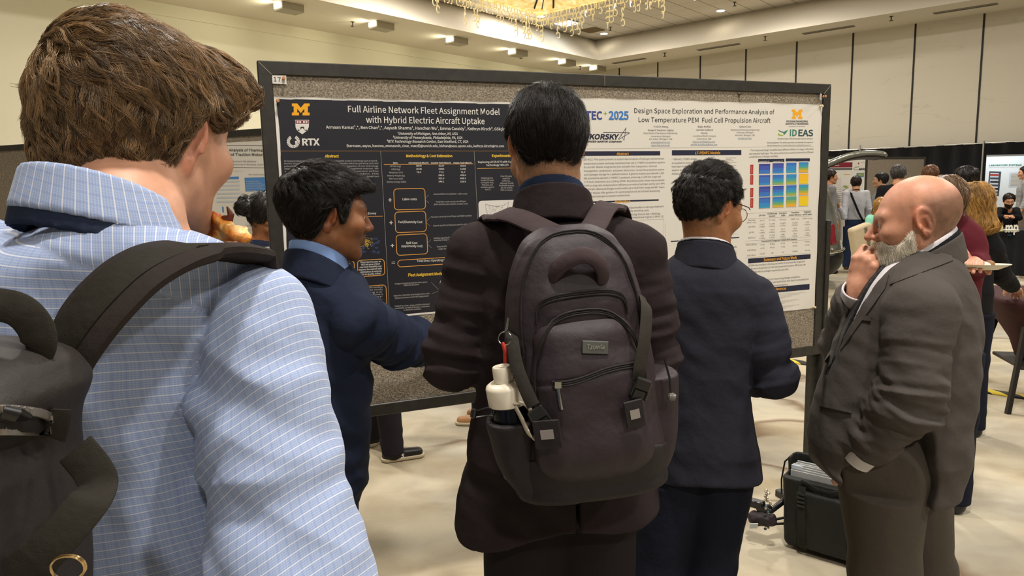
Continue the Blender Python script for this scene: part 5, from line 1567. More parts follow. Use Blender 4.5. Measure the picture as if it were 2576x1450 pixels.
# ---- man with the plum-black backpack
P3 = Person((0.10, 1.66), 0.02, 1.83, 'b98a6a', 'person in a dark plum suit wearing the backpack with a white bottle, back turned',
            joints=dict(neck=at(1392, 515, 1.64), shL=at(1203, 640, 1.62), shR=at(1596, 636, 1.62), elL=at(1140, 905, 1.60), elR=at(1638, 880, 1.60), wrL=at(1250, 900, 1.86), wrR=at(1560, 880, 1.86),
                        hipL=at(1330, 1230, 1.66), hipR=at(1490, 1225, 1.66), kneeL=at(1318, 1560, 1.68), kneeR=at(1490, 1560, 1.68)),
            head=dict(at=at(1374, 372, 1.645), yaw=-0.16, pitch=0.30, scale=1.03, ear_out=0.72, ear=1.08))
P3.J['ankL'] = np.array([P3.J['kneeL'][0] - .01, 1.70, .09]); P3.J['ankR'] = np.array([P3.J['kneeR'][0] + .01, 1.70, .09])
def pocket_hand(p, S, curl=.5, fwd=None, up=None, side=None, spread=.05, thumb=(.7, .4)):
    c = p.J['wr' + S]; y = (c - p.J['el' + S]) if fwd is None else np.asarray(fwd, float); y = y / np.linalg.norm(y)
    z = np.asarray((0, 0, 1) if up is None else up, float); z = z - y * (z @ y); z /= np.linalg.norm(z); x = np.cross(y, z)
    R = np.stack([x, y, z], 1)
    sd = (1 if S == 'R' else -1) if side is None else side
    return lambda P: hand_sdf(P, c, R, [curl] * 4, spread, p.s, sd, thumb)
T3 = P3.sil([(498, 1345, 1445, .065, .02), (525, 1300, 1490, .085, .02), (560, 1252, 1552, .105), (610, 1215, 1590, .125), (700, 1190, 1612, .135), (850, 1185, 1614, .138), (985, 1197, 1610, .14), (1090, 1178, 1625, .15), (1200, 1160, 1645, .155), (1290, 1146, 1662, .158), (1345, 1150, 1660, .155)], 1.64)
P3.body(under=T3, tint=fade, h=.0042, hands=[pocket_hand(P3, 'L', .35), pocket_hand(P3, 'R', .35)]); P3.eyes()
hem3 = lambda P: (.832 + .16 * (P[:, 0] - .10) + .016 * np.sin(P[:, 0] * 16) - P[:, 2]).astype(f32)
def vent3(P, d): return smax(d, -np.maximum(np.abs(P[:, 0] - .135) - .004, np.maximum(P[:, 2] - 1.0, P[:, 1] - 1.56)).astype(f32), .004)
jacket(P3, T3, 1.64, 'suit_jacket', M_PLUM, .0048, rs=(.070, .066, .052), hem=hem3, seed=3, extra=vent3)
P3.trousers(under=T3, m=M_PLUMT, r=(.112, .092, .078), top=.98, fold=.006); P3.shoes(M_BLACKSH)
collar(P3, at(1390, 508, 1.620), 0.0, .083, .079, .044, -.03, .085, M_PLUM, 'jacket_collar', flare=.22)
collar(P3, at(1386, 505, 1.622), 0.0, .071, .068, .058, -.012, .07, M_SHN, 'shirt_collar', flare=.15, label='navy shirt collar')
collar(P3, at(1385, 520, 1.625), 0.0, .0765, .068, .052, -.03, .018, M_LANY, 'lanyard', flare=.1, th=.0025)
def cap3(q):
    d = head_parts(q, dict(ear=.01)) - .010
    d = smin(d, ell(q, (0, -.020, .038), (.082, .105, .090)), .01)
    d = smax(d, hairline(q, [(-.12, -.066), (-.07, -.062), (-.05, -.050), (-.038, -.006), (-.024, .034), (0, .046), (.012, .034), (.026, .036), (.038, .05), (.06, .07), (.085, .082), (.11, .09)]), .014)
    return d - .004 * bump_at(q, (-.04, -.05, .11), .04)
def flow3(R, n):
    r = R - A3(.012, -.035, .13); d = np.stack([r[:, 0] * 9, r[:, 1] * 9, -.35 - np.abs(r[:, 2]) * 7], 1); return d
P3.hair(cap3, HAIR_BLK, h=.0035, region=lambda V, g: ~((np.abs(V[:, 0]) > .058) & (V[:, 2] < .05) & (V[:, 1] > -.040)), strands=1500, flow=flow3, L=.042, per=16, width=.00036, spread=.0042, lift=.22, clump=.35, colvar=.3, wave=.06, steps=7, cap_noise=.0012, minoff=.0004)

# ---- man with glasses
P4 = Person((0.57, 2.06), 0.2, 1.69, 'a8744f', 'person with cropped black hair and glasses in a dark herringbone blazer',
            joints=dict(neck=at(1775, 640, 2.06), shL=at(1655, 735, 2.08), shR=at(1893, 757, 2.02), elL=at(1590, 960, 2.06), elR=at(1945, 940, 1.98), wrL=at(1690, 985, 2.24), wrR=at(1880, 955, 2.22),
                        hipL=at(1690, 1190, 2.06), hipR=at(1810, 1190, 2.04), kneeL=at(1650, 1440, 2.06), kneeR=at(1775, 1440, 2.05)),
            head=dict(at=at(1782, 525, 2.06), yaw=1.02, pitch=0.22, scale=.98, ear_out=0.45))
P4.J['ankL'] = np.array([P4.J['kneeL'][0] - .02, 2.08, .09]); P4.J['ankR'] = np.array([P4.J['kneeR'][0] + .02, 2.08, .09])
T4 = P4.sil([(628, 1725, 1820, .06), (650, 1695, 1850, .08), (680, 1668, 1885, .105), (720, 1648, 1906, .125), (800, 1640, 1905, .135), (900, 1650, 1893, .135), (1000, 1646, 1886, .135), (1100, 1632, 1902, .145), (1212, 1612, 1918, .155)], 2.06)
P4.body(under=T4, tint=fade, h=.0042, hands=[pocket_hand(P4, 'L', .5), pocket_hand(P4, 'R', .5)]); P4.eyes()
jacket(P4, T4, 2.06, 'suit_jacket', M_HERR, .0052, rs=(.076, .070, .054), hem=lambda P: (.750 + .03 * np.sin(P[:, 0] * 14) * .3 - P[:, 2]).astype(f32), seed=11, folds_amp=.9)
P4.trousers(under=T4, m=M_NAVYT, r=(.108, .088, .074), fold=.005); P4.shoes(M_BLACKSH)
collar(P4, at(1775, 640, 2.055), .45, .078, .072, .047, -.02, .085, M_HERR, 'jacket_collar', flare=.22)
collar(P4, at(1772, 636, 2.055), .45, .070, .066, .052, .0, .05, M_SHW, 'shirt_collar', flare=.1, label='white shirt collar')
collar(P4, at(1774, 640, 2.055), .45, .0765, .071, .052, .0, .022, M_LANY, 'lanyard', flare=.1, th=.003)
def cap4(q):
    d = head_parts(q, dict(ear=.01)) - .008
    d = smin(d, ell(q, (0, -.010, .048), (.081, .100, .086)), .012)
    d = smin(d, ell(q, (-.01, .02, .088), (.058, .07, .040)), .02) + (.003 * vnoise(q, 70, 4)).astype(f32)
    d = smax(d, hairline(q, [(-.12, -.055), (-.07, -.052), (-.05, -.045), (-.032, -.02), (-.014, .022), (.01, .03), (.022, .012), (.032, .02), (.045, .045), (.065, .062), (.09, .075), (.11, .085)]), .012)
    return d
P4.hair(cap4, HAIR_BLK, h=.004, strands=1700, flow=lambda R, n: np.stack([R[:, 0] * 6, .55 * (R[:, 2] > .06) + R[:, 1] * 4 * (R[:, 2] < .06), -.5 - R[:, 2] * 0 + .9 * (R[:, 2] > .075)], 1), L=lambda R: .012 + .018 * (R[:, 2] > .05), per=14, hold=0.0, width=.00042, spread=.0045, lift=.8, clump=.5, steps=5, cap_noise=.0018, colvar=.3)
for sx in (-1, 1):
    mb = MB(); mb.tube([P4.hw(v) for v in ((sx * .080, -.012, .016), (sx * .083, .02, .021), (sx * .079, .08, .019), (sx * .066, .103, .016))], .0012 * 1.2, 8)
    mb.build('glasses_temple', mat('glasses_black', '1a1714', .3), P4.root)
mb = MB()
for sx in (-1, 1):
    pts = [P4.hw((sx * .034 + .027 * math.cos(a), .106 - abs(sx * .034 + .027 * math.cos(a)) * .09, -.002 + .021 * math.sin(a))) for a in np.linspace(0, 6.283, 25)]
    mb.tube(pts, .0011, 6, cap=False)
mb.tube([P4.hw((-.008, .106, .004)), P4.hw((0, .108, .006)), P4.hw((.008, .106, .004))], .0011, 6)
mb.build('glasses_frame', mat('glasses_gold', 'b08c4a', .25, metal=1.0), P4.root)
M_GLASS = mat('lens_glass', 'f2f4f2', 0.02, spec=.5, alpha=.12)
for sx in (-1, 1):
    vs = [P4.hw((sx * .034 + .026 * math.cos(a), .106 - abs(sx * .034 + .026 * math.cos(a)) * .09, -.002 + .020 * math.sin(a))) for a in np.linspace(0, 6.283, 25)[:-1]]
    vs2 = [v + P4.hv((0, .0012, 0)) for v in vs]; k = len(vs)
    mesh_np('glasses_lens', vs + vs2, [list(range(k))[::-1], [i + k for i in range(k)]] + [[i, (i + 1) % k, (i + 1) % k + k, i + k] for i in range(k)], M_GLASS, parent=P4.root, smooth=False)

# ---- man in the navy blazer pointing at the dark poster
P2 = Person((-0.50, 1.92), 0.65, 1.69, '8a5a3a', 'person with wavy black hair in a navy blazer, reaching towards the dark poster',
            joints=dict(neck=at(800, 660, 1.90), shL=at(690, 745, 1.96), shR=at(905, 812, 1.84), elL=at(640, 960, 2.02), elR=at(1010, 862, 2.02), wrL=at(760, 985, 2.2), wrR=at(1150, 862, 2.34),
                        hipL=at(725, 1240, 1.96), hipR=at(812, 1240, 1.93), kneeL=at(720, 1520, 1.98), kneeR=at(835, 1520, 1.94)),
            head=dict(at=at(826, 540, 1.90), yaw=1.08, pitch=0.10, roll=0.0, scale=.99, ear_out=0.35))
P2.J['ankL'] = np.array([P2.J['kneeL'][0] - .02, 2.0, .09]); P2.J['ankR'] = np.array([P2.J['kneeR'][0] + .02, 1.94, .09])
def tint2(c, q, V, blend):
    m = np.exp(-(((q[:, 1] - .085) / .03) ** 2 + ((q[:, 2] + .066) / .026) ** 2 + (q[:, 0] / .034) ** 2)) * (q[:, 1] > .05)
    return blend(c, m, np.array(lin('2a1c14')), .55)
T2 = P2.sil([(650, 745, 858, .06), (675, 715, 885, .08), (705, 682, 915, .105), (760, 655, 938, .13), (850, 640, 940, .14), (950, 640, 937, .14), (1100, 630, 932, .145), (1225, 620, 924, .15), (1290, 618, 916, .15)], 1.92)
P2.body(under=T2, h=.0038, hands=[pocket_hand(P2, 'L', .4), pocket_hand(P2, 'R', (.15, .1, .1), up=(-.3, -.3, 1))], tint=tint2); P2.eyes()
jacket(P2, T2, 1.92, 'suit_jacket', M_NAVYJ, .005, rs=(.082, .074, .056), hem=lambda P: (.728 - P[:, 2]).astype(f32), seed=21, folds_amp=1.9)
P2.trousers(under=T2, m=M_NAVYT, r=(.105, .085, .07)); P2.shoes(M_BLACKSH)
collar(P2, at(800, 664, 1.90), .55, .080, .074, .048, -.05, .085, M_NAVYJ, 'jacket_collar', flare=.22)
collar(P2, at(803, 656, 1.90), .55, .070, .066, .062, -.01, .060, M_SHB, 'shirt_collar', flare=.12, label='light blue shirt collar')
def cap2(q):
    d = head_parts(q, dict(ear=.01)) - .012
    d = smin(d, ell(q, (0, -.022, .045), (.089, .112, .093)), .012)
    d = smin(d, ell(q, (0, .066, .074), (.066, .046, .034)), .02)
    d = smax(d, hairline(q, [(-.14, -.062), (-.07, -.066), (-.05, -.058), (-.034, -.030), (-.018, .018), (.004, .026), (.014, -.008), (.026, -.004), (.036, .034), (.05, .060), (.075, .076), (.13, .082)]), .012)
    return d + (.004 * vnoise(q, 38, 4)).astype(f32)
def flow2(R, n): return np.stack([R[:, 0] * 5, .9 * (R[:, 2] > .06) + R[:, 1] * 5 - .1, -.45 - 6 * (R[:, 2] < .04) * .1], 1)
P2.hair(cap2, HAIR_BLK, h=.004, strands=1300, flow=flow2, L=.048, per=18, width=.00042, spread=.0045, lift=.45, clump=.75, wave=.35, curl=.25, colvar=.45, cap_noise=.002)

# ---- bald man in the grey suit
Y5 = 1.92
P5 = Person((1.12, 1.95), -1.22, 1.66, 'c48d72', 'bald person with a white beard in a grey suit, hand at the chin',
            joints=dict(neck=at(2330, 628, Y5), shL=at(2318, 775, 1.76), shR=at(2290, 770, 2.08), elL=at(2290, 1010, 1.72), elR=at(2130, 880, 2.12), wrL=at(2172, 1142, 1.815), wrR=at(2158, 735, 1.97),
                        hipL=at(2222, 1175, 1.85), hipR=at(2278, 1165, 2.02), kneeL=at(2222, 1430, 1.84), kneeR=at(2320, 1430, 2.02)),
            head=dict(at=at(2306, 553, Y5), yaw=-1.06, pitch=0.16, scale=1.0, ear_out=0.30, ear=1.08, brow='b79a80', nose=1.35, wide=1.02, jaw=1.05))
P5.J['ankL'] = np.array([P5.J['kneeL'][0] + .01, 1.86, .09]); P5.J['ankR'] = np.array([P5.J['kneeR'][0] + .02, 2.03, .09])
P5.kw['footL'] = np.array([-.9, .35, 0]); P5.kw['footR'] = np.array([-.9, .45, 0])
def frame_from(y, z):
    y = np.asarray(y, float); y /= np.linalg.norm(y); z = np.asarray(z, float); z = z - y * (z @ y); z /= np.linalg.norm(z)
    return np.stack([np.cross(y, z), y, z], 1)
w5 = P5.J['wrR']
R5 = frame_from((.15, -.10, 1.0), (-1.0, -.55, .1))
hand5 = lambda P: hand_sdf(P, w5, R5, [(.75, 1.1, .5), (.95, 1.2, .6), (1.05, 1.2, .7), (1.1, 1.2, .8)], .06, 1.02, 1, (.45, .7))
def tint5(c, q, V, blend):
    s_ = np.abs(q[:, 0])
    top = np.exp(-((q[:, 2] - .12) / .05) ** 2)
    c = blend(c, top, np.array(lin('cf8f74')), .5)
    fringe = np.clip((-.005 - q[:, 1]) / .03, 0, 1) * np.clip((q[:, 2] + .075) / .03, 0, 1) * np.clip((.062 - .2 * q[:, 1] - q[:, 2]) / .035, 0, 1) * (np.linalg.norm(q, axis=1) < .2)
    fringe2 = np.clip((.03 - np.abs(q[:, 1] - .02)) / .02, 0, 1) * np.clip((.06 - q[:, 2]) / .02, 0, 1) * np.clip((q[:, 2] - .015) / .02, 0, 1)
    n = .88 + .10 * vnoise(V, 90, 1) + .08 * vnoise(V, 400, 2)
    c = blend(c, np.maximum(fringe, fringe2 * .4) * n, np.array(lin('5d4636')), .85)
    return c
T5 = P5.sil([(612, 2275, 2392, .06), (640, 2240, 2415, .09), (670, 2205, 2432, .125), (710, 2172, 2448, .155), (760, 2142, 2460, .17), (830, 2108, 2465, .178), (900, 2080, 2463, .18), (1000, 2042, 2452, .18), (1080, 2024, 2441, .18), (1150, 2022, 2432, .178), (1215, 2040, 2415, .17)], Y5)
P5.body(under=T5, h=.003, hands=[hand5, pocket_hand(P5, 'L', .3, fwd=(-.05, .42, -1), up=(-.2, -1, 0))], tint=tint5); P5.eyes('5a6a70')
def hem5(P): return ((.742 + .06 * np.clip((1.08 - P[:, 0]) / .25, -1, 1) ** 2 + .10 * np.clip((.92 - P[:, 0]) / .10, 0, 1) ** 2) - P[:, 2]).astype(f32)
def front5(P, d):
    # chest opening between the lapels (at the front edge), and the back vent
    v = np.maximum(np.abs(P[:, 1] - 1.93) - .060 * np.clip((P[:, 2] - 1.06) / .30, 0, 1), np.maximum(P[:, 0] - 1.02 - .25 * (P[:, 2] - 1.1), 1.08 - P[:, 2]))
    return smax(d, -v.astype(f32), .01)
_zc, _xa, _xb = at(2260, 1020, 1.76)[2], at(2165, 1100, 1.74)[0], at(2326, 1100, 1.76)[0]
def carve5(P):
    t = np.clip((_zc - P[:, 2]) / .22, 0, 1)
    return np.maximum(np.maximum(_xa + .12 * (1 - t) - P[:, 0], P[:, 0] - (_xb + .02 * t)), np.maximum(P[:, 2] - _zc, P[:, 1] - 1.90)).astype(f32)
jacket(P5, T5, Y5, 'suit_jacket', M_GREYS, .0048, rs=(.090, .082, .060), hem=hem5, seed=31, folds_amp=1.2, extra=front5, slim=.03, carve=carve5)
P5.trousers(under=T5, m=M_GREYT2, r=(.128, .092, .076), fold=.006); P5.shoes(M_BLACKSH)
cuff(P5, 'L', M_SHW, .040, L=.045); cuff(P5, 'R', M_SHW, .040, L=.03)
collar(P5, at(2322, 632, Y5), -1.12, .082, .084, .052, -.055, .080, M_GREYS, 'jacket_collar', flare=.22)
collar(P5, at(2316, 626, Y5), -1.12, .070, .076, .060, -.045, .055, M_SHW, 'shirt_collar', flare=.2, label='white shirt collar')
collar(P5, at(2318, 628, Y5), -1.12, .0775, .082, .058, -.065, .022, M_LANY, 'lanyard', flare=.2, th=.003)
# shirt front and tie under the jacket
P5.cloth('shirt_front', lambda P: np.maximum(T5(P, -.012), np.maximum(np.maximum(np.abs(P[:, 1] - 1.93) - .08, P[:, 0] - 1.06), 1.0 - P[:, 2])).astype(f32), (.80, 1.8, .98), (1.15, 2.06, 1.46), .005, M_SHW)
P5.cloth('tie', lambda P: np.maximum(T5(P, -.004), np.maximum(np.maximum(np.abs(P[:, 1] - 1.94) - .028, P[:, 0] - 1.06), 1.0 - P[:, 2])).astype(f32), (.80, 1.85, .98), (1.12, 2.04, 1.44), .005, mat('tie_dark', '17161c', .5, var=(300, .6)))
# lapel, pocket flap, breast pocket, sleeve buttons follow the jacket's near side
from mathutils.bvhtree import BVHTree
def caster(p, names):
    """first point of the named garments behind a photo pixel"""
    trees = []
    for o in p.root.children:
        if o.name.split('.')[0] in names:
            b = wpos(o); trees.append((BVHTree.FromPolygons([Vector(v.co) for v in o.data.vertices], [list(q.vertices) for q in o.data.polygons]), b))
    def f(px, py, out=.0):
        d = ray(px, py); d = d / np.linalg.norm(d); best = None
        for t, b in trees:
            h = t.ray_cast(Vector(CAM - b), Vector(d))
            if h[0] is not None and (best is None or h[3] < best): best = h[3]
        return CAM + d * ((best if best is not None else 2.0) - out)
    return f
on5 = caster(P5, ('suit_jacket',))
def patch(p, name, outline, m, th=.004, nx=10, ny=12, out=.0015, surf_pt=on5, label=None):
    """cloth piece given by four corner pixels (two long edges), laid on the garment"""
    a, b, c, d = [np.array(q, float) for q in outline]
    V = []; F = []
    for s in (0, 1):
        for j in range(ny + 1):
            for i in range(nx + 1):
                u, v = i / nx, j / ny
                q = (a * (1 - u) + b * u) * (1 - v) + (d * (1 - u) + c * u) * v
                pt = surf_pt(q[0], q[1], out); dirn = -(pt - CAM) / np.linalg.norm(pt - CAM)
                V.append(pt + dirn * (th if s == 0 else -.004))
    st = (nx + 1) * (ny + 1)
    for j in range(ny):
        for i in range(nx):
            k = [j * (nx + 1) + i, j * (nx + 1) + i + 1, (j + 1) * (nx + 1) + i + 1, (j + 1) * (nx + 1) + i]
            F.append(k); F.append([x + st for x in k[::-1]])
    per = list(range(nx + 1)) + [j * (nx + 1) + nx for j in range(1, ny + 1)] + [ny * (nx + 1) + i for i in range(nx - 1, -1, -1)] + [j * (nx + 1) for j in range(ny - 1, 0, -1)]
    for x, y in zip(per, per[1:] + per[:1]): F.append([y, x, x + st, y + st])
    o = mesh_np(name, V, F, m, parent=p.root, smooth=False)
    if label: o['label'] = label
    return o
patch(P5, 'lapel', [(2390, 628), (2398, 655), (2238, 716), (2250, 680)], M_GREYS)
patch(P5, 'lapel', [(2236, 690), (2226, 726), (2078, 932), (2074, 905)], M_GREYS)
patch(P5, 'pocket_flap', [(2066, 984), (2146, 1004), (2142, 1040), (2062, 1022)], M_GREYS, th=.008)
patch(P5, 'breast_pocket', [(2140, 790), (2192, 796), (2190, 808), (2138, 804)], M_GREYS, th=.004, ny=3)
# beard: short grey strands on the jaw
hd5 = lambda q: head_parts(q, P5.hp)
def capb(q):
    d = hd5(q) - .0035 - .008 * np.exp(-(((q[:, 1] - .07) / .05) ** 2 + ((q[:, 2] + .105) / .035) ** 2)).astype(f32)
    up = np.interp(q[:, 1], [-.01, .01, .03, .05, .07, .085, .10, .13], [-.01, -.015, -.045, -.060, -.056, -.046, -.044, -.046]).astype(f32)
    d = smax(d, q[:, 2] - up, .010)
    d = smax(d, (-.150 + .2 * np.clip(.05 - q[:, 1], 0, 1)) - q[:, 2], .01)
    d = smax(d, (.008 - q[:, 1]), .012)
    lip = np.exp(-((q[:, 2] + .068) / .006) ** 2) * (np.abs(q[:, 0]) < .02)
    return d + .008 * lip.astype(f32)
P5.hair(capb, HAIR_GRY, h=.0035, strands=1100, flow=lambda R, n: np.stack([R[:, 0] * 2, -.1 + 0 * R[:, 0], -1 + 0 * R[:, 0]], 1), L=.017, per=12, width=.00028, spread=.005, lift=.8, clump=.35, wave=.4, steps=6, name='beard', colvar=.25, cap_tone=.85, cap_noise=.0015, label='short white and grey beard')
# ------------------------------------------------------------------ man in the blue shirt, close to the camera
Y1 = .74
P1 = Person((-.37, .76), 0.05, 1.80, 'c59378', 'person with wavy brown hair in a light blue checked shirt, close to the camera', neckr=.90,
            joints=dict(neck=at(300, 565, .72), shL=at(-70, 690, .73), shR=at(630, 800, .745), elL=np.array([-.62, .86, 1.20]), elR=at(735, 1480, .66), wrL=np.array([-.44, .98, 1.46]), wrR=np.array([-.20, .80, .98]),
                        hipL=np.array([-.47, .80, .95]), hipR=np.array([-.28, .79, .95]), kneeL=np.array([-.47, .82, .52]), kneeR=np.array([-.27, .81, .52]), ankL=np.array([-.48, .80, .09]), ankR=np.array([-.26, .80, .09])),
            head=dict(at=at(372, 344, .80), yaw=.22, pitch=.12, roll=.03, scale=.90, ear_out=.45, ear=1.0))
T1 = P1.sil([(510, 205, 345, .056, .0), (535, 165, 385, .072, .01), (570, 90, 440, .092, .02), (620, -10, 560, .112, .03), (700, -90, 612, .124, .04), (800, -110, 640, .132, .05), (950, -110, 650, .136, .06), (1200, -110, 655, .138, .07), (1500, -110, 655, .14, .09), (1800, -120, 660, .145, .12), (2300, -150, 700, .15, .18)], .70)
def hand1():
    c = P1.J['wrL']; R = frame_from((.35, -.25, .9), (-.7, .6, .3)); return lambda P: hand_sdf(P, c, R, [(.6, .8, .5)] * 4, .05, 1.0, -1, (.6, .6))
def tint1(c, q, V, blend):
    m = np.clip((q[:, 1] - .01) / .03, 0, 1) * np.clip((-.04 - q[:, 2]) / .03, 0, 1) * np.clip((q[:, 2] + .14) / .02, 0, 1)
    return blend(c, m * (.7 + .4 * vnoise(V, 500, 3)), np.array(lin('7a5138')), .25)
P1.body(under=T1, h=.0036, hands=[hand1(), pocket_hand(P1, 'R', .4)], tint=tint1); P1.eyes('5a6a70')
def shirt_check(nt, b):
    u = N(nt, 'ShaderNodeAttribute', attribute_name='fu'); v = N(nt, 'ShaderNodeAttribute', attribute_name='fv')
    def lines(src, per, w, soft):
        d = N(nt, 'ShaderNodeMath', operation='DIVIDE'); nt.links.new(src, d.inputs[0]); d.inputs[1].default_value = per
        f = N(nt, 'ShaderNodeMath', operation='FRACT'); nt.links.new(d.outputs[0], f.inputs[0])
        return ramp(nt, [(0.0, 1.0), (w, 1.0), (w + soft, 0.0), (1 - soft, 0.0), (1.0, 1.0)], f.outputs[0])
    l1 = lines(v.outputs['Fac'], .0088, .07, .05); l2 = lines(u.outputs['Fac'], .0088, .05, .04); l3 = lines(u.outputs['Fac'], .0022, .2, .3); l4 = lines(v.outputs['Fac'], .0022, .2, .3)
    c = mixc(nt, .25, '93a7cf', l3.outputs['Color'], 'MULTIPLY'); 
    base = mixc(nt, l3.outputs['Color'], '8093bb', '93a2c4'); base = mixc(nt, l4.outputs['Color'], base, '99a6c2')
    m2 = N(nt, 'ShaderNodeMath', operation='MULTIPLY'); nt.links.new(l2.outputs['Color'], m2.inputs[0]); m2.inputs[1].default_value = .40
    base = mixc(nt, m2.outputs[0], base, '5f78ad')
    m1 = N(nt, 'ShaderNodeMath', operation='MULTIPLY'); nt.links.new(l1.outputs['Color'], m1.inputs[0]); m1.inputs[1].default_value = .55
    base = mixc(nt, m1.outputs[0], base, 'dcdcdc')
    nt.links.new(base, b.inputs['Base Color'])
    b.inputs['Sheen Weight'].default_value = .1
    tc = N(nt, 'ShaderNodeTexCoord'); n = N(nt, 'ShaderNodeTexNoise', i_Scale=16.0, i_Detail=3.0); nt.links.new(tc.outputs['Object'], n.inputs['Vector'])
    bp = N(nt, 'ShaderNodeBump', i_Strength=.30, i_Distance=.01); nt.links.new(n.outputs['Fac'], bp.inputs['Height']); nt.links.new(bp.outputs['Normal'], b.inputs['Normal'])
M_CHECK = node_mat('shirt_check', shirt_check, .8, .2)
def yoke(P): return P[:, 2] - (1.575 - .50 * (P[:, 0] + .40) - .2 * (P[:, 1] - .6))
J1 = P1.J
_a, _b, _c = J1['shR'], J1['elR'], J1['wrR']
_u = (_b - _a) / np.linalg.norm(_b - _a); _v = (_c - _b) / np.linalg.norm(_c - _b)
def torso1(P):
    d = T1(P)
    for S in 'LR': d = smin(d, cap(P, J1['neck'] + (J1['sh' + S] - J1['neck']) * .60 + (0, .0, -.036), J1['sh' + S] + (0, 0, .0), .044, .056), .05)
    return d
def arm1(P, S):
    return chain(P, [J1['sh' + S] + (0, 0, -.005), J1['el' + S], J1['wr' + S]], [.066, .074, .05], .03)
def shirt1(P):
    d = torso1(P)
    y = yoke(P)
    # creases of the back: long soft diagonals, a fold running down from the yoke pleat, drag towards the armpit
    d = d + (.0125 * folds(P, (.25, 0, 1), 12, .3, 2) + .009 * folds(P, (1, 0, .35), 26, .18, 6) * np.clip(-y / .05, 0, 1)).astype(f32)
    pl = P[:, 0] - (-.285 + .05 * (1.50 - P[:, 2])); d = d + (.007 * np.exp(-(pl / .010) ** 2) * np.clip((1.52 - P[:, 2]) / .04, 0, 1) * np.clip((P[:, 2] - 1.36) / .06, 0, 1)).astype(f32)
    d = d - (.006 * np.exp(-((pl - .022) / .014) ** 2) * np.clip((1.53 - P[:, 2]) / .04, 0, 1) * np.clip((P[:, 2] - 1.28) / .1, 0, 1)).astype(f32)
    d = d + (.003 * np.exp(-(y / .0035) ** 2)).astype(f32) - (.0012 * (y > 0)).astype(f32)
    arms = None
    for S in 'LR':
        e = arm1(P, S)
        if S == 'R':
            fo = folds(P, (.6, 0, .8), 26, .22, 9) * .7 + folds(P, (-.75, .1, .6), 30, .15, 12) * bump_at(P, _a + (-.06, 0, -.16), .13) * 1.6 + folds(P, _u, 22, .3, 4) * .6
            e = e + (.0125 * fo).astype(f32)
            e = smax(e, (P - (_c + _v * 0)) @ _v.astype(f32), .006)
        else: e = smax(e, (P - (J1['wrL'])) @ ((J1['wrL'] - J1['elL']) / np.linalg.norm(J1['wrL'] - J1['elL'])).astype(f32), .006)
        arms = e if arms is None else np.minimum(arms, e)
    g = d - arms
    o = smin(d, arms, .022)
    o = o + (.0065 * np.exp(-(g / .006) ** 2) * (P[:, 2] > 1.33)).astype(f32)
    o = smax(o, -cap(P, J1['neck'] + (0, 0, .0), P1.hw((0, -.02, -.03)), .060, .060), .01)
    o = o + (.004 * folds(P, (1, 0, -.8), 24, .2, 15) * bump_at(P, _a + A3(-.10, -.06, -.20), .14)).astype(f32)
    return smax(o, (.84 - P[:, 2]).astype(f32), .006)
def attrs1(V):
    P = V.astype(f32); R = arm1(P, 'R'); T = torso1(P); y = yoke(P)
    isarm = (R < T)
    t = (P - _a) @ _u.astype(f32); rad = P - _a - t[:, None] * _u.astype(f32)
    w = np.cross(_u, (0, 1, 0)); ang = np.arctan2(rad @ w.astype(f32), rad[:, 1]); 
    fu = np.where(isarm, ang * .07, (P[:, 0] + .37) * 1.12 - .3 * (P[:, 1] - .6)); fv = np.where(isarm, t + .03 * np.sin(ang), P[:, 2] + .18 * np.abs(P[:, 0] + .38) ** 1.0 * 0 + .12 * (P[:, 0] + .38))
    yk = (y > 0) & ~isarm
    return {'fu': np.where(yk, fv, fu) + 2.0, 'fv': np.where(yk, (P[:, 0] + .37) * 1.0 + .35 * (P[:, 1] - .65), fv) + 2.0}
P1.cloth('shirt', shirt1, (-.74, .44, .82), (-.06, 1.04, 1.70), .0040, M_CHECK, 'light blue shirt with fine white check', attrs=attrs1)
P1.trousers(M_NAVYT, top=.95, r=(.108, .088, .075)); P1.shoes(M_BLACKSH)
def attrc(V): 
    q = V - at(268, 550, .712); return {'fu': q[:, 2] + .3 * q[:, 0] + 2.0, 'fv': np.arctan2(q[:, 0], -q[:, 1]) * .068 + 2.0}
def collar1(P):
    return ring(P, at(268, 550, .712), .15, .060, .064, lambda x, y: (.008 - .30 * (y + .07) - .16 * x).astype(f32), lambda x, y: (.056 - .40 * (y + .07) - .10 * x).astype(f32), .004, .30)
P1.cloth('shirt_collar', collar1, at(268, 550, .712) - .17, at(268, 550, .712) + .17, .0032, M_CHECK, attrs=attrc)
P1.cloth('lanyard', lambda P: ring(P, at(268, 550, .712), .15, .071, .074, lambda x, y: (-.008 - .33 * (y + .07) - .15 * x).astype(f32), lambda x, y: (.019 - .36 * (y + .07) - .13 * x).astype(f32), .003, .25), at(268, 550, .712) - .17, at(268, 550, .712) + .17, .0032, cloth_mat('lanyard_navy', '232c40', sheen=.2), 'dark navy lanyard band under the collar')
def cap1(q):
    d = head_parts(q, dict(ear=.01)) - .009
    d = smin(d, ell(q, (-.004, -.026, .042), (.086, .108, .092)), .014)
    d = smin(d, ell(q, (.034, .058, .066), (.062, .058, .044)), .025)
    d = smin(d, ell(q, (.062, .050, .032), (.030, .036, .040)), .02)
    d = smin(d, ell(q, (-.02, -.080, -.025), (.060, .036, .045)), .03)
    d = smax(d, hairline(q, [(-.16, -.072), (-.09, -.076), (-.06, -.072), (-.045, -.058), (-.030, -.018), (-.018, .016), (.0, .036), (.012, .026), (.028, .018), (.045, .026), (.065, .046), (.09, .060), (.15, .075)]), .014)
    return d + (.0055 * vnoise(q, 30, 4) + .0035 * vnoise(q, 62, 8)).astype(f32)
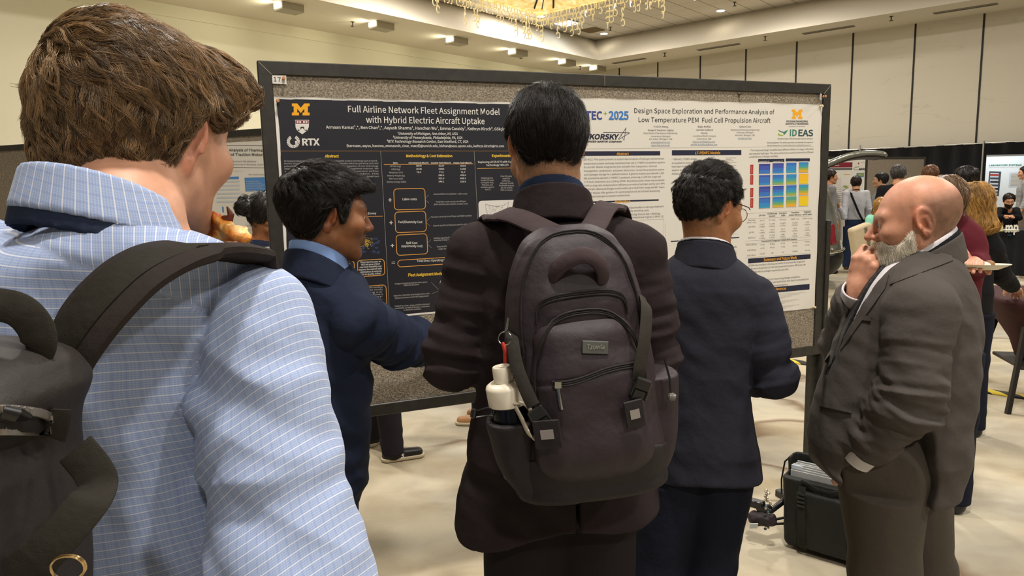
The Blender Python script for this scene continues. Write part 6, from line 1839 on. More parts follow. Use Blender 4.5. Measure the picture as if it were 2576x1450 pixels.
def flow1(R, n):
    top = np.clip((R[:, 2] - .02) / .07, 0, 1); fr = np.clip((R[:, 1] + .02) / .06, 0, 1)
    return np.stack([.55 * top + R[:, 0] * 3 + .3, .9 * top + .5 * fr - .15 * (1 - top), -.55 - .6 * (1 - top)], 1)
P1.hair(cap1, HAIR_BRN, h=.0035, strands=2000, flow=flow1, L=lambda R: .030 + .032 * np.clip((R[:, 2] - .0) / .06, 0, 1), per=22, width=.00033, spread=.0030, rise=.004, hold=.85, lift=.25, clump=.80, wave=.42, curl=.35, steps=11, colvar=.38, cap_noise=.0025, cap_tone=.35, seed=5)

# stray tuft at the back of the head
_R = np.array([(-.085, -.06, .035), (-.088, -.055, .028), (-.080, -.07, .040), (-.086, -.06, .045), (-.082, -.068, .030), (-.088, -.05, .036)])
_N = grad(cap1, _R).astype(float); _R = _R - _N * cap1(_R.astype(f32))[:, None]
V, F, T = hair_mesh_strands('hair_tuft', _R, _N * .9 + np.array([-.3, 0, .25]), _N, np.full(6, .045), cap1, HAIR_BRN, None, per=16, width=.00026, spread=.0030, lift=1.2, hold=0.0, follow=0.0, clump=.7, steps=8, seed=9)
mesh_np('hair_tuft', P1.hw(V), F, HAIR_BRN, parent=P1.root, attrs={'tone': np.repeat(T[:, None], 3, 1)})
# ------------------------------------------------------------------ the plum-black backpack and what hangs on it
M_PACK = cloth_mat('pack_nylon', '2a2026', rough=.55, weave=1400, sheen=.15, spec=.35)
M_PACKD = cloth_mat('pack_dark', '1d181a', rough=.6, weave=1400, sheen=.1, spec=.3)
M_WEB = cloth_mat('webbing_olive', '2e2b26', rough=.75, weave=1600, sheen=.15)
M_PADD = cloth_mat('strap_mauve', '3a2f31', rough=.8, weave=1200, sheen=.3)
M_PLAS = mat('plastic_black', '121212', .3, spec=.5)
M_STEEL = mat('zip_steel', '9a9a98', .25, metal=1.0)
M_ZIP = mat('zip_tape', '171416', .45, bump=(900, .6, .001))
M_REFL = mat('reflective_grey', '8d8783', .35, metal=.3)
M_IVORY = mat('bottle_ivory', 'd9d0bd', .35, spec=.5)
M_BOT = mat('bottle_black', '14161c', .18, metal=.6)
M_REDS = mat('cord_red', 'b02a1c', .6)
BK = np.array([.135, 1.36, 0.0])
bpk = empty('backpack', (BK[0], BK[1], at(1460, 1200, 1.36)[2]), 'plum-black backpack with a small badge, on the back of the person in plum', 'backpack')
BY = math.radians(-4)
def q3(P): return ((P - A3(.132, 1.40, 1.27)) @ roty(-0.075) @ rotz(0.10)).astype(f32)       # pack frame: x right, y to the wearer, z up
def p3w(v): return np.asarray(v, float) @ rotz(0.10).T.astype(float) @ roty(-0.075).T.astype(float) + np.array([.132, 1.40, 1.27])
L_main = Loft([(-.275, 0, .01, .118, .055, 0), (-.262, 0, .0, .142, .088, 0), (-.22, 0, -.005, .152, .105, 0), (-.10, 0, 0, .150, .105, 0), (.05, 0, .005, .145, .095, 0), (.16, 0, .01, .128, .085, 0), (.225, 0, .018, .105, .070, 0), (.262, 0, .025, .075, .045, 0), (.275, 0, .03, .05, .025, 0)], 3.0)
L_front = Loft([(-.215, 0, -.055, .095, .055, 0), (-.185, 0, -.062, .113, .072, 0), (-.08, 0, -.062, .112, .075, 0), (.04, 0, -.055, .103, .066, 0), (.095, 0, -.045, .085, .052, 0), (.115, 0, -.035, .055, .03, 0)], 3.2)
L_top = Loft([(.08, 0, -.04, .092, .05, 0), (.13, 0, -.034, .098, .054, 0), (.175, 0, -.02, .085, .048, 0), (.205, 0, -.005, .06, .035, 0)], 3.0)
wr = lambda q, a: (a * (.6 * folds(q, (.4, 0, 1), 18, .35, 3) + .5 * folds(q, (1, 0, -.4), 24, .3, 7))).astype(f32)
def pack_main(P):
    q = q3(P); d = L_main(q) + wr(q, .004)
    d = smin(d, L_top(q) + wr(q, .004), .008)
    d = d - .0022 * np.exp(-(np.abs(L_main(q, 0)) ** 0 * (np.abs(q[:, 1] + .02) / .004)) ** 2).astype(f32) * (q[:, 2] > -.2)
    return d
def pc(name, f, m, lo=(-.10, 1.12, .92), hi=(.36, 1.62, 1.60), h=.004, parent=None, label=None):
    V, F = surf(f, lo, hi, h); V = relax(V, F, 1, .4)
    o = mesh_np(name, V, F, m, parent=parent or bpk)
    if label: o['label'] = label
    return o
pc('main_compartment', lambda P: smax(pack_main(P), -cap(P, at(1292, 1075, 1.345) - A3(-.01, -.002, .11), at(1270, 890, 1.34), .043, .043), .004), M_PACK)
fp = pc('front_pocket', lambda P: smax(L_front(q3(P)) + wr(q3(P), .0035) + (.004 * np.exp(-((q3(P)[:, 2] - .0 - .10 * q3(P)[:, 0]) / .004) ** 2)).astype(f32), q3(P)[:, 1] + .03, .01), M_PACK)
pc('base_panel', lambda P: np.maximum(L_main(q3(P), .004), q3(P)[:, 2] + .165 - .03 * np.cos(q3(P)[:, 0] * 12)).astype(f32), M_PACKD)
def side_pocket(sx, zt, bulge, dy=0.0):
    L = Loft([(-.25, sx * .125, dy, .03, .05, 0), (-.20, sx * .142, dy, .038, .058, 0), (-.10, sx * .148, dy, .040 + bulge, .060, 0), (zt, sx * .150, dy - .005, .040 + bulge, .058, 0)], 2.6)
    return lambda P: smax(L(q3(P)) + wr(q3(P), .004), (q3(P)[:, 2] - zt + .01), .005)
_sp = side_pocket(-1, -.078, .013, -.035)
_bc = at(1292, 1075, 1.345); _bx = at(1272, 905, 1.345) - _bc; _bx = _bx / np.linalg.norm(_bx) + np.array([-.05, -.03, 0]); _bx /= np.linalg.norm(_bx)
pc('side_pocket', lambda P: smax(_sp(P), -cap(P, _bc - _bx * .11, _bc + _bx * .2, .0395, .0395), .003), M_PACKD)
pc('side_pocket', side_pocket(1, -.03, .008), M_PACK)
def surf_pt(Ls, x, z, out=.003):
    """point on the pack's outer face at (x, z) of its frame"""
    ys = np.linspace(-.22, .05, 220); q = np.stack([np.full(220, x), ys, np.full(220, z)], 1).astype(f32)
    v = np.min([L(q) for L in Ls], 0); i = np.argmax(v < 0); return np.array([x, ys[i] - out, z])
def zipper(Ls, pts, name='zipper', parent=None, w=.0042, out=.001):
    P = [p3w(surf_pt(Ls, x, z, out)) for x, z in pts]
    mb = MB(); mb.tube(P, w * .42, 7, 0)
    for o_ in (-1, 1): mb.tube([p + np.array([0, 0, o_ * w]) for p in P], w * .55, 6, 1)
    return mb.build(name, [M_ZIP, M_PACKD], parent or bpk)
arch = lambda w, zt, zb, n=24, p=2.6: [(w * math.copysign(abs(math.cos(a)) ** (2 / p), math.cos(a)), zb + (zt - zb) * abs(math.sin(a)) ** (2 / p)) for a in np.linspace(math.pi, 0, n)]
zipper([L_front, L_main], arch(.107, .116, -.05), out=.008)
zipper([L_top, L_main], arch(.088, .150, .105, 20, 3.2), out=.006)
zipper([L_main], arch(.118, .262, .04, 26), out=.003)
zipper([L_front], [(x, .002 + .10 * x + .004 * math.sin(x * 40)) for x in np.linspace(-.075, .095, 14)], parent=fp)
def puller(x, z, Ls, parent=None):
    a = surf_pt(Ls, x, z, .006)
    mb = MB(); mb.tube([p3w(a), p3w(a + (0, -.003, -.012)), p3w(a + (.002, -.002, -.045))], [.004, .0035, .0045], 8); mb.obox(p3w(a + (0, -.002, .002)), (.006, 0, 0), (0, .004, 0), (0, 0, .006))
    mb.build('zip_puller', M_STEEL, parent or bpk)
puller(-.066, -.008, [L_front], fp); 
mb = MB(); a = surf_pt([L_main], -.118, .06, .004); mb.tube([p3w(a), p3w(a + (-.006, -.002, -.04))], .003, 8); mb.build('zip_puller', M_PLAS, bpk)
# badge
a = surf_pt([L_front], .012, .052, .003)
mb = MB(); mb.obox(p3w(a), p3w((.025, 0, -.004)) - p3w((0, 0, 0)), (0, .0022, 0), p3w((0.002, 0.004, .0115)) - p3w((0, 0, 0)), 0, .0015)
bd = mb.build('badge', mat('badge_olive', '2f3029', .4, spec=.5), bpk)
ex = (p3w((1, 0, -.12)) - p3w((0, 0, 0))); ex /= np.linalg.norm(ex); ey = (p3w((.1, .3, 1)) - p3w((0, 0, 0))); ey -= ex * (ey @ ex); ey /= np.linalg.norm(ey); nn = np.cross(ex, ey)
T = Sheet(p3w(a), ex, ey, nn * (1 if nn[1] < 0 else -1), .0028); T.text('Tzowla', -.0165, -.0035, .0165, -.0035, mat('badge_letters', '77776b', .3, metal=.4), .0085, .02, .15); T.build('badge_lettering', bd)
# grab handle
mb = MB()
hp_ = [(-.055, -.020, .155), (-.050, -.055, .182), (-.028, -.075, .208), (.004, -.085, .222), (.030, -.085, .214), (.046, -.078, .190), (.050, -.055, .150), (.048, -.045, .138)]
xs = np.array(hp_); tt = np.linspace(0, len(hp_) - 1, 30); pts = np.stack([cr(tt, np.arange(len(hp_)), xs[:, k]) for k in range(3)], 1)
mb.tube([p3w(v) for v in pts], .0185, 12, flat=(1.0, .55), up=[p3w(v - np.array([0, .02, .12])) - p3w((0, 0, 0)) for v in pts]); mb.build('grab_handle', M_PADD, bpk)
# compression straps with buckles
def strap(pts, w, name, m, nrm=(0, -1, .1), parent=None, th=.0025):
    xs = np.array(pts, float); tt = np.linspace(0, len(pts) - 1, 8 * len(pts)); pp = np.stack([cr(tt, np.arange(len(pts)), xs[:, k]) for k in range(3)], 1)
    mb = MB(); mb.ribbon(pp, w, th, nrm); return mb.build(name, m, parent or bpk)
def P_(px, py, Y): return at(px, py, Y)
s1 = strap([P_(1285, 800, 1.39), P_(1288, 850, 1.335), P_(1300, 920, 1.30), P_(1322, 980, 1.275), P_(1342, 1022, 1.262)], .026, 'compression_strap', M_WEB, (-.3, -1, .1))
s2 = strap([P_(1612, 742, 1.39), P_(1626, 775, 1.335), P_(1622, 850, 1.30), P_(1610, 920, 1.285), P_(1605, 955, 1.285)], .026, 'compression_strap', M_WEB, (.35, -1, .1))
def buckle(c, ax, parent):
    ax = np.asarray(ax, float) / np.linalg.norm(ax); n = np.array([0, -1.0, .15]); n -= ax * (n @ ax); n /= np.linalg.norm(n); w = np.cross(ax, n)
    mb = MB(); mb.obox(c, w * .016, ax * .012, n * .006, 0, .003); mb.obox(c + ax * .022, w * .013, ax * .012, n * .005, 0, .003)
    for sg in (-1, 1): mb.obox(c + ax * .014 + w * sg * .014, w * .003, ax * .014, n * .0045, 0, .002)
    mb.build('buckle', M_PLAS, parent)
buckle(P_(1352, 1042, 1.255), P_(1375, 1078, 1.25) - P_(1352, 1042, 1.255), s1)
buckle(P_(1617, 968, 1.275), P_(1604, 1000, 1.275) - P_(1617, 968, 1.275), s2)
def tab(px, py, Y, ang, n, w=.017, h=.012):
    c = P_(px, py, Y); n = np.asarray(n, float) / np.linalg.norm(n); ex = np.array([math.cos(ang), 0, math.sin(ang)]); ex -= n * (ex @ n); ex /= np.linalg.norm(ex); ez = np.cross(n, ex)
    o = MB().obox(c, ex * w * 1.5, ez * h * 2.2, n * .002, 0, .002).build('strap_anchor', M_PACKD, bpk)
    MB().obox(c + n * .0028, ex * w * .72, ez * h * .72, n * .0008, 0).build('reflector', M_REFL, o)
tab(1377, 1093, 1.238, .12, (-.25, -1, .05)); tab(1596, 1042, 1.262, .15, (.25, -1, .05), .013, .012)
# shoulder straps over the jacket
strap([P_(1402, 588, 1.40), P_(1358, 570, 1.46), P_(1300, 545, 1.52), P_(1258, 540, 1.575), P_(1232, 556, 1.64), P_(1215, 590, 1.70), P_(1208, 660, 1.735), P_(1225, 800, 1.78)], [.052] * 24 + [.06] * 40, 'shoulder_strap', M_PADD, [(.1, -.75, .7)] * 32 + [(0, .2, 1)] * 12 + [(-.2, 1, .2)] * 20, th=.012)
strap([P_(1482, 585, 1.40), P_(1500, 560, 1.46), P_(1518, 528, 1.53), P_(1536, 518, 1.59), P_(1552, 535, 1.65), P_(1562, 580, 1.71), P_(1565, 660, 1.745), P_(1560, 800, 1.78)], [.052] * 24 + [.06] * 40, 'shoulder_strap', M_PADD, [(-.1, -.75, .7)] * 32 + [(0, .2, 1)] * 12 + [(.2, 1, .2)] * 20, th=.012)
# cords with toggles
mb = MB(); mb.tube([P_(1672, 905, 1.33), P_(1684, 950, 1.32), P_(1688, 990, 1.32)], .0022, 6); mb.build('draw_cord', M_PLAS, bpk)
MB().lathe(P_(1690, 999, 1.32), [(.003, -.008), (.0075, -.006), (.0085, 0), (.007, .006), (.002, .008)], (1, 0, -.3), 12).build('cord_toggle', mat('toggle_grey', '5f5f5a', .25), bpk)
mb = MB(); mb.tube([P_(1248, 1030, 1.33), P_(1225, 1026, 1.33), P_(1198, 1034, 1.33), P_(1188, 1042, 1.33), P_(1198, 1050, 1.33), P_(1225, 1046, 1.33), P_(1248, 1048, 1.33)], .0016, 6); mb.build('draw_cord', M_PLAS, bpk)
MB().lathe(P_(1192, 1040, 1.33), [(.003, -.010), (.006, -.008), (.0065, 0), (.006, .008), (.002, .010)], (.2, 0, 1), 12).build('cord_toggle', M_PLAS, bpk)

# water bottle in the side pocket
bc = P_(1292, 1075, 1.345); bx = P_(1272, 905, 1.345) - bc; bx /= np.linalg.norm(bx); bx = bx + np.array([-.05, -.03, 0]); bx /= np.linalg.norm(bx)
wb = empty('water_bottle', bc - bx * .10, 'black water bottle with an ivory lid in the side pocket of the backpack', 'water bottle')
MB().lathe(bc, [(0, -.10), (.036, -.10), (.038, -.095), (.038, .052), (.036, .056), (0, .056)], bx, 32).build('body', M_BOT, wb)
lid = MB().lathe(bc, [(.0385, .050), (.0412, .052), (.0418, .085), (.040, .090), (.034, .094), (.022, .0955), (0, .0955)], bx, 32).build('lid', M_IVORY, wb)
sp = np.cross(bx, (0, 1, 0)); sp /= np.linalg.norm(sp); fr = np.cross(sp, bx)
c2 = bc + sp * .004
MB().lathe(c2, [(.0185, .094), (.0190, .100), (.0185, .124), (.0170, .127), (.006, .127), (.005, .1255), (0, .1255)], bx, 24).build('spout', M_IVORY, lid)
mb = MB(); mb.tube([c2 + bx * .100 - sp * .008 + fr * .012, bc + bx * .098 - sp * .020 + fr * .016, bc + bx * .096 - sp * .026 + fr * .014], [.006, .006, .005], 10); mb.tube([bc + bx * .097 - sp * .026 + fr * .004, bc + bx * .097 - sp * .024 + fr * .020], .0055, 10); mb.build('hinge', M_IVORY, lid)
nc = -(bc - CAM); nc -= bx * (nc @ bx); nc /= np.linalg.norm(nc); sr = np.cross(bx, nc); sr = sr * (1 if sr[0] > 0 else -1)
mb = MB(); pts = [bc + bx * h + sr * a + nc * b for h, a, b in ((.062, .012, .038), (.060, .026, .052), (.048, .040, .072), (.028, .048, .088), (.010, .046, .092), (.004, .036, .088), (.012, .026, .076), (.034, .018, .056), (.054, .010, .040))]
tt = np.linspace(0, 8, 36); xs = np.array(pts); pts = np.stack([cr(tt, np.arange(9), xs[:, k]) for k in range(3)], 1)
mb.ribbon(pts, 0.016, .0035, [np.cross(nc * .5 + sr * .2 + bx * .0 + np.cross(bx, sr) * .0, pts[min(i + 1, 35)] - pts[max(i - 1, 0)]) for i in range(36)]); mb.build('carry_loop', M_IVORY, lid)
# key ring with a red cord
kc = P_(1270, 852, 1.33)
kr = empty('key_ring', kc, 'steel key ring with a red cord clipped above the water bottle', 'key ring')
mb = MB(); mb.tube([kc + .0125 * np.array([math.cos(a), .25 * math.sin(a), math.sin(a)]) for a in np.linspace(0, 6.283, 25)], .0011, 6, cap=False); mb.build('ring', M_STEEL, kr)
mb = MB(); mb.tube([kc + (0, 0, .012), P_(1276, 828, 1.33), P_(1279, 800, 1.335)], [.002, .0035, .002], 8); mb.build('clip', M_STEEL, kr)
mb = MB(); mb.tube([P_(1264, 862, 1.328), P_(1268, 872, 1.325), P_(1270, 885, 1.325), P_(1271, 912, 1.33)], [.003, .0042, .0034, .0036], 8); mb.build('cord', M_REDS, kr)

# ------------------------------------------------------------------ the black backpack in the left corner
M_BB = cloth_mat('bag_black', '211c1a', rough=.6, weave=1500, sheen=.12, spec=.3)
M_BW = cloth_mat('bag_webbing', '26231d', rough=.75, weave=1300, sheen=.2)
M_BP = cloth_mat('bag_padding', '2a2422', rough=.85, weave=1100, sheen=.3)
bb = empty('backpack', (-.47, .50, 1.02), 'black backpack with a coarse zip on the back of the person in blue', 'backpack')
L_bb = Loft([(1.02, -0.497, .47, .14, .075, .1), (1.10, -0.497, .465, .165, .105, .1), (1.28, -0.495, .465, .166, .11, .1), (1.40, -0.493, .475, .164, .10, .1), (1.462, -0.491, .492, .160, .085, .1), (1.492, -0.490, .505, .158, .070, .1), (1.512, -0.490, .515, .145, .045, .1), (1.520, -0.490, .52, .12, .02, .1)], 3.6)
def bag1(P):
    d = L_bb(P) + (.004 * folds(P, (.3, 0, 1), 16, .4, 2)).astype(f32)
    zz = 1.452 + .012 * np.cos((P[:, 0] + .46) * 12) - P[:, 2]
    d = d + (.010 * np.exp(-(zz / .013) ** 2) * (P[:, 1] < .48)).astype(f32)
    return d - (.007 * np.exp(-((P[:, 2] - 1.487) / .016) ** 2)).astype(f32)
pc('main_compartment', bag1, M_BB, (-.70, .30, .98), (-.24, .68, 1.56), .0042, bb)
def on_bb(px, py, out=.003):
    d = ray(px, py); ts = np.linspace(.30, .7, 300); P = (CAM + ts[:, None] * d / d[1]).astype(f32); v = bag1(P); i = np.argmax(v < out); return P[i].astype(float)
# zip: two rows of teeth either side of a dark mouth
def row(pts, n=34):
    xs = np.array(pts, float); tt = np.linspace(0, len(pts) - 1, n); return [(float(a), float(b)) for a, b in zip(cr(tt, np.arange(len(pts)), xs[:, 0]), cr(tt, np.arange(len(pts)), xs[:, 1]))]
mb = MB(); up_ = row([(-60, 1032), (20, 1030), (80, 1036), (110, 1043), (137, 1056)]); lo_ = row([(-60, 1086), (20, 1084), (80, 1086), (110, 1085), (128, 1082)])
for r_, dy in ((up_, 3), (lo_, -3)):
    for k, (x, y) in enumerate(r_):
        p = on_bb(x, y, .004); mb.obox(p, (.0010, 0, 0), (0, .0016, 0), (0, 0, .0026))
mb.build('zip_teeth', mat('zip_dark_steel', 'b5b0aa', .3, metal=.9), bb)
mb = MB(); mb.tube([on_bb(x, (a + b_) / 2, .001) for (x, a), (_, b_) in zip(up_, lo_)], .0075, 8, flat=(.4, 1.0), up=(0, 0, 1)); mb.build('zip_tape', mat('zip_mouth', '0d0b0b', .7), bb)
mb = MB(); mb.tube([on_bb(8, 1040, .006), on_bb(40, 1046, .010), on_bb(66, 1050, .008)], [.006, .0065, .0045], 10, flat=(1, .6), up=(0, -1, 0)); mb.build('zip_slider', M_PLAS, bb)
mb = MB(); mb.ribbon([on_bb(142, 1030, .004), on_bb(140, 1060, .006), on_bb(130, 1100, .004)], .020, .003, (.1, -1, .2)); mb.build('zip_end_tab', M_BW, bb)
# webbing at the side
strap([P_(190, 1130, .475), P_(232, 1182, .47), P_(246, 1222, .465), P_(215, 1275, .45), P_(120, 1385, .435), P_(20, 1480, .43)], [.026] * 40 + [.03] * 8, 'side_webbing', M_BW, (.2, -1, .25), bb, .003)
# shoulder strap: padded, with a webbing layer
sp_ = [P_(165, 905, .575), P_(205, 830, .575), P_(270, 750, .585), P_(350, 680, .605), P_(440, 640, .635), P_(530, 630, .675), P_(600, 645, .72), P_(640, 670, .775), P_(650, 720, .83), P_(640, 820, .86)]
strap(sp_, [.070] * 50 + [.066] * 30, 'shoulder_strap', M_BP, [(-.25, -.8, .62)] * 40 + [(-.1, -.25, 1)] * 16 + [(.1, .8, .5)] * 24, bb, .014)
strap([p + np.array([-.003, -.0045, .0055]) for p in sp_[:6]] + [sp_[6] + (0, -.002, .0075)], [.040] * 56, 'strap_webbing', M_BW, [(-.25, -.8, .62)] * 40 + [(-.1, -.25, 1)] * 16, bb, .004)
strap([P_(-90, 770, .49), P_(0, 768, .50), P_(55, 785, .50), P_(92, 830, .50), P_(96, 880, .50), P_(70, 915, .51)], .024, 'haul_loop', M_BW, (.15, -1, .35), bb, .005)
rc = P_(172, 1428, .40)
mb = MB(); mb.tube([rc + np.array([.0105 * math.cos(a), -.003 * math.sin(a), .0105 * math.sin(a) * .9 + .002 * math.cos(a)]) for a in np.linspace(0, 6.283, 33)], .00075, 8, cap=False)
mb.tube([rc + np.array([.0100 * math.cos(a), -.003 * math.sin(a) - .0012, .0100 * math.sin(a) * .9 + .002 * math.cos(a)]) for a in np.linspace(0, 6.283, 33)], .00075, 8, cap=False)
tag(mb.build('key_ring', mat('ring_brass', 'c9b184', .2, metal=1.0), origin=rc), 'thin brass split ring hanging on the black backpack at the bottom left', 'key ring')

# ------------------------------------------------------------------ slice of pizza at his mouth
def pizza(nt, b):
    tc = N(nt, 'ShaderNodeTexCoord'); n = N(nt, 'ShaderNodeTexNoise', i_Scale=42.0, i_Detail=5.0); nt.links.new(tc.outputs['Object'], n.inputs['Vector'])
    r = ramp(nt, [(0.32, '8a3410'), (0.45, 'c46418'), (0.54, 'dd8f33'), (0.66, 'eac27c'), (0.74, 'a8461a')], n.outputs['Fac']); nt.links.new(r.outputs['Color'], b.inputs['Base Color'])
    n2 = N(nt, 'ShaderNodeTexNoise', i_Scale=120.0, i_Detail=3.0); nt.links.new(tc.outputs['Object'], n2.inputs['Vector'])
    bp = N(nt, 'ShaderNodeBump', i_Strength=.5, i_Distance=.004); nt.links.new(n2.outputs['Fac'], bp.inputs['Height']); nt.links.new(bp.outputs['Normal'], b.inputs['Normal'])
M_PIZ = node_mat('pizza', pizza, .45, .5)
YP = .86
def piz(P):
    a, b, c = at(536, 545, YP), at(616, 596, YP - .02), at(505, 640, YP + .03)
    n = np.cross(b - a, c - a); n /= np.linalg.norm(n)
    h = (P - a.astype(f32)) @ n.astype(f32)
    d = np.abs(h) - .007
    for p, q in ((a, b), (b, c), (c, a)):
        e = np.cross(q - p, n); e /= np.linalg.norm(e); d = smax(d, ((P - p.astype(f32)) @ e.astype(f32)), .006)
    d = smin(d, cap(P, at(548, 552, YP - .012), at(612, 598, YP - .025), .009, .008), .006)
    return d + (.004 * vnoise(P, 70, 3) + .002 * vnoise(P, 160, 5)).astype(f32)
V, F = surf(piz, at(560, 580, YP) - .09, at(560, 580, YP) + .09, .0022)
tag(mesh_np('pizza_slice', V, F, M_PIZ, origin=at(560, 590, YP)), 'browned slice of pizza at the mouth of the man with wavy brown hair', 'pizza')
pz = SC.collection.objects['pizza_slice']
mb = MB(); mb.tube([at(560, 556, YP - .012), at(577, 550, YP - .012), at(581, 540, YP - .012), at(571, 520, YP - .012)], [.006, .0055, .004, .001], 9); mb.build('burnt_tip', mat('pizza_burnt', '5a2410', .4), pz)
# ------------------------------------------------------------------ black drapes along the panelled wall
def drape(nt, b):
    b.inputs['Base Color'].default_value = (*lin('17171a'), 1); b.inputs['Sheen Weight'].default_value = .15
M_DRAPE = node_mat('drape_black', drape, .9, .15)
M_ALU = mat('pole_aluminium', 'a8a6a0', .35, metal=.8)
DPT = np.array([10.4, 18.7, 0.0])
def dline(px):
    """point of the drape line seen in photo column px"""
    n = np.array([LD[0], LD[1], 0.0]); p = onplane(px, 500, DPT, n); return np.array([p[0], p[1], 0.0])
def drape_piece(a, b, top, seed, label):
    a = np.asarray(a, float); b = np.asarray(b, float); L = np.linalg.norm(b - a); d = (b - a) / L; n = np.array([d[1], -d[0], 0])
    k = int(L / .03); V = []; F = []
    rs = np.random.RandomState(seed); ph = np.cumsum(rs.uniform(.25, .6, k + 1))
    for s in (0, 1):
        for j, z in enumerate((0.02, .8, 1.7, top)):
            for i in range(k + 1):
                w = .035 * math.sin(ph[i]) * (1.25 - .4 * z / top)
                V.append(a + d * L * i / k + n * (w + .004 * s) + np.array([0, 0, z]))
    st = 4 * (k + 1)
    for j in range(3):
        for i in range(k):
            q = [j * (k + 1) + i, j * (k + 1) + i + 1, (j + 1) * (k + 1) + i + 1, (j + 1) * (k + 1) + i]
            F.append(q[::-1]); F.append([x + st for x in q])
    for i in range(k): F.append([3 * (k + 1) + i, 3 * (k + 1) + i + 1, 3 * (k + 1) + i + 1 + st, 3 * (k + 1) + i + st])
    return tag(mesh_np('black_drape', V, F, M_DRAPE, origin=(a + b) / 2), label, 'drape', 'black drapes in front of the panelled wall')
p0, p1, p2 = dline(1840), dline(2462), dline(2900)
drape_piece(p0, p1, 2.44, 1, 'long black drape behind the raised car tailgate and the grey board')
drape_piece(p1, p2, 2.44, 2, 'black drape behind the white laboratory banner at the right edge')
def pole(px, lab, lean=0.0, h=2.50, off=-.08):
    p = dline(px) + off * LD
    root = empty('drape_pole', p, lab, 'pole', 'upright poles of the drapes')
    MB().tube([p + (0, 0, .01), p + (lean, 0, h)], .022, 10).build('tube', M_ALU, root)
    MB().obox(p + (0, 0, .006), .22 * LD, .22 * RD, (0, 0, .006), 0, .002).build('base_plate', M_ALU, root)
pole(2160, 'short visible tip of an aluminium drape pole above the raised car tailgate', h=2.55)
pole(2466, 'aluminium drape pole at the left edge of the laboratory banner')
mb = MB(); mb.tube([p0 + (0, 0, 2.44), p2 + (0, 0, 2.44)], .02, 8); tag(mb.build('drape_rail', M_ALU, origin=(p0 + p2) / 2 + (0, 0, 2.44)), 'thin horizontal rail along the top of the black drapes', 'rail')

# ---- roll-up banner
YB = 14.9
ba, bz = at(2482, 392, YB), at(2640, 392, YB); bb0 = at(2470, 560, YB)
bd_ = (bz - ba); bd_[2] = 0; bw = np.linalg.norm(bd_); bd_ /= bw; bn = np.array([bd_[1], -bd_[0], 0])
rb = empty('roll_up_banner', (*((ba + bz) / 2)[:2], 0), 'white roll-up banner printed with a laboratory rack at the right edge', 'banner')
zt = ba[2]
b0 = np.array([ba[0], ba[1], 0.0])
MB().obox(b0 + bd_ * bw / 2 + (0, 0, (zt + .08) / 2), bd_ * bw / 2, bn * .0015, (0, 0, (zt - .08) / 2)).build('sheet', mat('banner_white', 'd5dbe0', .6), rb)
MB().obox(b0 + bd_ * bw / 2 + (0, 0, zt), bd_ * bw / 2, bn * .012, (0, 0, .014), 0, .004).build('top_bar', M_ALU, rb)
MB().obox(b0 + bd_ * bw / 2 + (0, 0, .05), bd_ * bw / 2, bn * .09, (0, 0, .045), 0, .01).build('base_case', M_ALU, rb)
mb = MB(); mb.tube([b0 + bd_ * bw / 2 - bn * .03 + (0, 0, .08), b0 + bd_ * bw / 2 - bn * .02 + (0, 0, zt)], .012, 8); mb.build('rear_pole', M_ALU, rb)
S = Sheet(b0 + bn * .0015, bd_, ZUP, bn, .003)
def qb(x, y):
    p = onplane(2300 + x * 276 / 1177, 340 + y * 340 / 1450, b0 + bn * .0015, bn) - b0; return p @ bd_, p[2]
def tb(s, x0, y, x1, m, capx, bold=0): a = qb(x0, y); b_ = qb(x1, y - 4); S.text(s, *a, *b_, m, abs(qb(x0, y - capx)[1] - a[1]), bold)
M_BBL = mat('banner_blue', '2f6f8f', .5); M_RACK = mat('banner_rack', '3b4248', .5)
tb('LABORATORY SYSTEMS', 800, 332, 1150, M_TEAL, 14, .03); tb('Rapid control prototyping and hardware in the loop', 803, 350, 1145, M_LGREY, 8)
def rq(x0, y0, x1, y1, m, l=0): a = qb(x0, y1); b_ = qb(x1, y0); S.rect(*a, *b_, m, l)
S.poly([qb(805, 388), qb(932, 392), qb(905, 655), qb(780, 640)], M_RACK); S.poly([qb(815, 405), qb(905, 408), qb(890, 640), qb(800, 628)], M_PALE, 1)
for k in range(6): S.poly([qb(814, 418 + 37 * k), qb(902, 420 + 37 * k), qb(900, 440 + 37 * k), qb(812, 437 + 37 * k)], [M_RED, M_RACK, M_INK, M_RACK, M_INK, M_RACK][k], 2)
rq(1010, 400, 1170, 560, M_PALE); rq(1030, 415, 1160, 545, M_LGREY, 1)
for k in range(9): rq(1035, 420 + 14 * k, 1150, 425 + 14 * k, M_PAPER, 2)
rq(1050, 640, 1170, 690, M_GREYT); tb('systems for education and research', 800, 702, 920, M_LGREY, 6)
tag(S.build('printing', rb), 'laboratory rack picture and teal lettering')
lamp('SPOT', 'booth_spot', b0 + bd_ * .3 + bn * .7 + np.array([0, 0, 2.7]), 60, (.8, .93, 1.0), size=.04, target=b0 + bd_ * .55 + np.array([0, 0, 1.6]), spot=75, blend=.35)

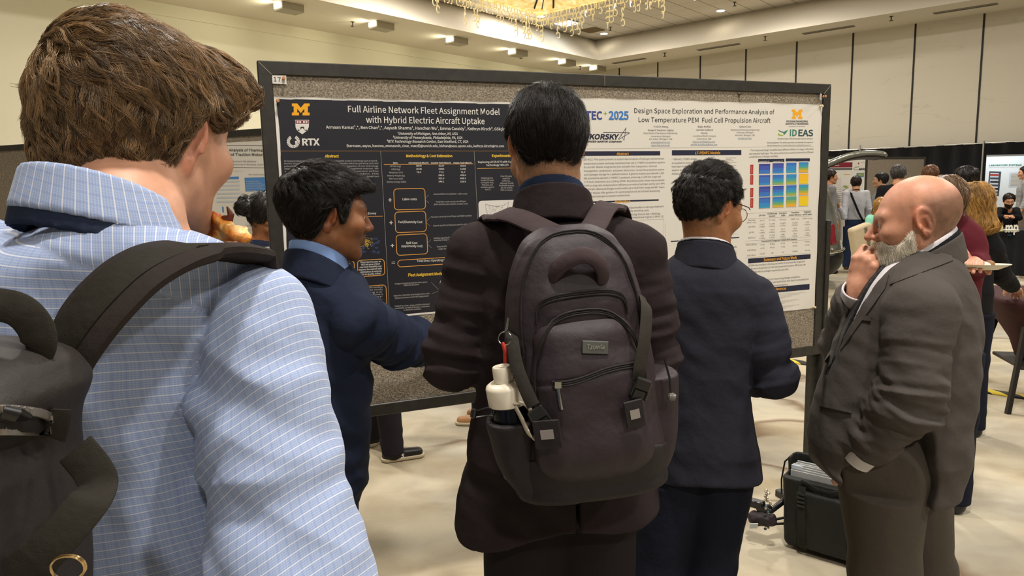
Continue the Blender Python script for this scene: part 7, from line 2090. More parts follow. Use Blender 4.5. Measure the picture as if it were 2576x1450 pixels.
# ---- booth table with a black cloth
tc_ = onz(2500, 655); 
tdir = np.array([.985, -.17, 0]); tn = np.array([-.17, -.985, 0])
t0 = at(2492, 500, 11.6); t0[2] = 0
tb_ = empty('booth_table', t0 + tdir * .9, 'booth table under a black cloth with white letters at the right edge', 'table')
c = t0 + tdir * .95 - tn * .35
cl = MB(); cl.obox(c + (0, 0, .735), tdir * .93, tn * .38, (0, 0, .012), 0, .006)
cl.build('tabletop', M_DRAPE, tb_)
V = []; F = []
n_ = 150; per = []
for i in range(n_):
    t = i / n_ * 4; s = int(t); f = t - s
    cs = [(-.94, .39), (.94, .39), (.94, -.39), (-.94, -.39)]; a, b_ = cs[s], cs[(s + 1) % 4]
    per.append((a[0] + (b_[0] - a[0]) * f, a[1] + (b_[1] - a[1]) * f))
for j, z in enumerate((.735, .4, .01)):
    for i, (x, y) in enumerate(per):
        w = (1 + .018 * j * math.sin(i * 1.9)); V.append(c + tdir * x * w + tn * y * (1 + .04 * j * math.sin(i * 1.9)) + np.array([0, 0, z]))
for j in range(2):
    for i in range(n_): F.append([j * n_ + i, j * n_ + (i + 1) % n_, (j + 1) * n_ + (i + 1) % n_, (j + 1) * n_ + i])
mesh_np('cloth_skirt', V, F, M_DRAPE, parent=tb_)
fo = c + tn * .42
S = Sheet(fo, tdir, ZUP, tn, .006)
def qt(px, py): p = onplane(px, py, fo, tn) - fo; return p @ tdir, p[2]
a = qt(2528, 584); b_ = qt(2561, 583); S.text('mp', *a, *b_, M_PAPER, abs(qt(2526, 568)[1] - a[1]) * 1.35, .05)
a = qt(2535, 589); S.rect(a[0], a[1] - .02, a[0] + .05, a[1] - .012, M_BLUEL)
tag(S.build('lettering', tb_), 'white letters')
bx_ = at(2514, 520, 11.4); bx_[2] = .747
tag(MB().obox(bx_ + (0, 0, .045), tdir * .065, tn * .03, (0, 0, .045), 0, .004).build('paper_box', mat('box_cream', 'c9bf8e', .6), origin=bx_), 'small cream box standing on the black booth table', 'box')
for k, (px, lb) in enumerate(((2482, 'left one of two small blue labelled bottles on the booth table'), (2491, 'right one of two small blue labelled bottles on the booth table'))):
    p = at(px, 505, 11.5); p[2] = .747
    r_ = empty('water_bottle', p, lb, 'bottle', 'bottles on the booth table')
    MB().lathe(p, [(.03, 0), (.032, .01), (.032, .13), (.014, .165), (.014, .18), (0, .18)], n=14).build('bottle_body', mat('bottle_clear', 'c4d3dc', .1, alpha=.75), r_)
    MB().lathe(p, [(.0325, .05), (.0325, .11)], n=14).build('bottle_label', mat('bottle_label', '4a6aa8', .5), r_)
    MB().lathe(p, [(.015, .18), (.015, .20), (0, .20)], n=12).build('bottle_cap', mat('bottle_cap', 'e4e4e4', .5), r_)
pp = at(2544, 533, 11.35); pp[2] = .748
mb = MB()
for k in range(5): mb.obox(pp + (0, 0, .002 + .006 * k), tdir * (.10 - .004 * (k % 2)), tn * .08, (0, 0, .0025), k % 2)
tag(mb.build('leaflet_stack', [M_CARD, M_OLIVE], origin=pp), 'stack of white and green leaflets on the black booth table', 'leaflets')

# ------------------------------------------------------------------ people further back
def simple(base, yaw, height, skin, label, top, trous, hairm, shoes=M_BLACKSH, joints=None, head=None, h=.010, rows=None, hairkw=None, cap_off=.012, line=NAPE, long=None, jk=None, hands=True, rs=(.064, .052, .042), hemz=.86, bk=None):
    p = Person(base, yaw, height, skin, label, joints=joints, head=head, **(bk or {}))
    T = p.torso(rows or [(.80, .168, .118), (.95, .172, .125), (1.10, .158, .118), (1.26, .172, .128), (1.37, .168, .118), (1.43, .14, .095, -.01), (1.485, .085, .075, -.012), (1.505, .065, .065, -.012)])
    hs = []
    if hands:
        for S in 'LR':
            if S in (hands if isinstance(hands, str) else 'LR'): hs.append(pocket_hand(p, S, .3))
    p.body(under=T, h=h * .75, hands=hs); 
    jacket(p, T, 0, 'shirt' if jk is None else jk, top, h, rs=rs, hem=lambda P: (hemz * p.s - P[:, 2]).astype(f32), seed=int(base[0] * 7) % 20 + 1, folds_amp=.7, seams=False)
    p.trousers(trous, h=h, under=T); p.shoes(shoes, h=h * .8)
    def fc(q):
        d = head_parts(q, dict(ear=.01)) - cap_off
        d = smin(d, ell(q, (0, -.018, .042), (.080 + cap_off * .5, .100 + cap_off * .5, .088)), .012)
        d = smax(d, hairline(q, line), .012)
        if long is not None: d = smin(d, long(q), .02)
        return d
    if hairm: p.hair(fc, hairm, h=.006, strands=350 if hairkw is None else hairkw.pop('n', 350), flow=lambda R, n: np.stack([R[:, 0] * 5, R[:, 1] * 4, -.6 - 0 * R[:, 2]], 1), **({**dict(L=.04, per=10, width=.0011, spread=.006, lift=.2, steps=6, cap_noise=.002), **(hairkw or {})}))
    return p, T
C_GREY = cloth_mat('knit_grey', '8a8a8a'); C_LGREY = cloth_mat('sweater_palegrey', 'b4b5ba'); C_MINT = cloth_mat('cardigan_mint', '86c9ad'); C_MAROON = cloth_mat('sweater_maroon', '5a1e28')
C_BLACK = cloth_mat('cloth_black', '17171a'); C_KHAKI = cloth_mat('trousers_taupe', '756a5c'); C_LBLUE = cloth_mat('shirt_paleblue', 'a9b7cc'); C_OLIVE = cloth_mat('coat_darkolive', '2c2f2a')
def foot(px, py): p = onz(px, py); return p[:2]
def gpt(px, Y):
    p = at(px, 480, Y); return p[:2]
def lany(p, m=None):
    collar(p, p.J['neck'] + (0, 0, -.01), p.yaw, .072 * p.s, .072 * p.s, .03, -.03, .018, m or M_LANY, 'lanyard', h=.006, flare=.2, th=.004)

q1, _ = simple(gpt(2086, 12.42), 1.70, 1.80, 'b5805c', 'person in a grey knit shirt with a black lanyard, standing beside the raised tailgate', C_GREY, M_NAVYT, HAIR_DK, head=dict(yaw=1.75), hemz=.90); lany(q1)
q2, _ = simple(gpt(2153, 12.85), .35, 1.68, 'b5805c', 'person in a pale grey sweater and jeans with a black crossbody strap', C_LGREY, M_DENIM, HAIR_DK, head=dict(yaw=.45), hemz=.95, shoes=mat('shoe_brown', '5a3a24', .5), joints=dict(wrL=at(2110, 520, 12.7), elL=at(2124, 548, 12.75))); lany(q2)
s_ = q2.w
mb = MB(); mb.ribbon([q2.w(v) for v in ((-.09, -.07, 1.475), (-.08, -.125, 1.40), (-.02, -.150, 1.25), (.05, -.155, 1.08), (.12, -.135, .95), (.17, -.08, .88))], .035, .006, -q2.Rw[:, 1]); mb.build('crossbody_strap', M_LANY, q2.root)
q3_, _ = simple(gpt(2216, 12.0), -1.1, 1.72, 'c0906c', 'person with short black hair in pale blue, in front of the grey board', C_LBLUE, M_NAVYT, HAIR_BLK, head=dict(yaw=-1.05))
q4_, _ = simple(gpt(2258, 9.6), .5, 1.80, 'b5805c', 'person with greying hair seen just above the forehead of the bald man', C_BLACK, M_NAVYT, hair_mat('hair_greying', '4b4643', .4), head=dict(yaw=.7), h=.011)
q5_, _ = simple(gpt(2215, 8.2), .2, 1.40, 'c8977a', 'person with a mint green top and blond hair, mostly hidden behind the bald man', C_MINT, M_DENIM, hair_mat('hair_goldenblond', 'a9792f', .4), head=dict(yaw=.7, at=at(2218, 522, 8.2)), joints=dict(neck=at(2222, 562, 8.2), shL=at(2190, 552, 8.2), shR=at(2255, 592, 8.2), elL=at(2174, 612, 8.15), wrL=at(2200, 650, 8.0)), cap_off=.018,
               long=lambda q: ell(q, (0, -.055, -.075), (.095, .06, .10)), line=[(-.11, -.16), (-.02, -.10), (.012, -.05), (.03, .02), (.06, .06), (.11, .085)])
# beige shoulder bag at her hip
hb = at(2172, 605, 7.95)
hbag = empty('shoulder_bag', hb, 'beige shoulder bag hanging at the hip beside the mint green top', 'bag')
def hf(P):
    q = (P - hb.astype(f32)) @ roty(-.35); d = np.abs(q) - A3(.11, .04, .15); d[:, 0] += .15 * q[:, 2]
    return (np.linalg.norm(np.maximum(d, 0), axis=1) + np.minimum(d.max(1), 0) - .03).astype(f32)
V, F = surf(hf, hb - .28, hb + .28, .010); mesh_np('bag_body', V, F, cloth_mat('bag_beige', 'b8a98c'), parent=hbag)
mb = MB(); mb.ribbon([hb + (.06, -.05, .14), hb + (.12, -.04, .22), hb + (.17, -.02, .32)], .03, .006, (0, -1, .1)); mb.build('bag_strap', cloth_mat('bag_beige2', 'a8977a'), hbag)
mb = MB(); mb.ribbon([hb + (-.02, -.078, .15), hb + (.02, -.082, .0), hb + (.04, -.075, -.14)], .03, .005, (0, -1, 0)); mb.build('bag_flap', cloth_mat('bag_tan', '6d6350'), hbag)
q6_, _ = simple(gpt(2338, 8.8), .3, 1.77, 'c08a68', 'person whose ruffled brown crown shows just above the bald head', C_BLACK, M_NAVYT, hair_mat('hair_auburn', '6a4224', .4), head=dict(yaw=.3), h=.011)
q7_, _ = simple(gpt(2428, 7.6), -.7, 1.80, 'c08a68', 'person with thick black hair standing behind the blond woman', C_OLIVE, M_NAVYT, HAIR_BLK, head=dict(yaw=-.75, at=at(2426, 450, 7.6)), h=.011, cap_off=.02)

# person in the maroon sweater holding the plate
q8, T8 = simple(gpt(2388, 3.35), .55, 1.70, 'c8937a', 'person in a maroon sweater holding a white plate, half hidden behind the bald man', C_MAROON, M_NAVYT, hair_mat('hair_sandy', '6b5238', .4), h=.007, head=dict(yaw=.25, at=at(2376, 512, 3.3)), jk='sweater',
                joints=dict(shL=at(2310, 640, 3.4), shR=at(2432, 625, 3.35), elL=at(2330, 760, 3.2), elR=at(2462, 668, 3.22), wrL=at(2385, 628, 3.0), wrR=at(2450, 662, 2.98), neck=at(2370, 590, 3.35)), hands='R')
wl = at(2380, 628, 3.0)
def build_hand(name, c, R, curl, spread, s, side, thumb, tone, label=None, parent=None, h=.003):
    f = lambda P: hand_sdf(P, c, R, curl, spread, s, side, thumb)
    V, F = surf(f, np.asarray(c) - .24, np.asarray(c) + .24, h); V = relax(V, F, 1, .3)
    t = np.tile(np.array(lin(tone)), (len(V), 1)); return mesh_np(name, V, F, M_SKIN, parent=parent, attrs={'tint': t})
build_hand('hand', wl, frame_from((1, -.15, -.35), (.3, -1, .55)), [(.5, .7, .4), (.55, .75, .5), (.6, .8, .5), (.7, .9, .5)], .10, .95, -1, (.5, .5), 'c8937a', parent=q8.root)
pl = at(2458, 668, 2.92)
plate = empty('plate', pl, 'white paper plate with food held by the person in maroon', 'plate')
ax = np.array([.02, .06, 1.0])
MB().lathe(pl, [(0, -.016), (.075, -.016), (.10, -.004), (.118, .004), (.120, .007), (.10, .000), (.075, -.012), (0, -.012)], ax, 36).build('dish', mat('plate_white', 'd9d2c0', .5), plate)
rng = random.Random(5)
for k, (dx, dy, c_) in enumerate(((-.05, .01, 'e0d2bc'), (-.02, -.03, 'd9b88f'), (.03, .0, 'ece0cc'), (.06, .02, '8f6a4a'), (.0, .04, 'e6d8c2'))):
    p = pl + (dx, dy, .002)
    V, F = surf(lambda P: ell(P, p, (.026, .02, .014)) + .004 * vnoise(P, 60, k), p - .05, p + .05, .004)
    lb = ['left end', 'front', 'middle', 'right end, browned', 'back'][k]
    tag(mesh_np('snack', V, F, mat('food_%s' % c_, c_, .6), origin=p), 'small bite of food on the white plate, at its ' + lb, 'food', 'bites of food on the plate')
# blond woman leaning on the table
q9, T9 = simple(gpt(2438, 4.35), .30, 1.68, 'd3a58a', 'person with shoulder-length blond hair in a black jacket leaning on the maroon table', C_BLACK, M_NAVYT, HAIR_BLD, h=.007, jk='suit_jacket', head=dict(yaw=.15, at=at(2448, 515, 4.25), pitch=.1), rs=(.070, .062, .048),
                joints=dict(neck=at(2440, 588, 4.3), shL=at(2372, 640, 4.35), shR=at(2494, 625, 4.3), elR=at(2515, 690, 4.40), wrR=at(2548, 722, 4.62), elL=at(2365, 730, 4.3), wrL=at(2390, 760, 4.5)), hands='R', cap_off=.020,
                long=lambda q: smin(ell(q, (0, -.035, -.06), (.102, .080, .115)), ell(q, (.02, -.05, -.125), (.100, .065, .05)), .03), line=[(-.13, -.17), (-.02, -.16), (.02, -.10), (.035, .0), (.06, .06), (.11, .085)], hairkw=dict(n=900, L=.09, per=14, width=.0008, spread=.006, clump=.7, wave=.25, curl=.2, colvar=.3, steps=8, lift=.15, rise=.012, box=(np.array([-.16, -.19, -.24]), np.array([.17, .17, .19]))), hemz=.80)
# seated man behind the booth table, and the man in taupe trousers
q10, _ = simple(at(2537, 480, 12.77)[:2], -2.7, 1.70, 'c08a68', 'person with a dark beard in black sitting behind the booth table', C_BLACK, M_NAVYT, HAIR_DK, head=dict(yaw=-2.75, pitch=.35, at=at(2538, 505, 12.62)),
                joints=dict(neck=at(2536, 524, 12.72), shL=at(2556, 530, 12.72), shR=at(2514, 530, 12.72), elL=at(2564, 548, 12.52), elR=at(2508, 548, 12.52), wrL=at(2545, 545, 12.32), wrR=at(2530, 545, 12.32), hipL=at(2545, 590, 12.82), hipR=at(2528, 590, 12.82), kneeL=at(2546, 592, 12.42), kneeR=at(2526, 592, 12.42)), rows=[(.52, .17, .13), (.65, .17, .12), (.82, .18, .125), (.93, .17, .12), (.99, .14, .09), (1.03, .085, .07), (1.05, .065, .06)], hemz=.55)
def capb10(q):
    d = head_parts(q, {}) - .004; d = smax(d, q[:, 2] + .035, .01); return smax(d, .02 - q[:, 1], .01)
q10.hair(capb10, HAIR_DK, h=.006, name='beard')
q11, _ = simple(foot(2564, 655), -1.0, 1.80, 'b98a6a', 'person in a grey polo shirt and taupe trousers at the right edge of the photo', C_GREY, C_KHAKI, HAIR_DK, rs=(.062, .056, .038), hemz=.98, joints=dict(wrL=at(2562, 540, 13.4)))

# woman with the bun behind the big board, and two pairs of walking feet
q12, T12 = simple(at(652, 600, 3.55)[:2], .75, 1.62, '8d5836', 'person with black hair in a bun behind the left post of the big board', M_NAVYJ, C_BLACK, HAIR_BLK, h=.006, head=dict(yaw=.95, at=at(676, 548, 3.55), pitch=.35), joints=dict(neck=at(668, 612, 3.56)), jk='blouse',
                  rows=None, cap_off=.010, long=lambda q: smin(smin(ell(q, (.0, -.135, .012), (.040, .040, .040)), ell(q, (-.02, -.140, .05), (.026, .026, .026)), .01), ell(q, (0, -.105, .01), (.02, .03, .02)), .01))
collar(q12, q12.J['neck'] + (0, 0, -.02), q12.yaw, .074, .074, .045, -.03, .028, M_LANY, 'lanyard', h=.004, flare=.3, th=.003)
def legs_only(pf, yaw, lab, m, lift=0.0): pass
sk = M_BLACKSH
M_SOLE = mat('sole_cream', 'b9ab90', .6)
fr_ = onz(1015, 1158); fl_ = onz(945, 1118)
q13 = Person(((fr_ + fl_) / 2)[:2] + np.array([-.02, -.08]), 1.25, 1.72, '9a6a48', 'person in dark trousers and black sneakers walking behind the big board, only legs visible', joints=dict(ankL=fl_ + np.array([-.02, 0, .09]), ankR=fr_ + np.array([-.06, .0, .09])))
T13 = q13.torso([(.80, .168, .118), (.95, .172, .125), (1.10, .158, .118), (1.26, .172, .128), (1.37, .168, .118), (1.43, .14, .095, -.01), (1.485, .085, .075, -.012), (1.505, .065, .065, -.012)])
q13.kw['footR'] = np.array([.95, .30, .02]); q13.kw['footL'] = np.array([.4, .9, 0])
q13.body(under=T13, h=.008); jacket(q13, T13, 0, 'shirt', C_GREY, .010, rs=(.064, .052, .042), hem=lambda P: (.86 - P[:, 2]).astype(f32), seams=False)
q13.trousers(cloth_mat('trousers_charcoal', '26232a'), h=.006, r=(.10, .082, .068), under=T13); q13.shoes(sk, M_SOLE, h=.0045)
q13.hair(lambda q: smax(head_parts(q, dict(ear=.01)) - .012, hairline(q, NAPE), .012), HAIR_BLK, h=.006)
sh = [o for o in q13.root.children if o.name.startswith('shoe')][1]
S = Sheet((0, 0, 0), (1, 0, 0), (0, 0, 1), (0, -1, 0), 0)
c = q13.J['ankR'] + np.array([.065, -.047, -.045]); ex = np.array([.95, .30, 0]); ex /= np.linalg.norm(ex); nn = np.array([ex[1], -ex[0], 0])
S = Sheet(c, ex, ZUP, nn, .003); S.text('S', -.011, -.010, .011, -.008, M_CARD, .022, .03, .25); S.build('shoe_emblem', sh)
fq = onz(1178, 1070)
q14 = Person(fq[:2] + np.array([.12, .05]), -1.4, 1.72, 'b98a6a', 'person in brown shoes walking behind the backpack wearer, only one shoe visible', joints=dict(ankL=fq + np.array([.10, -.0, .09])))
q14.kw['footL'] = np.array([-1, .1, 0])
T14 = q14.torso([(.80, .168, .118), (.95, .172, .125), (1.10, .158, .118), (1.26, .172, .128), (1.37, .168, .118), (1.43, .14, .095, -.01), (1.485, .085, .075, -.012), (1.505, .065, .065, -.012)])
q14.body(under=T14, h=.008); jacket(q14, T14, 0, 'shirt', C_BLACK, .010, rs=(.064, .052, .042), hem=lambda P: (.86 - P[:, 2]).astype(f32), seams=False)
q14.trousers(M_NAVYT, h=.008, under=T14); q14.shoes(mat('shoe_tan', 'a8794f', .5), M_SOLE, h=.005)
q14.hair(lambda q: smax(head_parts(q, dict(ear=.01)) - .012, hairline(q, NAPE), .012), HAIR_DK, h=.006)
# ------------------------------------------------------------------ black rolling briefcase on the floor
M_CASE = cloth_mat('case_black', '1b1c1a', rough=.6, weave=1500, sheen=.08, spec=.3)
M_CASEW = cloth_mat('case_webbing', '23241f', rough=.7, weave=1200, sheen=.15)
fl_, fr2 = onz(1968, 1378), onz(2140, 1430)
ex = fr2 - fl_; ex[2] = 0; ex /= np.linalg.norm(ex); ey = np.array([-ex[1], ex[0], 0.0])          # ey points away from the camera
CW, CDp, CH = .42, .19, .40
c0 = fl_ + ex * CW / 2 + ey * CDp / 2 + np.array([0, 0, .012])
RC = np.stack([ex, ey, (0, 0, 1)], 1)
case = empty('rolling_briefcase', (c0[0], c0[1], 0), 'open black rolling briefcase with papers standing on the floor beside the grey suit', 'briefcase')
def cq(P): 
    q = (P - c0.astype(f32)) @ RC.astype(f32); q[:, 1] = q[:, 1] - .16 * q[:, 2] * 0; q[:, 0] = q[:, 0] + .05 * q[:, 2]; return q
def rbox(q, c, h, r):
    d = np.abs(q - A3(*c)) - (A3(*h) - r); return (np.linalg.norm(np.maximum(d, 0), axis=1) + np.minimum(d.max(1), 0) - r).astype(f32)
def case_f(P):
    q = cq(P); b = .004 * folds(q, (.3, .2, 1), 14, .4, 3)
    d = rbox(q, (0, 0, CH / 2), (CW / 2, CDp / 2 - .02 * 0, CH / 2), .03) + b.astype(f32)
    d = smax(d, q[:, 2] - (CH - .02 - .06 * (q[:, 1] < 0)), .008)
    d = smax(d, -rbox(q, (0, .012, CH), (CW / 2 - .012, CDp / 2 - .026, .12), .012), .006)
    return d
def pcs(name, f, m, parent=case, h=.005):
    V, F = surf(f, c0 - .42, c0 + (.42, .42, .55), h); V = relax(V, F, 1, .4); return mesh_np(name, V, F, m, parent=parent)
pcs('case_body', case_f, M_CASE)
cw = lambda x, y, z: c0 + RC @ np.array([x - .05 * z, y, z])
pcs('front_pocket', lambda P: (rbox(cq(P), (.02, -CDp / 2 - .004, .15), (.16, .02, .13), .018) + (.003 * folds(cq(P), (1, 0, .4), 20, .4, 6)).astype(f32)), M_CASE)
pcs('end_pocket', lambda P: (rbox(cq(P), (.185, -CDp / 2 + .0, .14), (.055, .025, .08), .02)), M_CASE)
for x in (-.115, .085):
    mb = MB(); mb.ribbon([cw(x, -CDp / 2 - (.030 if .03 < z < .27 and x > -.13 else .010), z) for z in (.01, .06, .12, .18, .25, .30)], .03, .004, -ey); mb.build('compression_strap', M_CASEW, case)
    mb = MB()
    for k in range(4): mb.obox(cw(x, -CDp / 2 - .034, .22 + .018 * k), ex * .016, ey * .004, (0, 0, .005), 0, .001)
    mb.build('ladder_buckle', M_PLAS, case)
mb = MB()
for k in range(9): mb.obox(cw(-.02 + .004 * (k % 3), -.045 + .011 * k, .285 + .006 * (k % 4)), ex * .165, ey * .0035, (0, 0, .055), 0)
tag(mb.build('paper_stack', mat('paper_greywhite', '9b9c9c', .6), origin=cw(0, 0, .25)), 'grey and white papers standing inside the open black briefcase', 'papers')
mb = MB()
for k in range(4): mb.obox(cw(-.165, -.03 + .016 * k, .31 - .004 * k), ex * .022, ey * .005, (0, 0, .05), 0, .002)
tag(mb.build('folded_pages', mat('paper_bluewhite', 'a9b4bb', .6), origin=cw(-.165, 0, .27)), 'small bundle of pale folded pages in the left end of the briefcase', 'papers')
mb = MB(); mb.tube([cw(-.12, -CDp / 2 - .008, .325), cw(-.06, -CDp / 2 - .016, .308), cw(0.0, -CDp / 2 - .016, .306), cw(.05, -CDp / 2 - .008, .318)], .0045, 8); mb.build('front_handle', M_PLAS, case)
mb = MB()
for x in (-.02, .12): mb.lathe(cw(x, CDp / 2 - .024, .365), [(.007, 0), (.007, .006), (.003, .010)], -ey, 12)
mb.build('snap', mat('snap_brass', 'a89868', .3, metal=1.0), case)
mb = MB(); mb.tube([cw(-.20, .05, .38), cw(-.235, .03, .34), cw(-.245, .01, .26), cw(-.235, -.02, .20)], .004, 8); mb.build('side_cord', M_PLAS, case)
# trolley handle folded out to the left, low over the carpet
hb0 = cw(-.21, -.02, .16)
gl = at(1895, 1262, 3.05)
mb = MB()
for dz in (0, .03): mb.tube([hb0 + (0, 0, dz - .09), at(1900, 1322, 3.0) + (0, 0, dz * .3)], .006, 8)
mb.build('trolley_tube', mat('tube_grey', '3a3a36', .35, metal=.6), case)
mb = MB(); mb.obox(at(1903, 1268, 3.02), ex * .035, ey * .02, (0, 0, .018), 0, .006); mb.obox(at(1922, 1280, 3.0), ex * .03, ey * .024, (0, 0, .016), 0, .008); mb.tube([at(1912, 1282, 3.0), at(1940, 1285, 3.0), cw(-.2, 0, .20)], .014, 10)
mb.build('trolley_grip', M_PLAS, case)
um = at(1918, 1305, 2.98)
V, F = surf(lambda P: (cap(P, at(1900, 1303, 3.0), at(1938, 1308, 2.96), .032, .028) + .004 * vnoise(P, 50, 2)).astype(f32), um - .12, um + .12, .004); mesh_np('side_pouch', V, F, M_PACK, parent=case)
tag_ = at(1896, 1324, 2.96)
MB().obox(tag_, ex * .018 + (0, 0, .006), ey * .002, (0, -.004, .014), 0, .001).build('luggage_tag', mat('tag_white', 'c9d4da', .4), case)
rng = random.Random(8); mb = MB()
for k in range(26):
    p = at(1932 + rng.uniform(-7, 7), 1234 + k * 3.9, 2.96 + rng.uniform(-.01, .01)); mb.lathe(p, [(0, -.006), (.006, -.003), (.007, .002), (.003, .006), (0, .0065)], (rng.uniform(-1, 1), rng.uniform(-1, 1), 1), 8, k % 3 if k > 8 else 0)
mb.build('charm_string', [mat('charm_silver', 'b5ab98', .35, metal=.7), mat('charm_dark', '2a2a30', .5), mat('charm_teal', '3e6a70', .5)], case)
mb = MB()
for x in (-.16, .16): mb.lathe(cw(x, CDp / 2 - .02, .0) + ex * -.012, [(.012, 0), (.024, .002), (.024, .022), (.012, .024)], ex, 16)
mb.build('wheel', M_PLAS, case)

# ------------------------------------------------------------------ striped cable cover across the carpet
pA, pD = onz(1880, 893), onz(2590, 1003)
dd = (pD - pA); Lc = np.linalg.norm(dd); dd /= Lc; dn = np.array([-dd[1], dd[0], 0])
def hazard(nt, b):
    a = N(nt, 'ShaderNodeAttribute', attribute_name='fu'); d = N(nt, 'ShaderNodeMath', operation='FRACT'); nt.links.new(a.outputs['Fac'], d.inputs[0])
    r = ramp(nt, [(0.0, '1b1b18'), (0.52, 'c9b02c')], d.outputs[0], 'CONSTANT'); nt.links.new(r.outputs['Color'], b.inputs['Base Color'])
M_HAZ = node_mat('hazard_tape', hazard, .6, .3)
V = []; F = []; fu = []
n_ = 80; prof = [(-.06, .001), (-.05, .012), (-.02, .020), (.02, .020), (.05, .012), (.06, .001)]
for i in range(n_ + 1):
    for (y, z) in prof: V.append(pA + dd * Lc * i / n_ + dn * y + np.array([0, 0, z])); fu.append((Lc * i / n_ + y * 1.6) / .22)
for i in range(n_):
    for k in range(5): a = i * 6 + k; F.append([a, a + 6, a + 7, a + 1])
    F.append([i * 6 + 5, i * 6 + 11, i * 6 + 6, i * 6])
tag(mesh_np('cable_cover', V, F, M_HAZ, attrs={'fu': np.array(fu)}, origin=(pA + pD) / 2), 'yellow and black striped cable cover running across the carpet', 'cable cover')

# ------------------------------------------------------------------ maroon covered table at the right edge
M_COVER = cloth_mat('cover_maroon', '3a2022', rough=.7, sheen=.3)
tz = .795; tcn = at(2500, 741, 4.85); 
tx = np.array([.97, -.24, 0]); ty = np.array([.24, .97, 0]); TS = .42
tc2 = np.array([tcn[0], tcn[1], 0]) + tx * TS + ty * (TS * .45)
tab_ = empty('cocktail_table', (tc2[0], tc2[1], 0), 'cocktail table under a stretched maroon cover at the right edge of the photo', 'table')
V = []; F = []; n_ = 64
for j, (z, s, pw) in enumerate(((tz, 0.0, 8), (tz, .93, 8), (tz - .004, .985, 8), (tz - .03, 1.0, 8), (tz - .10, .90, 4), (tz - .22, .66, 3), (tz - .34, .50, 2.4), (tz - .46, .42, 2))):
    for i in range(n_):
        a = 2 * math.pi * i / n_; ca, sa = math.cos(a), math.sin(a); r = TS / ((abs(ca) ** pw + abs(sa) ** pw) ** (1 / pw)) * s
        V.append(tc2 + tx * ca * r + ty * sa * r + np.array([0, 0, z]))
for j in range(7):
    for i in range(n_): F.append([j * n_ + i, j * n_ + (i + 1) % n_, (j + 1) * n_ + (i + 1) % n_, (j + 1) * n_ + i][::-1])
mesh_np('cover', V, F, M_COVER, parent=tab_)
for sx in (-1, 1):
    for sy in (-1, 1):
        a = tc2 + tx * sx * .20 + ty * sy * .20; b = tc2 + tx * sx * .34 + ty * sy * .34
        mb = MB(); mb.tube([a + (0, 0, tz - .05), b + (0, 0, .0)], .017, 4, flat=(1.2, 1.2)); mb.build('leg', mat('leg_black', '161312', .4), tab_)
MB().obox(tc2 + (0, 0, .30), tx * .24, ty * .24, (0, 0, .012), 0, .004).build('shelf', mat('shelf_dark', '2b2822', .5), tab_)

# ------------------------------------------------------------------ grey car with its tailgate up
M_CAR = mat('car_grey', '77786f', .25, metal=.5, coat=.6, spec=.6); M_CARB = mat('car_black', '141513', .45); M_CHR = mat('car_chrome', 'e6e6e0', .12, metal=1.0); M_TAIL = mat('car_tail', '7a1420', .2, coat=.5); M_CWIN = mat('car_window', '20262a', .08, spec=.7)
rdir = np.array([.93, -.37, 0.0]); sdir = np.array([-.37, -.93, 0.0])       # towards the car's rear; towards its near side
rear = at(2121, 560, 10.3); rear[2] = 0
cc_ = rear - rdir * 2.28 - sdir * .75
car = empty('car', (cc_[0], cc_[1], 0), 'grey car with an open raised tailgate behind the right post of the big board', 'car')
RQ = np.stack([rdir, sdir, (0, 0, 1)], 1)
crq = lambda P: ((P - cc_.astype(f32)) @ RQ.astype(f32)).astype(f32)
L_car = Loft([(.22, 0, 0, 2.18, .84, 0), (.32, 0, 0, 2.26, .90, 0), (.62, 0, 0, 2.30, .93, 0), (.95, 0, 0, 2.26, .92, 0), (1.08, .02, 0, 2.22, .90, 0), (1.36, .10, 0, 2.06, .84, 0), (1.54, .18, 0, 1.86, .78, 0), (1.62, .20, 0, 1.72, .68, 0)], 5.5)
wheels = [(1.38, .80), (-1.38, .80), (1.38, -.80), (-1.38, -.80)]
def car_f(P):
    q = crq(P); d = L_car(q)
    for wx, wy in wheels: d = smax(d, -np.maximum(np.hypot(q[:, 0] - wx, q[:, 2] - .34) - .38, np.abs(q[:, 1] - wy) - .22), .02)
    d = smax(d, -rbox(q, (2.0, 0, 1.02), (.75, .54, .36), .06), .03)        # open boot
    return d.astype(f32)
def pcar(name, f, m, h=.035): 
    V, F = surf(f, cc_ - (3.0, 3.0, .1), cc_ + (3.0, 3.0, 2.4), h); V = relax(V, F, 1, .4); return mesh_np(name, V, F, m, parent=car)
pcar('car_body', car_f, M_CAR)
pcar('bumper', lambda P: np.maximum(L_car(crq(P), .03), np.maximum(crq(P)[:, 2] - .56, np.maximum(.20 - crq(P)[:, 2], 1.85 - crq(P)[:, 0]))).astype(f32), M_CARB)
mb = MB(); mb.tube([cc_ + RQ @ np.array(v) for v in ((1.80, .955, .57), (2.12, .93, .58), (2.28, .72, .60), (2.34, .3, .60))], .02, 8); mb.build('chrome_strip', M_CHR, car)
pcar('tail_lamp', lambda P: np.maximum(L_car(crq(P), .008), rbox(crq(P), (2.22, .84, .84), (.12, .16, .16), .04)).astype(f32), M_TAIL, .02)
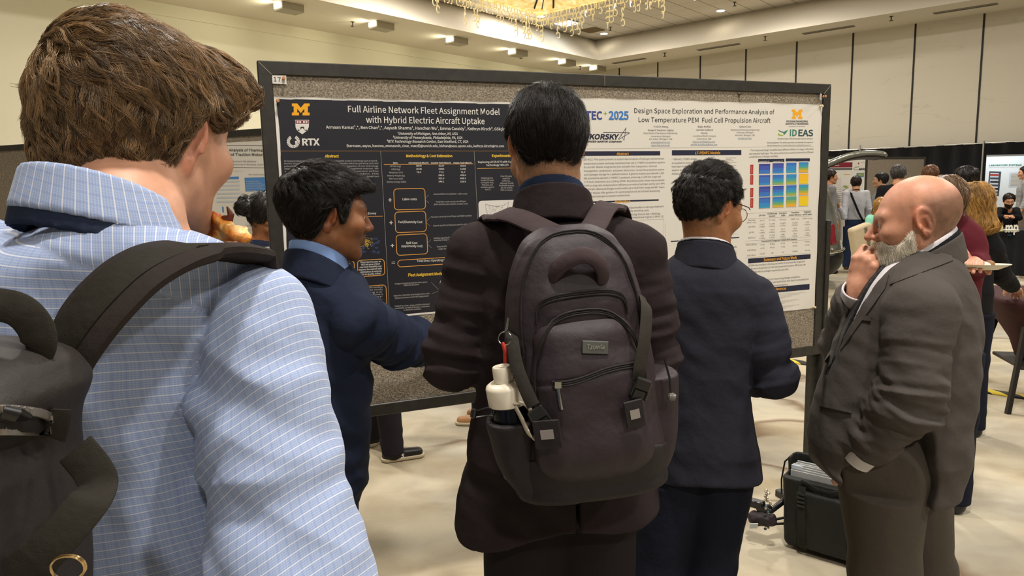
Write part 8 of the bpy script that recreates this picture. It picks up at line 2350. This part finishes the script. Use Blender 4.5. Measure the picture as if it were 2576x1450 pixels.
pcar('side_window', lambda P: np.maximum(np.maximum(L_car(crq(P), .008), -L_car(crq(P), -.03)), np.maximum(np.maximum(1.12 - crq(P)[:, 2], crq(P)[:, 2] - 1.48), np.maximum(np.abs(crq(P)[:, 0] - .1) - 1.55, .3 - crq(P)[:, 1]))).astype(f32), M_CWIN, .022)
for wx, wy in wheels:
    w = MB().lathe(cc_ + RQ @ np.array([wx, wy + (.09 if wy > 0 else -.09) - .1, .34]), [(.17, .0), (.31, .0), (.34, .03), (.34, .17), (.31, .20), (.17, .20)], sdir, 28).build('wheel', mat('tyre', '141414', .8), car)
    MB().lathe(cc_ + RQ @ np.array([wx, wy + (.09 if wy > 0 else -.09) - .1, .34]), [(.0, .01), (.18, .01), (.19, .10), (.18, .19), (.05, .17), (0, .17)], sdir, 20).build('rim', M_CHR, w)
hinge = np.array([1.52, 0, 1.62])
def gate(P):
    q = crq(P) - A3(*hinge); a = math.radians(24); R = np.array([[math.cos(a), -math.sin(a)], [math.sin(a), math.cos(a)]]); u = q[:, 0] * math.cos(a) + q[:, 2] * math.sin(a); v = -q[:, 0] * math.sin(a) + q[:, 2] * math.cos(a)
    v = v + .22 * np.clip((u - .75) / .6, 0, 1) ** 2
    return (rbox(np.stack([u, q[:, 1], v], 1).astype(f32), (.66, 0, .0), (.68, .70, .045), .04)).astype(f32)
g_ = pcar('tailgate', gate, M_CAR, .025)
pcar('tailgate_lining', lambda P: gate(P + A3(0, 0, .035)) + .02, M_CARB, .025)
mb = MB()
for sy in (-.62, .62): mb.tube([cc_ + RQ @ np.array([1.75, sy, 1.30]), cc_ + RQ @ np.array([2.05, sy, 1.86])], .014, 8)
mb.build('gas_strut', M_CARB, car)
S = Sheet(cc_ + sdir * .945 + np.array([0, 0, 0]), rdir, ZUP, sdir, .006)
S.text('electric', 1.70, .86, 2.10, .86, M_GREEN, .09, .03, .2); S.text('powertrain', 1.66, .70, 2.06, .70, M_PALE, .08, .03, .2)
tag(S.build('door_decal', car), 'green and pale blue lettering')
